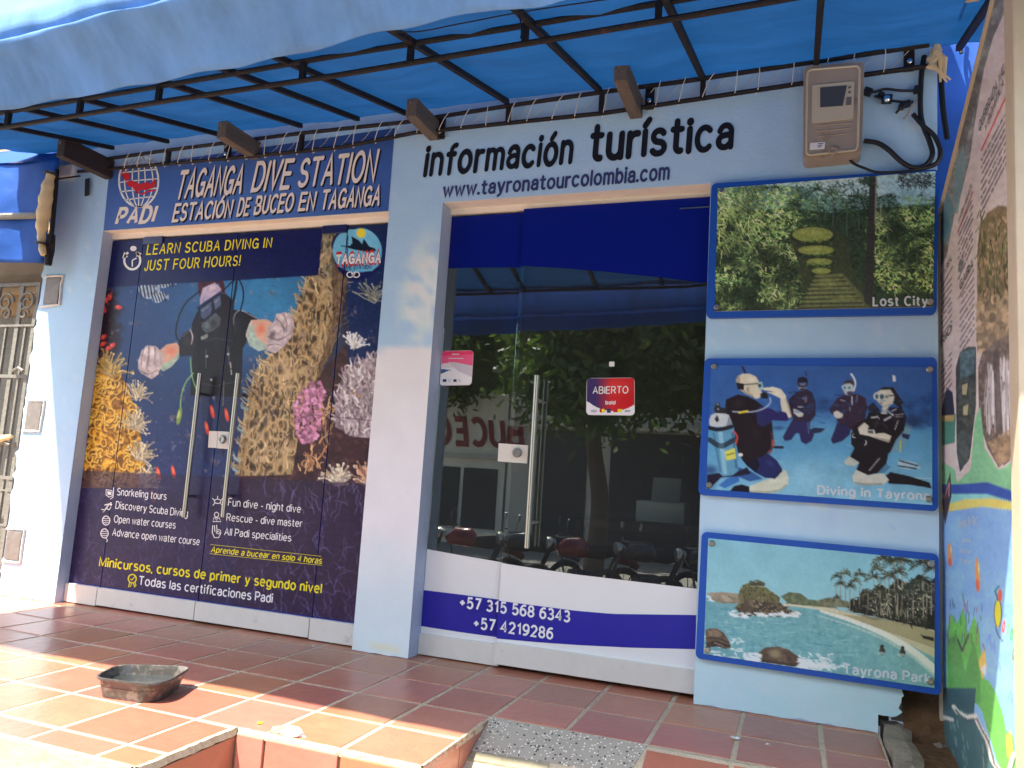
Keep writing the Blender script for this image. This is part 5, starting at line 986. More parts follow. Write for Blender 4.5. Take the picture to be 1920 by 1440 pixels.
P([(315, 225), (330, 200), (365, 183), (420, 182), (470, 205), (494, 250), (506, 300), (514, 335), (492, 372), (465, 376), (440, 360), (385, 336), (342, 305), (318, 262)], SKN); EL(430, 225, 50, 34, (238, 232, 206), .2, .8, .8); P([(342, 305), (385, 336), (440, 360), (465, 376), (440, 340), (400, 322), (370, 300)], (168, 156, 130), .8); P([(318, 215), (340, 196), (350, 240), (330, 258), (316, 240)], (150, 140, 124), .7); P([(316, 250), (376, 260), (376, 306), (330, 304)], (40, 32, 36)); EL(408, 300, 14, 20, (190, 176, 148)); LN([(398, 290), (404, 314), (420, 322)], 4, (140, 124, 104)); LN([(376, 268), (484, 258)], 7, (60, 52, 54)); P([(482, 246), (516, 244), (528, 302), (502, 314), (486, 292)], (150, 192, 196)); P([(484, 264), (508, 264), (510, 284), (488, 286)], (44, 60, 60)); P([(352, 126), (374, 124), (396, 178), (380, 182)], (52, 40, 66))
LN([(575, 368), (580, 400), (545, 440), (470, 470), (380, 478), (290, 474)], 10, (168, 182, 206)); LN([(340, 482), (404, 470)], 16, (226, 210, 70)); P([(500, 340), (530, 322), (560, 340), (562, 374), (512, 372)], (36, 32, 34))
P([(655, 330), (690, 350), (722, 425), (742, 505), (722, 530), (700, 482), (668, 470), (656, 400)], (222, 216, 190)); P([(520, 292), (600, 283), (660, 300), (700, 352), (690, 400), (656, 372), (600, 345), (570, 330), (600, 318), (530, 310)], (226, 220, 196)); LN([(700, 380), (735, 500)], 10, (170, 160, 136), al=.8); LN([(540, 312), (600, 322)], 4, (140, 130, 116)); LN([(560, 325), (600, 336)], 9, (206, 200, 176))
# right diver
P([(1560, 660), (1612, 556), (1664, 584), (1650, 650), (1592, 762), (1530, 790), (1470, 760)], (110, 154, 176)); LN([(1580, 700), (1574, 780)], 10, (190, 200, 90)); P([(1590, 640), (1650, 650), (1640, 690), (1590, 670)], (40, 44, 80))
P([(1560, 838), (1700, 868), (1736, 912), (1640, 920), (1556, 902)], (186, 204, 212), .85); LN([(1570, 850), (1710, 890)], 11, (36, 58, 84)); LN([(1560, 890), (1700, 912)], 11, (36, 58, 84)); LN([(1640, 980), (1815, 990)], 6, (190, 210, 214), al=.8)
P([(1455, 972), (1500, 938), (1640, 968), (1800, 1018), (1816, 1062), (1640, 1034), (1490, 1028)], (32, 26, 30)); P([(1205, 975), (1240, 912), (1330, 955), (1450, 948), (1492, 1000), (1440, 1036), (1300, 1042), (1225, 1028)], (206, 208, 192)); P([(1225, 1010), (1300, 1026), (1440, 1020), (1440, 1036), (1300, 1042), (1225, 1028)], (150, 152, 140), .8); P([(1142, 862), (1188, 812), (1262, 868), (1222, 892), (1162, 884)], (190, 196, 180))
P([(1190, 820), (1225, 750), (1450, 780), (1485, 800), (1470, 872), (1400, 946), (1330, 962), (1238, 920), (1262, 862)], (30, 24, 28)); P([(1400, 946), (1470, 872), (1500, 900), (1450, 946)], (70, 116, 150), .8)
for k in range(7): LN([(1338+k*16, 925-k*19), (1350+k*16, 912-k*19)], 9, (168, 166, 164))
P([(1340, 470), (1400, 440), (1440, 492), (1500, 438), (1590, 448), (1625, 520), (1604, 620), (1545, 690), (1500, 785), (1440, 832), (1330, 822), (1250, 782), (1200, 725), (1200, 640), (1250, 560), (1312, 530)], (30, 24, 28)); EL(1400, 560, 50, 30, (60, 56, 62), -.2, .5, .9); EL(1540, 520, 40, 60, (58, 52, 58), 0, .5, .9); P([(1320, 440), (1370, 400), (1400, 440), (1340, 480)], (40, 38, 54))
P([(1372, 345), (1395, 325), (1430, 305), (1500, 298), (1532, 350), (1520, 412), (1482, 440), (1474, 494), (1426, 490), (1440, 432), (1412, 412)], (208, 206, 188)); EL(1450, 330, 40, 20, (228, 226, 208), 0, .8, .8); P([(1408, 308), (1450, 284), (1524, 288), (1562, 350), (1602, 405), (1560, 436), (1530, 402), (1532, 350), (1500, 304)], (40, 34, 36)); LN([(1530, 400), (1580, 440)], 20, (40, 34, 36))
EL(1392, 356, 22, 28, (206, 216, 210)); EL(1396, 358, 13, 19, (64, 88, 92)); EL(1432, 358, 26, 28, (206, 216, 210)); EL(1434, 360, 17, 20, (70, 94, 98)); EL(1474, 358, 20, 18, (180, 190, 184), 0, .8); EL(1472, 360, 10, 10, (100, 112, 112)); LN([(1490, 352), (1530, 350)], 8, (60, 56, 60)); EL(1428, 410, 16, 10, (190, 176, 160)); P([(1514, 192), (1538, 198), (1542, 242), (1520, 244)], (216, 224, 224)); LN([(1548, 260), (1552, 320)], 6, (70, 80, 100))
P([(1250, 600), (1300, 556), (1336, 585), (1318, 630), (1360, 646), (1450, 636), (1508, 660), (1490, 712), (1430, 694), (1340, 662), (1265, 648)], (216, 210, 190)); P([(1360, 665), (1430, 694), (1490, 712), (1500, 690), (1440, 680)], (160, 150, 134), .8); P([(1312, 610), (1378, 612), (1386, 650), (1316, 642)], (206, 206, 196)); P([(1328, 618), (1366, 620), (1370, 642), (1330, 638)], (70, 74, 74))
for a_, w_, c_ in (([(1355, 520), (1400, 515)], 12, (196, 196, 196)), ([(1400, 505), (1415, 530)], 7, (170, 170, 176)), ([(1480, 470), (1520, 500)], 16, (196, 200, 204)), ([(1455, 540), (1500, 515)], 15, (190, 194, 200)), ([(1510, 470), (1545, 455)], 9, (180, 180, 190)), ([(1540, 500), (1600, 492)], 8, (150, 150, 156)), ([(1540, 515), (1600, 510)], 6, (150, 150, 156)), ([(1535, 610), (1560, 545)], 7, (190, 186, 180)), ([(1215, 640), (1212, 670), (1230, 672)], 6, (206, 206, 206)), ([(1302, 732), (1316, 715), (1310, 695)], 7, (210, 210, 210)), ([(1400, 545), (1380, 600)], 5, (80, 76, 80)), ([(1440, 560), (1480, 600)], 5, (80, 76, 80))): LN(a_, w_, c_)
c2.ell(1710, 790, 24, 16, (34, 48, 84), al=.7, soft=.7)
for _ in range(60): x, y = RNG.uniform(1480, 1740), RNG.uniform(745, 775); c2.ell(x, y, RNG.uniform(2, 9), RNG.uniform(1, 3), (44, 84, 140), al=.35)
c2.blend(.05+0*c2.X, (150, 150, 160)); c2.blur(1); c2.grain(.045, 4, 402); c2.grain(.06, 30, 403)
c3 = Canvas(1312, 1000, 1765, 1300, (134, 188, 196), 1.6)
c3.blend(np.clip((1100-c3.Y)/90, 0, 1)*.4, (110, 176, 196)); c3.blend(np.clip((c3.Y-1080)/60, 0, 1)*.4, (150, 200, 204))
sea = [(1312, 1120), (1450, 1130), (1500, 1138), (1560, 1150), (1640, 1176), (1700, 1206), (1765, 1240), (1765, 1300), (1312, 1300)]; sm = c3.mask(sea)
c3.poly([(1500, 1132), (1560, 1140), (1640, 1160), (1765, 1180), (1765, 1245), (1690, 1205), (1600, 1165)], (196, 186, 150)); c3.poly([(1580, 1152), (1700, 1165), (1765, 1190), (1765, 1220), (1640, 1176)], (150, 138, 96), .7); c3.poly([(1600, 1150), (1660, 1160), (1640, 1164)], (120, 108, 80), .7)
c3.blend(sm, (112, 166, 168)); c3.blend(sm*np.clip((1430-c3.X)/120, 0, 1)*.5, (84, 140, 152)); c3.blend(sm*np.clip((c3.n(7, 5)-.52)*5, 0, 1)*.45, (72, 136, 148)); wv = fbm(c3.h, c3.w, 9, 8); c3.blend(sm*np.clip((np.roll(wv, 6, 1)-.60)*8, 0, 1)*.4, (150, 198, 196)); c3.blend(sm*np.clip((c3.X-1560)/160, 0, 1)*.5, (126, 172, 160)); r = np.random.default_rng(2)
for _ in range(260): x, y = r.uniform(1320, 1600), r.uniform(1140, 1280); c3.line([(x, y), (x+r.uniform(5, 22), y+r.uniform(0, 4))], 1.6, ((66, 132, 150), (160, 204, 204), (84, 150, 160))[r.integers(3)], al=.5)
l3 = spline([(1540, 1146), (1600, 1165), (1660, 1190), (1710, 1220), (1760, 1262)], 6); c3.line(l3, 5, (226, 226, 208), 16, .85); c3.line([(a, b+10) for a, b in l3], 3, (190, 206, 190), 8, .5)
def surf(n, x0, y0, x1, y1, seed):
    r = np.random.default_rng(seed)
    for _ in range(n): x, y = r.uniform(x0, x1), r.uniform(y0, y1); c3.ell(x, y, r.uniform(2, 8), r.uniform(1, 2.6), (222, 230, 226), r.normal(.2, .3), .7)
surf(60, 1324, 1190, 1390, 1240, 1); surf(110, 1400, 1225, 1560, 1262, 2); surf(40, 1480, 1240, 1590, 1256, 3); surf(16, 1324, 1112, 1350, 1126, 4); surf(40, 1370, 1145, 1500, 1156, 5)
c3.poly([(1324, 1112), (1350, 1110), (1380, 1112), (1410, 1126), (1380, 1132), (1345, 1130)], (150, 140, 116)); P, LN, EL = tracer(c3, 1303, 984, .2443); r = np.random.default_rng(33)
P([(330, 545), (345, 500), (372, 462), (420, 442), (480, 455), (530, 480), (600, 520), (655, 560), (645, 610), (700, 640), (735, 660), (830, 688), (700, 692), (540, 690), (360, 680), (300, 640), (340, 600)], (104, 96, 68), 1, .35)
for _ in range(150):
    x = r.uniform(345, 720); y = r.uniform(585+.08*abs(x-480), 686); R = r.uniform(9, 30)
    EL(x, y+R*.25, R, R*.7, (54, 48, 40), r.uniform(-.5, .5), .9); EL(x-R*.15, y-R*.1, R*.8, R*.55, np.array((146, 128, 100))*r.uniform(.6, 1.1), r.uniform(-.5, .5), .9, .6)
P([(345, 645), (375, 600), (410, 565), (440, 590), (465, 640), (440, 664), (360, 660)], (76, 66, 54), 1, .3); P([(405, 570), (440, 590), (462, 636), (430, 630)], (120, 106, 84), .7)
P([(120, 570), (160, 530), (210, 522), (260, 545), (330, 565), (350, 590), (300, 606), (200, 600)], (128, 118, 98), 1, .3); P([(190, 530), (240, 540), (300, 590), (230, 590)], (176, 164, 136), .7)
leaves(c3, 420, (1382, 1092, 1463, 1128), ((96, 102, 58), (66, 76, 42), (116, 116, 72), (50, 58, 36)), 2.6, 1.5, 3, (-1., 1.3), [(1386, 1112), (1392, 1098), (1406, 1091), (1434, 1100), (1464, 1122), (1456, 1131), (1420, 1122), (1398, 1124)])
P([(410, 450), (425, 425), (455, 440), (520, 436), (538, 450), (534, 468), (432, 466)], (64, 66, 50)); LN([(420, 446), (480, 428), (536, 450)], 10, (96, 96, 74)); LN([(430, 472), (530, 474)], 6, (150, 146, 120))
c3.poly([(1464, 1118), (1480, 1110), (1500, 1112), (1516, 1124), (1560, 1130), (1570, 1140), (1480, 1134)], (94, 104, 76), nz=.4); c3.poly([(1530, 1126), (1556, 1120), (1600, 1130), (1600, 1140), (1540, 1136)], (110, 112, 84), nz=.4); c3.line([(1470, 1134), (1520, 1138), (1570, 1146)], 4, (206, 200, 170))
surf(60, 1370, 1149, 1500, 1157, 25)
jung = [(1590, 1140), (1596, 1122), (1606, 1126), (1618, 1104), (1632, 1112), (1648, 1094), (1664, 1104), (1684, 1084), (1704, 1096), (1722, 1076), (1744, 1090), (1765, 1074), (1765, 1185), (1700, 1170), (1650, 1158), (1600, 1148)]; c3.poly(jung, (36, 34, 30), nz=.4); leaves(c3, 1100, (1590, 1090, 1765, 1176), ((52, 54, 42), (38, 40, 32), (74, 74, 56), (40, 36, 34), (128, 124, 102)), 5, 1.6, 6, (-1., 1.4), jung, 1., .8)
for (zx, zy, zb_, R, k, le) in ((1090, 395, 640, 11, 1, .06), (1152, 372, 650, 13, 2, -.03), (1118, 452, 650, 11, 3, .05), (1268, 380, 660, 14, 4, .04), (1232, 430, 660, 12, 5, .08), (1190, 470, 660, 11, 14, .02), (1372, 400, 690, 16, 6, -.1), (1400, 335, 700, 17, 7, -.12), (1440, 262, 715, 21, 8, -.14), (1525, 275, 700, 21, 9, -.06), (1592, 270, 690, 23, 10, .02), (1490, 390, 700, 17, 11, .04), (1560, 360, 690, 18, 12, .02), (1752, 290, 700, 25, 13, .0), (1820, 330, 690, 22, 15, .02), (1680, 450, 720, 17, 16, .03), (1745, 430, 720, 19, 17, -.04), (1640, 500, 730, 15, 18, .05), (1780, 520, 740, 18, 19, .03), (1330, 520, 690, 13, 20, .05), (1420, 500, 700, 14, 21, -.05), (1560, 520, 720, 15, 22, .06), (1090, 560, 650, 9, 23, 0.)):
    palm(c3, 1303+zx*.2443, 984+zy*.2443, (zb_-zy)*.2443, R, k, (146, 136, 112), ((44, 50, 38), (58, 64, 46), (34, 38, 30), (108, 110, 86)), le, 19)
for q_ in ([(84, 805), (120, 794), (170, 797), (222, 830), (262, 892), (278, 940), (240, 954), (170, 934), (84, 944)], [(468, 1045), (490, 980), (540, 942), (640, 934), (722, 960), (792, 1010), (808, 1060), (770, 1090), (560, 1062)]):
    P(q_, (92, 74, 60), 1, .35)
P([(100, 810), (165, 806), (215, 840), (180, 860), (110, 850)], (138, 118, 94), .7, .3); P([(90, 900), (170, 890), (270, 925), (276, 942), (170, 934), (88, 942)], (48, 40, 36), .85, .3); LN([(96, 868), (180, 872), (250, 900)], 9, (52, 44, 38)); LN([(150, 905), (215, 930)], 7, (176, 160, 140), al=.7)
EL(615, 990, 62, 44, (146, 132, 96), .3, .85, .6); P([(690, 970), (780, 1010), (800, 1060), (740, 1080), (700, 1040)], (70, 54, 44), .75, .4); P([(480, 1030), (520, 970), (560, 960), (540, 1050)], (84, 68, 52), .7, .3); P([(470, 1046), (560, 1062), (770, 1090), (790, 1075), (600, 1040), (480, 1028)], (50, 42, 38), .7)
surf(50, 1395, 1226, 1425, 1246, 31); surf(70, 1496, 1236, 1545, 1252, 32)
for x, y in ((1654, 1219), (1692, 1222)): c3.ell(x, y-7, 3.4, 4, (34, 32, 30)); c3.ell(x, y+2, 5.5, 8, (56, 48, 42)); c3.ell(x-2, y+6, 7, 3, (180, 200, 190), al=.7)
c3.poly([(1726, 1190), (1752, 1196), (1752, 1202), (1732, 1198)], (40, 36, 30)); c3.blend(.07+0*c3.X, (196, 200, 190)); c3.grain(.035, 4, 405); c3.grain(.05, 40, 406)
def board(label, q, qp, cv_, cap, capq, screws, gain):
    yb = -.030; t = MB(); P = [on_y(*p, yb) for p in rrect(q, .022, .04, 5)]; c = np.mean(P, 0); t_ = thing('picture_board', label, 'picture board', (c[0], 0, c[2]))
    t.prism(P, (0, .026, 0)); bo = t.build('frame', M['blue_board'], t_)
    pl = [on_y(*p, yb-.004) for p in qp]
    ac = MB(); ac.prism([on_y(*p, yb-.003) for p in qp], (0, .003, 0)); ac.build('backing', M['white_paint'], t_)
    ph = printed('photo_print', cv_, *pl, .0040, M['board_print'], t_, gain)
    tb = MB(); text(tb, cap, *capq, lambda x, y: on_y(x, y, yb-.0055), .036, 0); tb.build('caption', M['txt_grey'], ph)
    for s in screws:
        k = MB(); k.lathe([(.013, 0), (.013, .006), (.010, .009)], on_y(*s, yb-.004), (0, -1, 0), 16); k.build('screw_cap', M['steel'], t_, True)
    return t_
board('blue framed picture captioned Lost City with green jungle terraces, top of the three boards', [(1334, 344), (1761, 317), (1756, 589), (1324, 596)], [(1346, 353), (1754, 321), (1749, 575), (1340, 584)], c1, 'Lost City', ((1636, 573), (1740, 572), 16, 16), ((1353, 358), (1344, 576), (1744, 566)), 1.45)
board('blue framed picture captioned Diving in Tayrona with kneeling divers on pale sand', [(1321, 672), (1757, 670), (1759, 959), (1309, 928)], [(1333, 684), (1748, 688), (1748, 947), (1324, 917)], c2, 'Diving in Tayrona', ((1532, 926), (1744, 938), 15, 15), ((1339, 687), (1743, 693), (1330, 909), (1741, 936)), 1.15)
board('blue framed picture captioned Tayrona Park with palm beach, lowest of the three boards', [(1316, 997), (1760, 1039), (1765, 1304), (1304, 1234)], [(1328, 1009), (1753, 1051), (1752, 1290), (1319, 1226)], c3, 'Tayrona Park', ((1582, 1262), (1746, 1281), 17, 17), ((1335, 1019), (1746, 1057), (1326, 1218), (1744, 1277)), 1.25)

# ================================================================== ELECTRICITY METER AND ITS CABLES
mt = thing('electricity_meter', 'dusty plastic electricity meter box high on the pale blue wall', 'electricity meter', (.12, 0, 2.6))
q = [(1507, 124), (1621, 115), (1616, 288), (1506, 299)]
yb = -.105; P = [on_y(*p, yb) for p in rrect(q, .08, .06, 5)]
b_ = MB(); b_.prism(P, (0, .105, 0)); b_.build('housing', M['meter_cover'], mt)
b_ = MB(); P2 = [on_y(*p, yb-.014) for p in rrect([(1514, 131), (1612, 123), (1608, 281), (1512, 291)], .08, .06, 5)]; b_.prism(P2, (0, .0142, 0)); cvr = b_.build('cover', M['meter_cover'], mt)
rim_ = MB(); ro = rrect([(1514, 131), (1612, 123), (1608, 281), (1512, 291)], .08, .06, 5); rim_.tube([on_y(*p, yb-.014) for p in ro]+[on_y(*ro[0], yb-.014)], .005, 6, False); rim_.build('cover_rim', M['meter_body'], mt, True)
b_ = MB(); b_.prism([on_y(*p, yb-.020) for p in rrect([(1523, 160), (1602, 152), (1600, 222), (1522, 230)], .04, .05)], (0, .006, 0)); fp = b_.build('face_plate', M['meter_body'], mt)
b_ = MB(); b_.prism([on_y(*p, yb-.0225) for p in ((1538, 164), (1588, 160), (1580, 198), (1538, 201))], (0, .0025, 0)); b_.build('display', M['meter_lcd'], mt)
b_ = MB()
for x, y in ((1593, 164), (1593, 173)): b_.lathe([(.006, 0), (.005, .004)], on_y(x, y, yb-.0205), (0, -1, 0), 12)
b_.prism([on_y(*p, yb-.0222) for p in ((1587, 182), (1597, 181), (1596, 196), (1586, 197))], (0, .002, 0)); b_.build('button', M['plate'], mt)
b_ = MB()
for k, (x0, x1, y) in enumerate(((1530, 1596, 213), (1526, 1598, 236), (1530, 1594, 246), (1534, 1590, 256))): b_.tube([on_y(x0, y, yb-.0155), on_y(x1, y-6, yb-.0155)], .0022, 5)
b_.build('cover_rib', M['meter_cover'], mt)
b_ = MB(); b_.prism([on_y(*p, yb-.0165) for p in ((1519, 268), (1547, 266), (1546, 279), (1518, 281))], (0, .002, 0)); lb_ = b_.build('label', M['paper'], mt)
b_ = MB()
for k in range(3): b_.prism([on_y(*p, yb-.0172) for p in ((1533, 269+3*k), (1544-2*k, 268.4+3*k), (1544-2*k, 269.6+3*k), (1533, 270.2+3*k))], (0, .0006, 0))
b_.build('label_print', M['txt_slate'], lb_)
b_ = MB(); b_.lathe([(.02, -.002), (.02, .008), (.012, .012), (.008, .006)], on_y(1562, 283, yb-.014), (0, -1, 0), 20); b_.build('lock_knob', M['meter_cover'], mt, True)
def cable(label, px, r, m='cable', ys=None, name='cable', grp='cables beside the electricity meter'):
    sp_ = spline(px, 6); n = len(sp_); pts = [on_y(p[0], p[1], (ys if ys is not None else -.02)-.012*math.sin(3.14*i/(n-1))) for i, p in enumerate(sp_)]
    b_ = MB(); b_.tube(pts, r, 8); return tag(b_.build(name, M[m], None, True), label, 'cable', grp)
cable('thick black cable looping down from the corner and back under the meter', [(1733, 105), (1727, 150), (1727, 220), (1743, 265), (1748, 290), (1735, 310), (1712, 314), (1690, 303), (1665, 280), (1645, 268), (1620, 264)], .011)
cable('second black cable running beside the wall corner to the boards', [(1712, 214), (1730, 235), (1752, 255), (1764, 285), (1757, 305), (1740, 313), (1716, 318)], .010, ys=-.03)
cable('thin black cable sagging from the bottom of the meter to the corner', [(1588, 292), (1600, 306), (1620, 315), (1646, 323), (1690, 322), (1716, 318)], .006, ys=-.04)
cable('black wire stretched sideways from the meter to the wall clamp', [(1622, 170), (1640, 172), (1660, 167), (1690, 170), (1722, 170)], .006)
cable('grey wire curling below the wall clamp', [(1722, 175), (1718, 190), (1708, 203), (1702, 214), (1694, 224)], .004, 'cable_grey')
cable('thin grey wire hooked over the top corner of the wall', [(1752, 75), (1750, 66), (1753, 60), (1757, 57)], .005, 'cord', ys=-.05); cable('bundle of black cable hanging down the wall end', [(1748, 80), (1760, 95), (1764, 140), (1768, 200), (1776, 260)], .012, ys=.02)
cl = MB()
for x, y, s in ((1722, 168, .03), (1663, 186, .035), (1690, 200, .02), (1652, 178, .02), (1627, 172, .03), (1700, 195, .025)):
    c = on_y(x, y, -.02); cl.box(c, (s*1.2, .03, s), Matrix.Rotation(RNG.uniform(-.6, .6), 3, 'Y'), .004)
for a, b in (((1663, 188), (1700, 192)), ((1640, 180), (1664, 188)), ((1692, 200), (1680, 212)), ((1700, 196), (1712, 190))): cl.tube([on_y(*a, -.025), on_y(*b, -.03)], .006, 6)
tag(cl.build('cable_clamp', M['cable']), 'cluster of black clamps and taped joints between the meter and the corner', 'cable clamp')
cn = MB(); cn.lathe([(.014, 0), (.014, .01), (.006, .014)], on_y(1663, 186, -.037), (0, -1, 0), 12); tag(cn.build('wall_bolt', M['chrome']), 'shiny bolt head in the clamp right of the meter', 'bolt')

# ================================================================== AWNING
aw = thing('awning', 'blue tarpaulin awning on a rusty black steel frame over the shop front', 'awning', (-2, -.03, 2.85))
AX0, AX1 = -4.88, 1.75
zroof = lambda y: 2.875+(y+.03)*.262
rx = [on_y(*p, -.05)[0] for p in ((210, 295), (313, 282), (415, 262), (563, 250), (670, 240), (760, 229), (950, 200), (1125, 170), (1318, 145), (1530, 125))]+[.62, 1.15]
HEMY = lambda x: -1.85+.12*min(1, max(0, (x+.75)/.6))
hz_px = [on_y(*p, -1.85) for p in ((0, 206), (250, 160), (500, 112), (730, 58), (1010, 0), (1300, -110))]+[(.4, 0, 2.375)]
HEMZ = lambda x: float(np.interp(x, [p[0] for p in hz_px], [p[2] for p in hz_px]))
nu, nv = 340, 90
pts, fc = grid_pts((AX0, .01, 0), (AX1, .01, 0), (AX1, -1.9, 0), (AX0, -1.9, 0), nu, nv)
wr = fbm(nv+1, nu+1, 30, 5); wr2 = fbm(nv+1, nu+1, 9, 15, 3); d = np.min(np.abs(pts[:, 0][:, None]-np.array(rx)[None, :]), 1)
pts[:, 1] *= np.array([-HEMY(x)/1.9 for x in pts[:, 0]])
sag = np.clip(d/.25, 0, 1)**1.3*np.sin(np.clip((-pts[:, 1])/1.9, 0, 1)*math.pi)*.03
pts[:, 2] = zroof(pts[:, 1])+.016-sag+.014*(wr.ravel()-.5)*2+.006*(wr2.ravel()-.5)*2+.004*np.sin(pts[:, 1]*42+6*wr.ravel()*4)*np.clip(d/.2, 0, 1)
roofo = quick('tarp_roof', pts, fc, M['tarp'], aw, smooth=True)
so = roofo.modifiers.new('thick', 'SOLIDIFY'); so.thickness = .0015
# faded valance hanging from the front edge, rolled over the front pole
nx = 300; xs = np.linspace(AX0-.03, AX1, nx); V = []; nj = 34
wv = fbm(nx, nj, 7, 3, 3); wl = fbm(nx, nj, 44, 9, 3)
for i, x in enumerate(xs):
    hy = HEMY(x); zt = zroof(hy)+.02; zh = HEMZ(x); H_ = zt-zh
    sc_ = min(1., max(.25, H_/.34))
    P_ = np.array([(hy+.004, zh), (hy-.006, zh+.008), (hy-.035*sc_, zh+.14*H_), (hy-.075*sc_, zh+.27*H_), (hy-.13*sc_, zh+.40*H_), (hy-.135*sc_, zh+.44*H_), (hy-.10*sc_, zh+.455*H_), (hy-.125*sc_, zh+.54*H_), (hy-.12*sc_, zh+.72*H_), (hy-.07*sc_, zh+.92*H_), (hy+.03, zh+H_+.02)])  # overhang shaped so the lower cloth stays out of the sun
    u = np.linspace(0, len(P_)-1, nj); yy = np.interp(u, range(len(P_)), P_[:, 0]); zz = np.interp(u, range(len(P_)), P_[:, 1])
    for j in range(nj): s = j/nj; V.append((x, yy[j]+.10*(wl[i, j]-.5)*(.3+s)+.014*(wv[i, j]-.5), zz[j]+.012*(wl[i, j]-.5)+.004*math.sin(x*21+j*.3)))
n = nj; Fv = np.array([(i*n+j, i*n+j+1, (i+1)*n+j+1, (i+1)*n+j) for i in range(nx-1) for j in range(n-1)])
vo = quick('valance', np.array(V), Fv, M['tarp_faded'], aw, smooth=True); so = vo.modifiers.new('thick', 'SOLIDIFY'); so.thickness = .002
b_ = MB(); b_.tube([(x, HEMY(x)+.03, zroof(HEMY(x))-.012) for x in np.linspace(AX0, AX1, 30)], .0115, 8); b_.build('front_pole', M['rust_steel'], aw, True)
FY = -1.06
def pxline(px, Y, ext=None):
    P = [on_y(*p, Y) for p in px]
    if ext:
        a, b = P[0], P[1]; P.insert(0, a+(a-b)*((ext[0]-a[0])/(a[0]-b[0]))) if ext[0] is not None else None
        a, b = P[-1], P[-2]; P.append(a+(a-b)*((ext[1]-a[0])/(a[0]-b[0]))) if ext[1] is not None else None
    return P
up_ = pxline([(0, 212), (293, 163), (640, 103), (990, 47), (1273, 0)], FY, (AX0, AX1)); lo_ = pxline([(0, 240), (300, 191), (640, 140), (1280, 32), (1463, 0)], FY, (AX0, AX1))
for P in (up_, lo_):
    b_ = MB(); b_.tube(P, .0115, 8); b_.build('front_rail', M['rust_steel'], aw, True)
zi = lambda P, x: float(np.interp(x, [p[0] for p in P], [p[2] for p in P]))
for p in ((15, 226), (150, 203), (298, 177), (568, 135), (770, 100), (985, 65), (1235, 20), (1460, -20)):
    x = on_y(*p, FY)[0]; b_ = MB(); b_.bar((x, FY, zi(lo_, x)), (x, FY, zi(up_, x)), .022, .022, (0, 1, 0)); b_.build('rail_tie', M['rust_steel'], aw)
for x in rx:
    b_ = MB(); b_.bar((x, -.05, zroof(-.05)-.012), (x, HEMY(x)+.02, zroof(HEMY(x)+.02)-.012), .024, .024); b_.build('rafter', M['rust_steel'], aw)
wt = pxline([(215, 296), (313, 282), (563, 250), (760, 229), (950, 199), (1127, 173), (1280, 153), (1520, 117), (1742, 84)], -.05, (AX0+.45, None)); wl_ = pxline([(213, 316), (450, 295), (640, 276), (777, 249), (1133, 212), (1280, 190), (1500, 157), (1753, 122)], -.04, (AX0+.45, None))
for P in (wt, wl_):
    b_ = MB(); b_.tube(P, .0115, 8); b_.build('wall_rail', M['rust_steel'], aw, True)
for p in ((315, 300), (565, 270), (953, 220), (1128, 195), (1318, 165)):
    x = on_y(*p, -.045)[0]; b_ = MB(); b_.bar((x, -.045, zi(wl_, x)-.01), (x, -.045, zi(wt, x)), .024, .02, (0, 1, 0)); b_.build('wall_tie', M['rust_steel'], aw)
for p in ((826, 240), (1218, 182), (1705, 108), (425, 283)):
    c = on_y(*p, -.02); b_ = MB(); b_.box((c[0], -.012, c[2]), (.042, .02, .115), None, .002); bp = b_.build('bracket_plate', M['rust_steel'], aw)
    k = MB(); k.lathe([(.012, 0), (.012, .008), (.006, .012)], (c[0], -.0225, c[2]-.02), (0, -1, 0), 10); k.build('bracket_bolt', M['chrome'], bp, True)
b_ = MB(); x = -4.0
while x < .45:
    zt, zl = zi(wt, x), zi(wl_, x); w_ = RNG.uniform(-.03, .03)
    b_.tube([(x+.012+w_, -.062, zt+.014), (x+w_*.5, -.066, zt-.02), (x-.02, -.056, zl), (x-.03, -.03, zl-.015)], .0022, 5)
    b_.tube([(x-.03, -.03, zl-.014), (x+.03, -.012, (zt+zl)/2), (x+.09, -.03, zt+.01)], .0016, 4); x += RNG.uniform(.10, .15)
b_.build('lacing_cord', M['cord'], aw, True)
b_ = MB(); ln = [on_y(*p, -1.30) for p in spline([(620, 40), (760, 60), (860, 45), (970, 24), (1130, 0), (1300, -22)], 6)]; b_.tube(ln, .0025, 6); kk = [on_y(*p, -1.28) for p in spline([(965, 22), (972, 28), (976, 40), (978, 60), (976, 72)], 4)]; b_.tube(kk, .003, 5)
b_.build('tie_rope', M['cable'], aw, True)
# ragged cloth knot at the wall end
kn = MB(); c = on_y(1752, 92, -.04)
for k in range(5): kn.tube([c+np.array([RNG.uniform(-.03, .03), RNG.uniform(-.02, .02), RNG.uniform(-.03, .03)]), c+np.array([RNG.uniform(-.03, .05), -.01, RNG.uniform(-.10, -.03)]), c+np.array([RNG.uniform(0, .07), .0, RNG.uniform(-.18, -.1)])], [.016, .012, .004], 6)
kn.build('cloth_knot', M['rag'], aw, True)

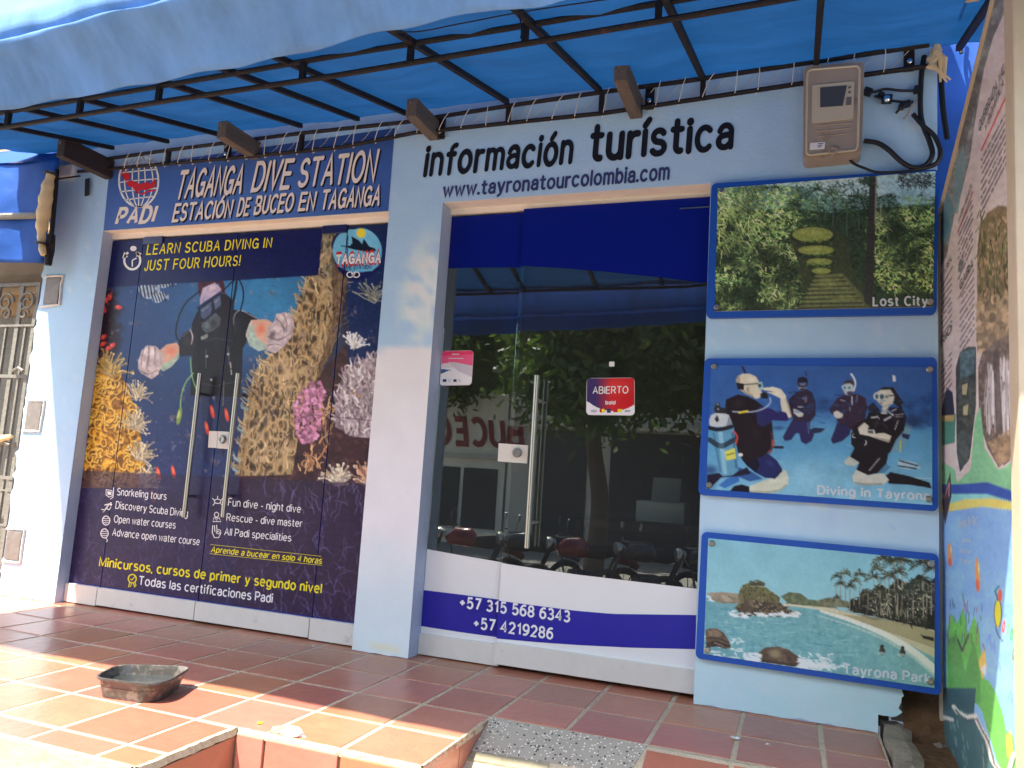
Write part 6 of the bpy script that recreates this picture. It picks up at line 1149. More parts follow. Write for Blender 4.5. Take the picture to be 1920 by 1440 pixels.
# ================================================================== TARP CURTAIN ON THE RIGHT, NEIGHBOUR'S AWNING ON THE LEFT
def sheet(name, P00, P10, P11, P01, nu, nv, amp, seed, m, parent=None, folds=0.):
    pts, fc = grid_pts(P00, P10, P11, P01, nu, nv); nrm = np.cross(np.subtract(P10, P00), np.subtract(P01, P00)); nrm = nrm/np.linalg.norm(nrm)
    w = fbm(nv+1, nu+1, 12, seed).ravel()-.5; u = np.tile(np.linspace(0, 1, nu+1), nv+1); v = np.repeat(np.linspace(0, 1, nv+1), nu+1)
    pts = pts+nrm*(amp*2*w+folds*np.sin(u*31+3*w))[:, None]; o = quick(name, pts, fc, m, parent, smooth=True); s = o.modifiers.new('thick', 'SOLIDIFY'); s.thickness = .002; return o
ct = sheet('tarp_curtain', (.57, .32, 3.3), (2.6, .32, 3.3), (2.6, .32, 1.3), (.57, .32, 1.3), 60, 50, .04, 5, M['tarp_side'], None, .012)
tag(ct, 'blue tarpaulin hanging behind the wall corner and the tall information board', 'tarpaulin')
pts_ = [on_y(*p, .25) for p in spline([(1798, 20), (1795, 60), (1800, 90), (1803, 100)], 5)]
b_ = MB(); b_.tube(pts_, .008, 6); b_.tube([on_y(1800, 45, .25), on_y(1806, 75, .25), on_y(1801, 100, .25)], .006, 6); tag(b_.build('loose_strap', M['cable'], None, True), 'black strap dangling in front of the blue tarpaulin curtain', 'strap')
na = thing('neighbour_awning', 'blue tarpaulin awning of the next shop hanging above the cream gate', 'awning', (-5.6, -.3, 2.4))
sheet('tarp_front', (-6.6, -.22, 2.80), on_y(112, 296, -.14), on_y(82, 494, -.14), (-6.6, -.22, 2.20), 50, 24, .03, 8, M['tarp_side'], na, .006)
b_ = MB(); b_.tube([(-6.6, -.25, 2.455), on_y(78, 404, -.17)], .022, 8); b_.build('pole', M['gate'], na, True)
sheet('tarp_top', (-6.6, .25, 3.1), (-4.66, .25, 3.1), on_y(112, 298, -.14), (-6.6, -.22, 2.80), 40, 14, .02, 9, M['tarp_side'], na)
rc = thing('rolled_cloth', 'cream cloth roll tied upright at the top corner of the left pillar', 'cloth roll', (-4.5, -.22, 2.3))
sp_ = [on_y(*p, -.22) for p in spline([(97, 322), (90, 350), (85, 385), (79, 420), (78, 450), (82, 478)], 5)]; b_ = MB(); n = len(sp_); b_.tube(sp_, [.020+.022*math.sin(3.1*min(1, i/(n*.75)))+.004*math.sin(i*1.7) for i in range(n)], 10); b_.build('cloth', M['rag'], rc, True)
for p in ((80, 457), (96, 326)): b_ = MB(); c = on_y(*p, -.22); b_.lathe([(.042, -.006), (.045, 0), (.042, .006)], c, (.15, 0, 1), 12); b_.build('tie_band', M['cable'], rc, True)
dpn = thing('drain_pipe', 'rust stained dark pipe beside the cream cloth roll', 'pipe', (-4.66, -.03, 2.4))
b_ = MB(); b_.tube([on_y(*p, -.19) for p in ((107, 318), (104, 360), (99, 420), (96, 450))], .013, 8); b_.tube([on_y(*p, -.19) for p in ((97, 440), (93, 470), (90, 497))], [.022, .028, .02], 8); b_.build('pipe', M['rust_steel'], dpn, True)
cj = MB(); cj.box(on_y(124, 322, -.02), (.16, .04, .09), None, .012); tag(cj.build('plaster_lump', M['white_paint']), 'pale plaster lump beside the dark beam at the left pillar top', 'plaster')
hk = MB(); hk.tube([on_y(106, 336, -.03), on_y(150, 330, -.03)], .006, 6); hk.bar(on_y(164, 335, -.02), on_y(163, 367, -.02), .035, .006, (0, 1, 0)); tag(hk.build('hanging_strap', M['cable']), 'short black strap hanging from the dark beam over the left pillar', 'strap')
# ================================================================== NEIGHBOUR BUILDING AND GATE
nb = thing('neighbour_building', 'beige neighbouring house front behind the cream iron gate', 'building', (-6, .6, 0))
b_ = MB(); b_.box2((-9, .55, -.0), (-4.69, .75, 3.4)); b_.build('wall', M['beige_wall'], nb)
b_ = MB()
for k in range(6): b_.box2((-9, .28+.05*k, 2.02+.035*k), (-4.70, .33+.05*k, 2.055+.035*k))
b_.build('stepped_cornice', M['beige_wall'], nb)
b_ = MB(); b_.box2((-6.4, .535, 0), (-4.82, .549, 1.9)); b_.build('door', M['gate'], nb)
gt = thing('gate', 'cream painted wrought iron gate with scrolls at the left edge', 'gate', (-5.3, .03, 0))
GTY = .03
gx = lambda px, py: on_y(px, py, GTY)
b_ = MB()
for z, h_ in ((2.00, .022), (1.72, .014), (1.38, .022), (.72, .022), (.64, .012), (.42, .012), (.06, .03)): b_.bar((-6.4, GTY, z), (-4.71, GTY, z), .022, h_)
b_.build('cross_rail', M['gate'], gt)
for k, x in enumerate((-4.73, -4.80, -4.88, -4.98, -5.10, -5.20, -5.32, -5.44, -5.56, -5.7, -5.85, -6.0, -6.2)):
    b_ = MB(); w_ = (.030, .016, .034, .014)[k % 4]; b_.bar((x, GTY+.003, .05), (x, GTY+.003, 2.0 if k % 2 == 0 else 1.72), w_, .016, (0, 1, 0)); b_.build('upright', M['gate'], gt)
def scroll(cx, cz, s, turns, d, r=.009):
    return [(cx+s*d*math.cos(a)*(1-.75*a/(turns*6.28)), GTY-.012, cz+s*math.sin(a)*(1-.75*a/(turns*6.28))) for a in np.linspace(0, turns*6.28, 34)]
for k, (cx, d) in enumerate(((-4.80, -1), (-5.0, 1), (-5.14, -1), (-5.36, 1), (-5.5, -1))):
    b_ = MB(); b_.tube(scroll(cx, 1.88, .07, 1.4, d), .009, 6); b_.tube(scroll(cx+d*.02, 1.80, .045, 1.2, -d), .008, 6); b_.build('scroll', M['gate'], gt, True)
for p, s in (((97, 545), 1), ((62, 780), 1), ((24, 1023), 1)):
    c = on_y(p[0], p[1], -.008); t = MB(); t.box((c[0], -.004, c[2]), (.125, .012, .175), None, .003); pl_ = t.build('hinge_plate', M['plate'], gt)
    t = MB(); w_, h_ = .078, .10
    loop = [(c[0]+a*w_+RNG.uniform(-.006, .006), -.006, c[2]+b*h_+RNG.uniform(-.006, .006)) for a, b in ((-1, -1), (-.3, -1), (.4, -1), (1, -1), (1, -.3), (1, .4), (1, 1), (.3, 1), (-.4, 1), (-1, 1))]; t.tube(loop, .008, 6); t.build('mortar_edge', M['mortar'], pl_, True)
for p in ((45, 697), (20, 835)):
    c = gx(*p); b_ = MB(); b_.tube([c+np.array([-.06, -.03, 0]), c+np.array([-.01, -.035, .02]), c+np.array([.03, -.03, .0])], .012, 6); b_.build('latch', M['gate'], gt, True)
c = gx(18, 827); b_ = MB(); b_.tube([c+np.array([-.12, -.035, -.01]), c+np.array([-.03, -.04, 0.01]), c+np.array([.06, -.035, .03])], [.02, .026, .012], 7); tag(b_.build('rag', M['rag'], None, True), 'pale rag tied to the gate bars', 'rag')
# ================================================================== TALL INFORMATION BOARD ON THE RIGHT
MX = .565
mp = Canvas(1735, -120, 1935, 1560, (198, 184, 176), 1.5)
X, Y = mp.X, mp.Y
mpo = mp.poly
ph = [(1757, 430), (1790, 300), (1830, 130), (1866, -10), (1905, -120), (1935, -120), (1900, 10), (1880, 30), (1862, 70), (1845, 130), (1830, 215), (1818, 300), (1803, 360), (1790, 400), (1775, 480), (1765, 500), (1757, 500)]
mpo(ph, (128, 128, 120), nz=.3); mm = mp.mask(ph); mp.blend(mm*np.clip((mp.n(20, 3)-.45)*4, 0, 1)*.7, (86, 84, 78)); mp.blend(mm*np.clip((mp.n(9, 6)-.55)*5, 0, 1)*.6, (166, 164, 158)); mpo([(1795, 260), (1830, 130), (1840, 150), (1816, 250), (1800, 330)], (90, 82, 72), .7, .4); mpo([(1790, 320), (1806, 270), (1812, 300), (1796, 400), (1786, 400)], (112, 140, 140), .8)
mp.ell(1772, 408, 14, 46, (96, 130, 138), .05); mp.ell(1772, 420, 10, 30, (70, 110, 122), .05, .8, .6)
rf_ = [(1832, 480), (1836, 430), (1850, 400), (1872, 385), (1896, 388), (1906, 405), (1906, 640), (1832, 660)]
mpo(rf_, (150, 128, 98), nz=.35, seed=6); mm = mp.mask(rf_); mp.blend(mm*np.clip((mp.n(14, 7)-.5)*5, 0, 1)*.7, (112, 96, 74)); r = np.random.default_rng(8)
for _ in range(170): x, y = r.uniform(1834, 1900), r.uniform(392, 560); mp.line([(x, y), (x+r.normal(0, 4), y+r.uniform(8, 26))], 2, np.array((92, 96, 62))*r.uniform(.5, 1.3), al=.7)
for _ in range(110): x, y = r.uniform(1834, 1905), r.uniform(560, 660); mp.ell(x, y, r.uniform(3, 9), r.uniform(4, 12), np.array((176, 152, 118))*r.uniform(.6, 1.15), al=.8)
wf = [(1834, 690), (1842, 660), (1866, 640), (1890, 628), (1906, 640), (1908, 840), (1890, 868), (1872, 876), (1852, 840), (1836, 790)]
mpo(wf, (112, 98, 86), nz=.4, seed=9)
for _ in range(90): x = r.uniform(1848, 1896); y = r.uniform(670, 760); mp.line([(x, y), (x+r.normal(0, 2), y+r.uniform(20, 70))], r.uniform(2, 5), np.clip(np.array((206, 198, 196))*r.uniform(.75, 1.1), 0, 255), al=.75)
mpo([(1862, 660), (1872, 650), (1882, 840), (1868, 842)], (84, 74, 68), .8, .4); mpo([(1852, 830), (1900, 800), (1904, 850), (1874, 876)], (168, 140, 104), .7, .4)
dk_ = [(1792, 690), (1800, 660), (1815, 650), (1830, 650), (1830, 760), (1818, 860), (1800, 885), (1794, 850)]
mpo(dk_, (70, 74, 66), nz=.5); mpo([(1800, 660), (1828, 655), (1826, 700), (1800, 712)], (86, 112, 118), .8, .4); mpo([(1804, 722), (1815, 718), (1812, 740), (1804, 740)], (168, 160, 120)); mpo([(1806, 762), (1816, 758), (1814, 778), (1806, 778)], (168, 160, 120))
mpo([(1763, 780), (1775, 726), (1786, 736), (1790, 778)], (46, 48, 60)); mpo([(1760, 790), (1792, 776), (1790, 830), (1762, 836)], (78, 130, 112)); mpo([(1764, 780), (1790, 778), (1788, 790), (1764, 790)], (190, 158, 90), .8)
gr_ = [(1757, 860), (1790, 880), (1795, 905), (1820, 880), (1828, 790), (1838, 760), (1846, 840), (1872, 882), (1910, 860), (1910, 930), (1757, 920)]; mpo(gr_, (126, 184, 136))
mpo([(1757, 908), (1800, 908), (1850, 904), (1910, 925), (1910, 945), (1850, 926), (1757, 926)], (52, 76, 152)); mpo([(1757, 926), (1850, 926), (1910, 944), (1910, 960), (1757, 950)], (126, 190, 188)); mpo([(1757, 950), (1810, 936), (1860, 934), (1910, 944), (1910, 958), (1840, 950), (1757, 964)], (222, 192, 96))
sea_ = [(1757, 962), (1840, 950), (1910, 958), (1935, 1560), (1757, 1560)]; mpo(sea_, (118, 158, 206)); mp.blend(mp.mask(sea_)*np.clip((Y-960)/260, 0, 1)*.4, (140, 190, 232)); mp.blend(mp.mask(sea_)*np.clip((mp.n(30, 31)-.5)*3, 0, 1)*.25, (150, 200, 240))
gn = [(1775, 1180), (1784, 1150), (1794, 1170), (1806, 1140), (1815, 1190), (1826, 1155), (1836, 1180), (1843, 1270), (1856, 1280), (1868, 1300), (1882, 1345), (1886, 1370), (1900, 1380), (1906, 1440), (1890, 1460), (1870, 1430), (1840, 1330), (1810, 1300), (1775, 1300)]
mpo(gn, (104, 176, 84)); mpo([(1775, 1200), (1795, 1190), (1810, 1260), (1825, 1200), (1838, 1250), (1838, 1320), (1820, 1318), (1812, 1290), (1780, 1290)], (92, 150, 76)); mp.line([(1796, 1200), (1804, 1220), (1816, 1190)], 4, (60, 80, 66))
mpo([(1886, 1380), (1896, 1370), (1902, 1430), (1888, 1420)], (200, 190, 80), .8)
dg = [(1757, 1290), (1800, 1300), (1830, 1340), (1858, 1400), (1872, 1450), (1890, 1560), (1757, 1560)]; mpo(dg, (70, 100, 100)); mpo([(1757, 1290), (1830, 1290), (1826, 1340), (1790, 1325), (1757, 1340)], (58, 84, 88))
for a in ([(1770, 1345), (1785, 1350)], [(1788, 1325), (1796, 1335), (1812, 1345), (1828, 1342), (1836, 1360), (1850, 1385), (1860, 1425), (1878, 1450)], [(1890, 1450), (1900, 1415), (1912, 1408), (1920, 1440)]): mp.line(a, 8, (206, 200, 186)); mp.line([(q[0]+4, q[1]+6) for q in a], 3, (60, 60, 60), al=.7)
for _ in range(26): x, y = r.uniform(1770, 1860), r.uniform(1340, 1480); mp.line([(x, y), (x+2, y+14)], 2.4, (140, 160, 156), al=.6)
mpo([(1834, 1240), (1846, 1215), (1850, 1250), (1842, 1275)], (214, 176, 90)); mpo([(1838, 1255), (1848, 1245), (1848, 1268)], (230, 232, 220))
for x, y, h_ in ((1833, 1078, 32), (1781, 1040, 22)): mp.ell(x, y, 4.5, h_, (214, 140, 84), -.06); mp.ell(x, y+h_*.6, 3.4, h_*.35, (206, 100, 70), -.06); mp.ell(x+2, y-h_*.4, 1.6, h_*.3, (240, 190, 130))
for _ in range(34): x, y = r.uniform(1775, 1842), r.uniform(1100, 1210); mp.line([(x, y), (x+r.normal(0, 2), y+r.uniform(8, 24))], 2., ((84, 96, 150), (150, 96, 110), (70, 120, 80))[r.integers(3)], al=.75)
mp.ell(1871, 1150, 6, 26, (240, 214, 60)); mp.line(ell(1871, 1150, 6.6, 26), 1.2, (50, 60, 60)); mp.line([(1870, 1120), (1866, 1108), (1872, 1100)], 4, (60, 110, 130)); mp.ell(1875, 1116, 4, 12, (216, 90, 70)); mp.line([(1867, 1178), (1872, 1192), (1880, 1202)], 3, (80, 110, 140))
for k, (x, y, c) in enumerate(((1882, 1175, (214, 80, 70)), (1890, 1180, (120, 190, 110)), (1897, 1190, (90, 160, 90)), (1904, 1190, (236, 170, 60)), (1911, 1196, (206, 70, 60)), (1901, 1226, (110, 120, 80)), (1907, 1232, (224, 190, 60)), (1913, 1236, (230, 150, 60)))): mp.ell(x, y, 3., 12, c, .1); mp.ell(x, y, 1., 5, (130, 180, 220), .1)
for x, y in ((1850, 1205), (1868, 1255), (1890, 1310), (1858, 1220)): mp.line([(x, y), (x+6, y-14), (x+8, y+6)], 4, (110, 146, 204), al=.7)
mpo([(1766, 940), (1782, 885), (1784, 930), (1772, 985)], (66, 54, 60), nz=.4); mp.line([(1770, 935), (1780, 905), (1779, 930)], 2.4, (170, 120, 124))
# small print: rows of slanting text lines
def rows(x0, y0, x1, y1, n, dx, dy, w_, c, seed):
    rr = np.random.default_rng(seed)
    for k in range(n):
        a = (x0+dx*k, y0+dy*k); b = (x1+dx*k*.6, y1+dy*k*.96); m_ = int(np.hypot(b[0]-a[0], b[1]-a[1])/4.2)
        for j in range(m_):
            if rr.random() < .16: continue
            t0, t1 = j/m_, (j+.72)/m_; mp.line([(a[0]+(b[0]-a[0])*t0, a[1]+(b[1]-a[1])*t0), (a[0]+(b[0]-a[0])*t1, a[1]+(b[1]-a[1])*t1)], w_*rr.uniform(.7, 1.2), c, al=.8)
rows(1840, 300, 1900, 185, 8, 0, 14, 3.2, (104, 92, 96), 1); rows(1797, 432, 1824, 372, 8, 0, 13, 2.8, (112, 100, 104), 2); rows(1800, 560, 1827, 520, 9, 0, 13, 2.8, (112, 100, 104), 3); rows(1763, 550, 1785, 520, 8, 0, 12, 2.6, (112, 100, 104), 4); rows(1763, 690, 1785, 660, 6, 0, 12, 2.6, (112, 100, 104), 5)
rows(1797, 505, 1806, 480, 2, 0, 12, 3, (92, 96, 96), 9)
mp.line([(1840, 282), (1896, 160)], 2.6, (196, 60, 70)); mp.line([(1796, 436), (1824, 360)], 2.2, (150, 80, 90)); mp.line([(1797, 560), (1826, 505)], 2., (110, 90, 100)); mp.line([(1762, 545), (1786, 500)], 2., (110, 90, 100))
ib_ = thing('information_board', 'tall printed information board with nature photos and reef mural standing at right', 'information board', (MX, -.5, 0))
mxp = lambda x, y, X_=MX: on_x(x, y, X_)
YE = -1.10
ztop = lambda y: 2.145+(.10-y)*.365
outl = [(MX, .06, -.12), (MX, YE, -.12), (MX, YE, ztop(YE)), (MX, .06, ztop(.06))]
mp.grain(.07, 5, 501); mp.grain(.08, 30, 502)
b_ = MB(); b_.prism([(MX+.003, a[1], a[2]) for a in outl], (.022, 0, 0)); b_.build('panel', M['white_paint'], ib_)
printed('board_print', mp, (MX, .058, ztop(.06)-.004), (MX, YE, ztop(YE)-.004), (MX, YE, -.118), (MX, .058, -.118), .0055, M['mural_print'], ib_, 1.5)
tb = MB(); m1 = lambda x, y: on_x(x, y, MX-.003)
text(tb, 'QUEBRADA VALENCIA', (1835, 248), (1902, 90), 17, 22, m1, .02, nrm=(-1, 0, 0)); text(tb, 'Y BONITICA', (1846, 250), (1881, 160), 14, 17, m1, .02, nrm=(-1, 0, 0)); text(tb, 'MARIA MULATA', (1797, 420), (1822, 352), 11, 13, m1, .02, nrm=(-1, 0, 0)); text(tb, 'PLAYA CRISTAL', (1763, 530), (1784, 487), 10, 11, m1, .02, nrm=(-1, 0, 0)); text(tb, 'GAIRA', (1799, 545), (1824, 500), 15, 17, m1, .02, nrm=(-1, 0, 0))
text(tb, 'RIO', (1764, 650), (1784, 620), 13, 14, m1, .02, nrm=(-1, 0, 0)); tb.build('heading', M['plate'], ib_)
tb = MB(); text(tb, 'Tayrona Dive Tours', (1795, 990), (1832, 982), 15, 17, m1, .01, .2, nrm=(-1, 0, 0)); text(tb, 'snorkel', (1803, 1018), (1820, 1016), 8, 8, m1, .01, nrm=(-1, 0, 0)); text(tb, 'diving tours', (1799, 1036), (1823, 1038), 8, 8, m1, .01, nrm=(-1, 0, 0)); text(tb, 'fish and reef', (1800, 1054), (1822, 1058), 8, 8, m1, .01, nrm=(-1, 0, 0)); tb.build('painted_name', M['txt_grey'], ib_)
b_ = MB(); b_.box2((MX-.012, .055, -.12), (MX+.03, .075, ztop(.06)+.004), .002); b_.prism([(MX-.010, .07, ztop(.06)+.001), (MX-.010, YE, ztop(YE)+.001), (MX-.010, YE, ztop(YE)+.011), (MX-.010, .07, ztop(.06)+.011)], (.036, 0, 0)); b_.build('edge_trim', M['meter_body'], ib_)
b_ = MB(); b_.box2((MX-.014, YE-.10, -.5), (MX+.10, YE-.001, ztop(YE)+.5), .006); b_.build('post', M['post'], ib_)
b_ = MB(); b_.prism([on_x(*p, MX-.02) for p in ((1757, 384), (1742, 415), (1757, 428))], (.003, 0, 0)); b_.prism([on_x(*p, MX-.02) for p in ((1788, -8), (1832, -10), (1835, 2), (1790, 8))], (.003, 0, 0)); b_.build('peeled_corner', M['rag'], ib_)
# ================================================================== TRAY AND LITTER
tr = thing('plastic_tray', 'black plastic tray holding a little water on the sunlit tiles', 'tray', (-2.37, -1.1, 0))
TRIM = [(-2.482, -1.247), (-2.19, -1.207), (-2.300, -.925), (-2.560, -1.060)]; ctr = np.mean(TRIM, 0)
def rounded(P, rad, n=7):
    out = []; m = len(P)
    for i in range(m):
        a, b, c = [np.array(P[(i+k) % m], float) for k in (-1, 0, 1)]; u = (a-b)/np.linalg.norm(a-b); v = (c-b)/np.linalg.norm(c-b); r_i = rad[i]
        for k in range(n+1): t = k/n; p0 = b+u*r_i; p2 = b+v*r_i; out.append((1-t)**2*p0+2*t*(1-t)*b+t*t*p2)
    return out
ring = lambda s, z: [tuple(ctr+(q-ctr)*s)+(z,) for q in rounded(TRIM, (.05, .12, .06, .07))]
lay = [ring(.83, .002), ring(.87, .03), ring(.93, .062), ring(.945, .066), ring(1.0, .068), ring(1.005, .074), ring(.99, .078), ring(.955, .076), ring(.93, .068), ring(.88, .03), ring(.83, .008)]
n = len(lay[0]); b_ = MB(); b_.add([p for r_ in lay for p in r_], [(i*n+k, i*n+(k+1) % n, (i+1)*n+(k+1) % n, (i+1)*n+k) for i in range(len(lay)-1) for k in range(n)]+[tuple(range(n-1, -1, -1)), tuple(range((len(lay)-1)*n, len(lay)*n))]); b_.build('tray_body', M['tray'], tr, True)
b_ = MB(); w_ = ring(.905, .042); b_.add(w_, [tuple(range(n))]); b_.build('water', M['water'], tr)
def crumple(name, c, s, seed, m, label, cat):
    r = np.random.default_rng(seed); bm = bmesh.new(); bmesh.ops.create_icosphere(bm, subdivisions=2, radius=1)
    for v in bm.verts: k = r.uniform(.55, 1.2); v.co = Vector((v.co.x*s[0]*k, v.co.y*s[1]*k, max(-.2, v.co.z)*s[2]*k))+Vector(c)
    bm.verts.index_update(); o = obj(name, [v.co for v in bm.verts], [[v.index for v in f.verts] for f in bm.faces], m); bm.free(); return tag(o, label, cat)
c = on_z(548, 1378); crumple('paper_scrap', (c[0], c[1]+.005, .004), (.055, .03, .022), 3, M['paper'], 'crumpled white paper scrap stuck in the broken step edge', 'paper scrap')
c = on_z(514, 1372); crumple('broken_mortar', (c[0], c[1]+.01, .0), (.03, .022, .018), 5, M['concrete'], 'chipped mortar lump beside the paper scrap on the step', 'mortar lump')
c = on_z(487, 1357); crumple('petal', (c[0], c[1], .003), (.011, .009, .004), 6, M['txt_yellow'], 'small yellow petal on the sunlit tile above the step', 'petal')
for k, (p, lab) in enumerate((((1378, 1386), 'white plaster crumb on the tile joint below the beach picture board'), ((1632, 1368), 'white plaster crumb at the foot of the wall near the kerb stone'), ((588, 1213), 'pale crumb on the tiles by the left door'), ((1440, 1398), 'tiny white crumb on the tiles right of the joint'))):
    c = on_z(*p); crumple('plaster_crumb', (c[0], c[1], .004), (.022, .012, .008) if k < 2 else (.009, .007, .005), 20+k, M['mortar'], lab, 'plaster crumb')
for k, p in enumerate(((1660, 1345), (1720, 1320), (1748, 1380), (1762, 1400), (1735, 1350))):
    c = on_z(*p, .0); c[0] = max(c[0], .47); crumple('stone', (c[0], c[1], .0), (.03, .025, .016), 40+k, M['concrete'], 'small brown stone lying in the bare dirt below the information board', 'stone')['group'] = 'stones in the dirt'
# ================================================================== ACROSS THE STREET (what the glass door mirrors)
def opp(name, label, x0, x1, ztop_, m, d=12.):
    t = thing(name, label, 'building', ((x0+x1)/2, -d, -.55)); b_ = MB(); b_.box2((x0, -d-4, -.56), (x1, -d, ztop_)); b_.build('wall', M[m], t); return t
oa = opp('dive_shop_building', 'cream dive shop across the street with red lettering, mirrored in the glass door', -11.5, -5.95, 2.75, 'opp_cream')
sgp = lambda x, y: mirror(x, y, 11.97)
tb = MB(); cxs = [mirror(p, 810, 12)[0] for p in (985, 812)]; xa, xb = max(cxs), min(cxs)
zb_ = mirror(880, 832, 12)[2]; ht = mirror(880, 786, 12)[2]-zb_
VZ_, VZ = VZ, (0., 1e9); text(tb, 'BUCEO', (0, 0), (1, 0), ht/(xa-xb), ht/(xa-xb), lambda u, w_: np.array([xa-u*(xa-xb), -11.975, zb_+w_*(xa-xb)]), .05, .15, 0, 0., nrm=(0, 1, 0)); VZ = VZ_
tb.build('lettering', M['faded_red'], oa)
b_ = MB(); b_.box2((-7.8, -12.01, -.2), (-7.0, -11.97, 1.1)); b_.box2((-6.9, -12.01, -.2), (-6.1, -11.97, 1.1)); b_.build('window', M['shutter'], oa)
b_ = MB(); b_.box2((-11.5, -12.0, 1.3), (-5.95, -11.9, 1.42)); b_.build('ledge', M['opp_grey'], oa)
ob = opp('shutter_building', 'grey building across the street with dark roller shutters, mirrored in the glass door', -5.9, 4.0, 2.85, 'opp_grey')
for a, c in ((-5.2, -4.1), (-3.6, -.4), (0, 3.2)): b_ = MB(); b_.box2((a, -12.02, -.5), (c, -11.96, 2.0)); b_.build('roller_shutter', M['shutter'], ob)
b_ = MB(); b_.box2((-5.9, -12.0, 2.05), (4.0, -11.85, 2.18)); b_.build('ledge', M['opp_grey'], ob)
oc = opp('far_building', 'tall pale house behind the street trees, mirrored in the glass door', -16, 6, 4.4, 'opp_cream', 19.)
b_ = MB(); b_.box2((-4, -19.02, 2.6), (-2.4, -18.96, 3.8)); b_.box2((0, -19.02, 2.6), (1.6, -18.96, 3.8)); b_.build('window', M['shutter'], oc)
def tree(label, x, y, h, crown, n, seed, m, sz=.105):
    r = np.random.default_rng(seed); t = thing('street_tree', label, 'tree', (x, y, -.55), 'street trees mirrored in the glass'); b_ = MB()
    b_.tube(spline([(x, y, -.6), (x+.08, y, .6), (x-.05, y+.1, 1.7), (x+.1, y, h)], 5), np.linspace(.17, .09, 16), 10)
    for k in range(6):
        a = k*1.05+r.uniform(-.3, .3); L_ = r.uniform(.7, 1.3)*crown; b_.tube(spline([(x+.05, y, h-.5), (x+math.cos(a)*L_*.4, y+math.sin(a)*L_*.4, h+.2), (x+math.cos(a)*L_*.8, y+math.sin(a)*L_*.8, h+.35)], 4), np.linspace(.07, .02, 9), 6)
    b_.build('trunk', M['bark'], t, True)
    C = []
    for k in range(26): a = r.uniform(0, 6.28); q = math.sqrt(r.uniform(0, 1))*crown; C.append((x+math.cos(a)*q, y+math.sin(a)*q*.8, h+r.uniform(-.9, 1.2)-.25*q))
    C = np.array(C); idx = r.integers(len(C), size=n); ctr_ = C[idx]+r.normal(0, .30, (n, 3))*np.array([1, 1, .9])
    u = r.normal(size=(n, 3)); u /= np.linalg.norm(u, axis=1)[:, None]; w = np.cross(u, r.normal(size=(n, 3))); w /= np.linalg.norm(w, axis=1)[:, None]; s = sz*r.uniform(.5, 1.2, (n, 1))
    V = np.stack([ctr_-u*s, ctr_+w*s*.42, ctr_+u*s, ctr_-w*s*.42], 1).reshape(-1, 3); quick('crown', V, np.arange(4*n).reshape(-1, 4), M[m], t); return t
tree('broad leafy tree straight across the street with hanging branches', -2.9, -8.0, 2.95, 1.55, 19000, 1, 'leaf_a'); tree('dark leafy tree at the right of the street row', -.3, -9.0, 3.3, 2.0, 16000, 2, 'leaf_a'); tree('dense tree at the far left of the street row', -7.4, -10.6, 4.1, 1.9, 14000, 3, 'leaf_a'); tree('bushy tree behind the low roofs of the street row', -5.2, -14.5, 4.2, 2.6, 14000, 4, 'leaf_a', .16); tree('tall tree behind the shutter building', -1.5, -15., 4.4, 2.8, 14000, 5, 'leaf_a', .16)
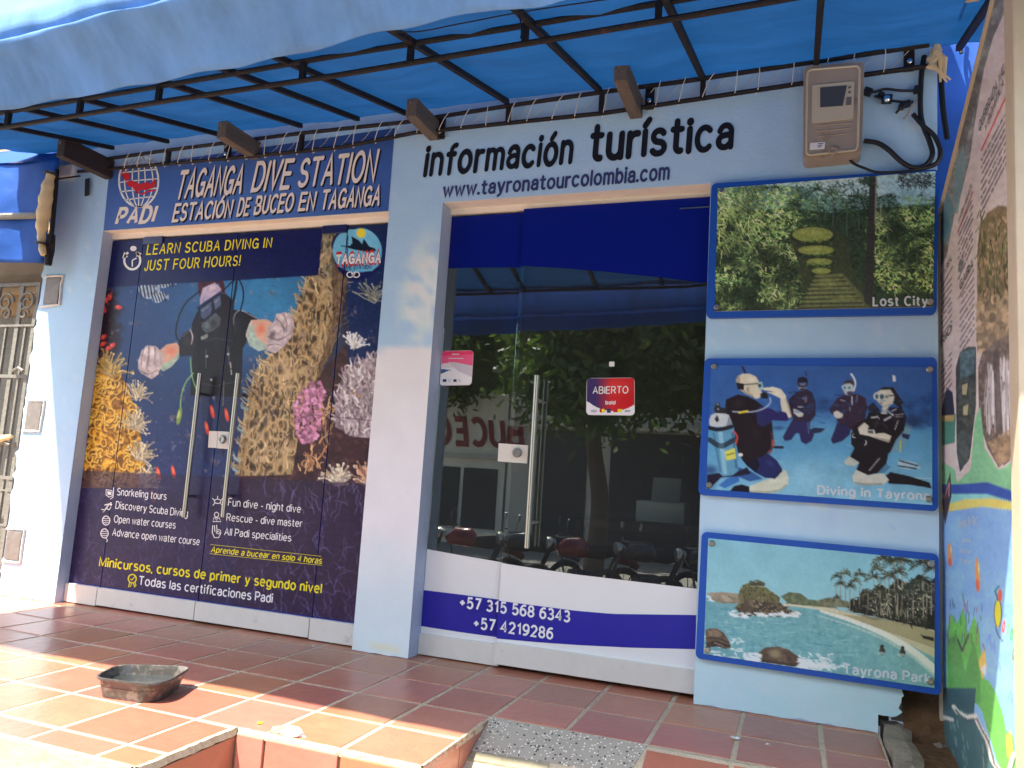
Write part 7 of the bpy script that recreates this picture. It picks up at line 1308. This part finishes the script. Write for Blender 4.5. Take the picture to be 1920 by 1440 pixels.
# motorbikes parked at the kerb
def motorbike(label, paint):
    t = thing('motorcycle', label, 'motorcycle', (0, 0, 0), 'motorcycles parked across the street')
    for yy in (-.62, .62):
        w_ = MB(); n = 22
        for k in range(n):
            pass
        V = []; Fc = []
        for k in range(n):
            a = 6.283*k/n
            for j in range(8): b = 6.283*j/8; rr_ = .27+.045*math.cos(b); V.append((.045*math.sin(b), yy+rr_*math.cos(a), .31+rr_*math.sin(a)))
        for k in range(n):
            for j in range(8): Fc.append((k*8+j, k*8+(j+1) % 8, ((k+1) % n)*8+(j+1) % 8, ((k+1) % n)*8+j))
        w_.add(V, Fc); wo = w_.build('wheel', M['rubber'], t, True); r_ = MB()
        for k in range(6): a = 3.1416*k/6; r_.tube([(0, yy+.25*math.cos(a), .31+.25*math.sin(a)), (0, yy-.25*math.cos(a), .31-.25*math.sin(a))], .008, 5)
        r_.lathe([(.05, -.04), (.05, .04)], (0, yy, .31), (1, 0, 0), 10); r_.build('rim', M['chrome'], wo)
    b_ = MB(); b_.tube([(0, -.55, .34), (0, -.2, .42), (0, .2, .38), (0, .30, .85), (0, -.45, .78)], .025, 6); b_.box((0, 0, .42), (.22, .34, .28), None, .04); b_.build('frame', M['bike_black'], t)
    b_ = MB(); b_.tube([(0, .34, .80), (0, .2, .87), (0, .02, .86), (0, -.10, .80)], [.06, .14, .15, .08], 10); b_.build('fuel_tank', M[paint], t, True)
    b_ = MB(); b_.tube([(0, -.08, .82), (0, -.3, .83), (0, -.62, .88)], [.09, .12, .07], 8); b_.build('seat', M['rubber'], t, True)
    b_ = MB(); b_.tube([(0, -.5, .74), (0, -.7, .72), (0, -.82, .62)], [.07, .08, .04], 8); b_.build('tail', M[paint], t, True)
    b_ = MB()
    for s in (-.07, .07): b_.tube([(s, .66, .31), (s, .40, .92)], .02, 6)
    b_.build('fork', M['bike_black'], t, True)
    b_ = MB(); b_.tube([(-.36, .22, 1.02), (-.15, .34, 1.0), (.15, .34, 1.0), (.36, .22, 1.02)], .014, 6); b_.build('handlebar', M['bike_black'], t, True)
    for s in (-.26, .26): b_ = MB(); b_.tube([(s, .28, 1.02), (s*1.15, .26, 1.18)], .007, 5); b_.lathe([(.05, -.008), (.055, 0), (.05, .012)], (s*1.2, .26, 1.21), (0, 1, .1), 12); b_.build('mirror', M['bike_black'], t, True)
    b_ = MB(); b_.lathe([(.05, -.10), (.09, -.02), (.085, .03)], (0, .46, .90), (0, 1, 0), 14); b_.build('headlight', M['steel_dark'], t, True)
    b_ = MB(); b_.tube([(.12, .1, .3), (.14, -.3, .27), (.15, -.75, .36)], [.025, .035, .04], 8); b_.build('exhaust', M['chrome'], t, True)
    return t
def copy_tree(o, parent=None, repaint=None):
    c = o.copy(); COL.objects.link(c)
    if parent is not None: c.parent = parent; c.matrix_parent_inverse = o.matrix_parent_inverse.copy()
    if repaint and o.type == 'MESH' and o.name.split('.')[0] in ('fuel_tank', 'tail'):
        c.data = o.data.copy(); c.data.materials.clear(); c.data.materials.append(M[repaint])
    for ch in list(o.children): copy_tree(ch, c, repaint)
    return c
mb_ = motorbike('red motorcycle leftmost in the parked row', 'bike_red')
spots = [(-3.75, -5.1, 1.25, None, None), (-3.05, -5.3, .9, 'bike_black', 'black motorcycle second from the left in the parked row'), (-2.35, -5.2, 1.1, 'bike_red', 'red motorcycle between two black ones in the parked row'), (-1.6, -5.4, .95, 'bike_black', 'black motorcycle right of the red ones in the parked row'), (-.85, -5.2, 1.2, 'bike_black', 'black motorcycle at the right end of the parked row')]
for i, (x, y, a, rp, lab) in enumerate(spots):
    o = mb_ if i == 0 else copy_tree(mb_, None, rp)
    o.location = (x, y, -.555); o.rotation_euler = (0, 0, a); o.scale = (.84, .84, .84)
    if lab: o['label'] = lab
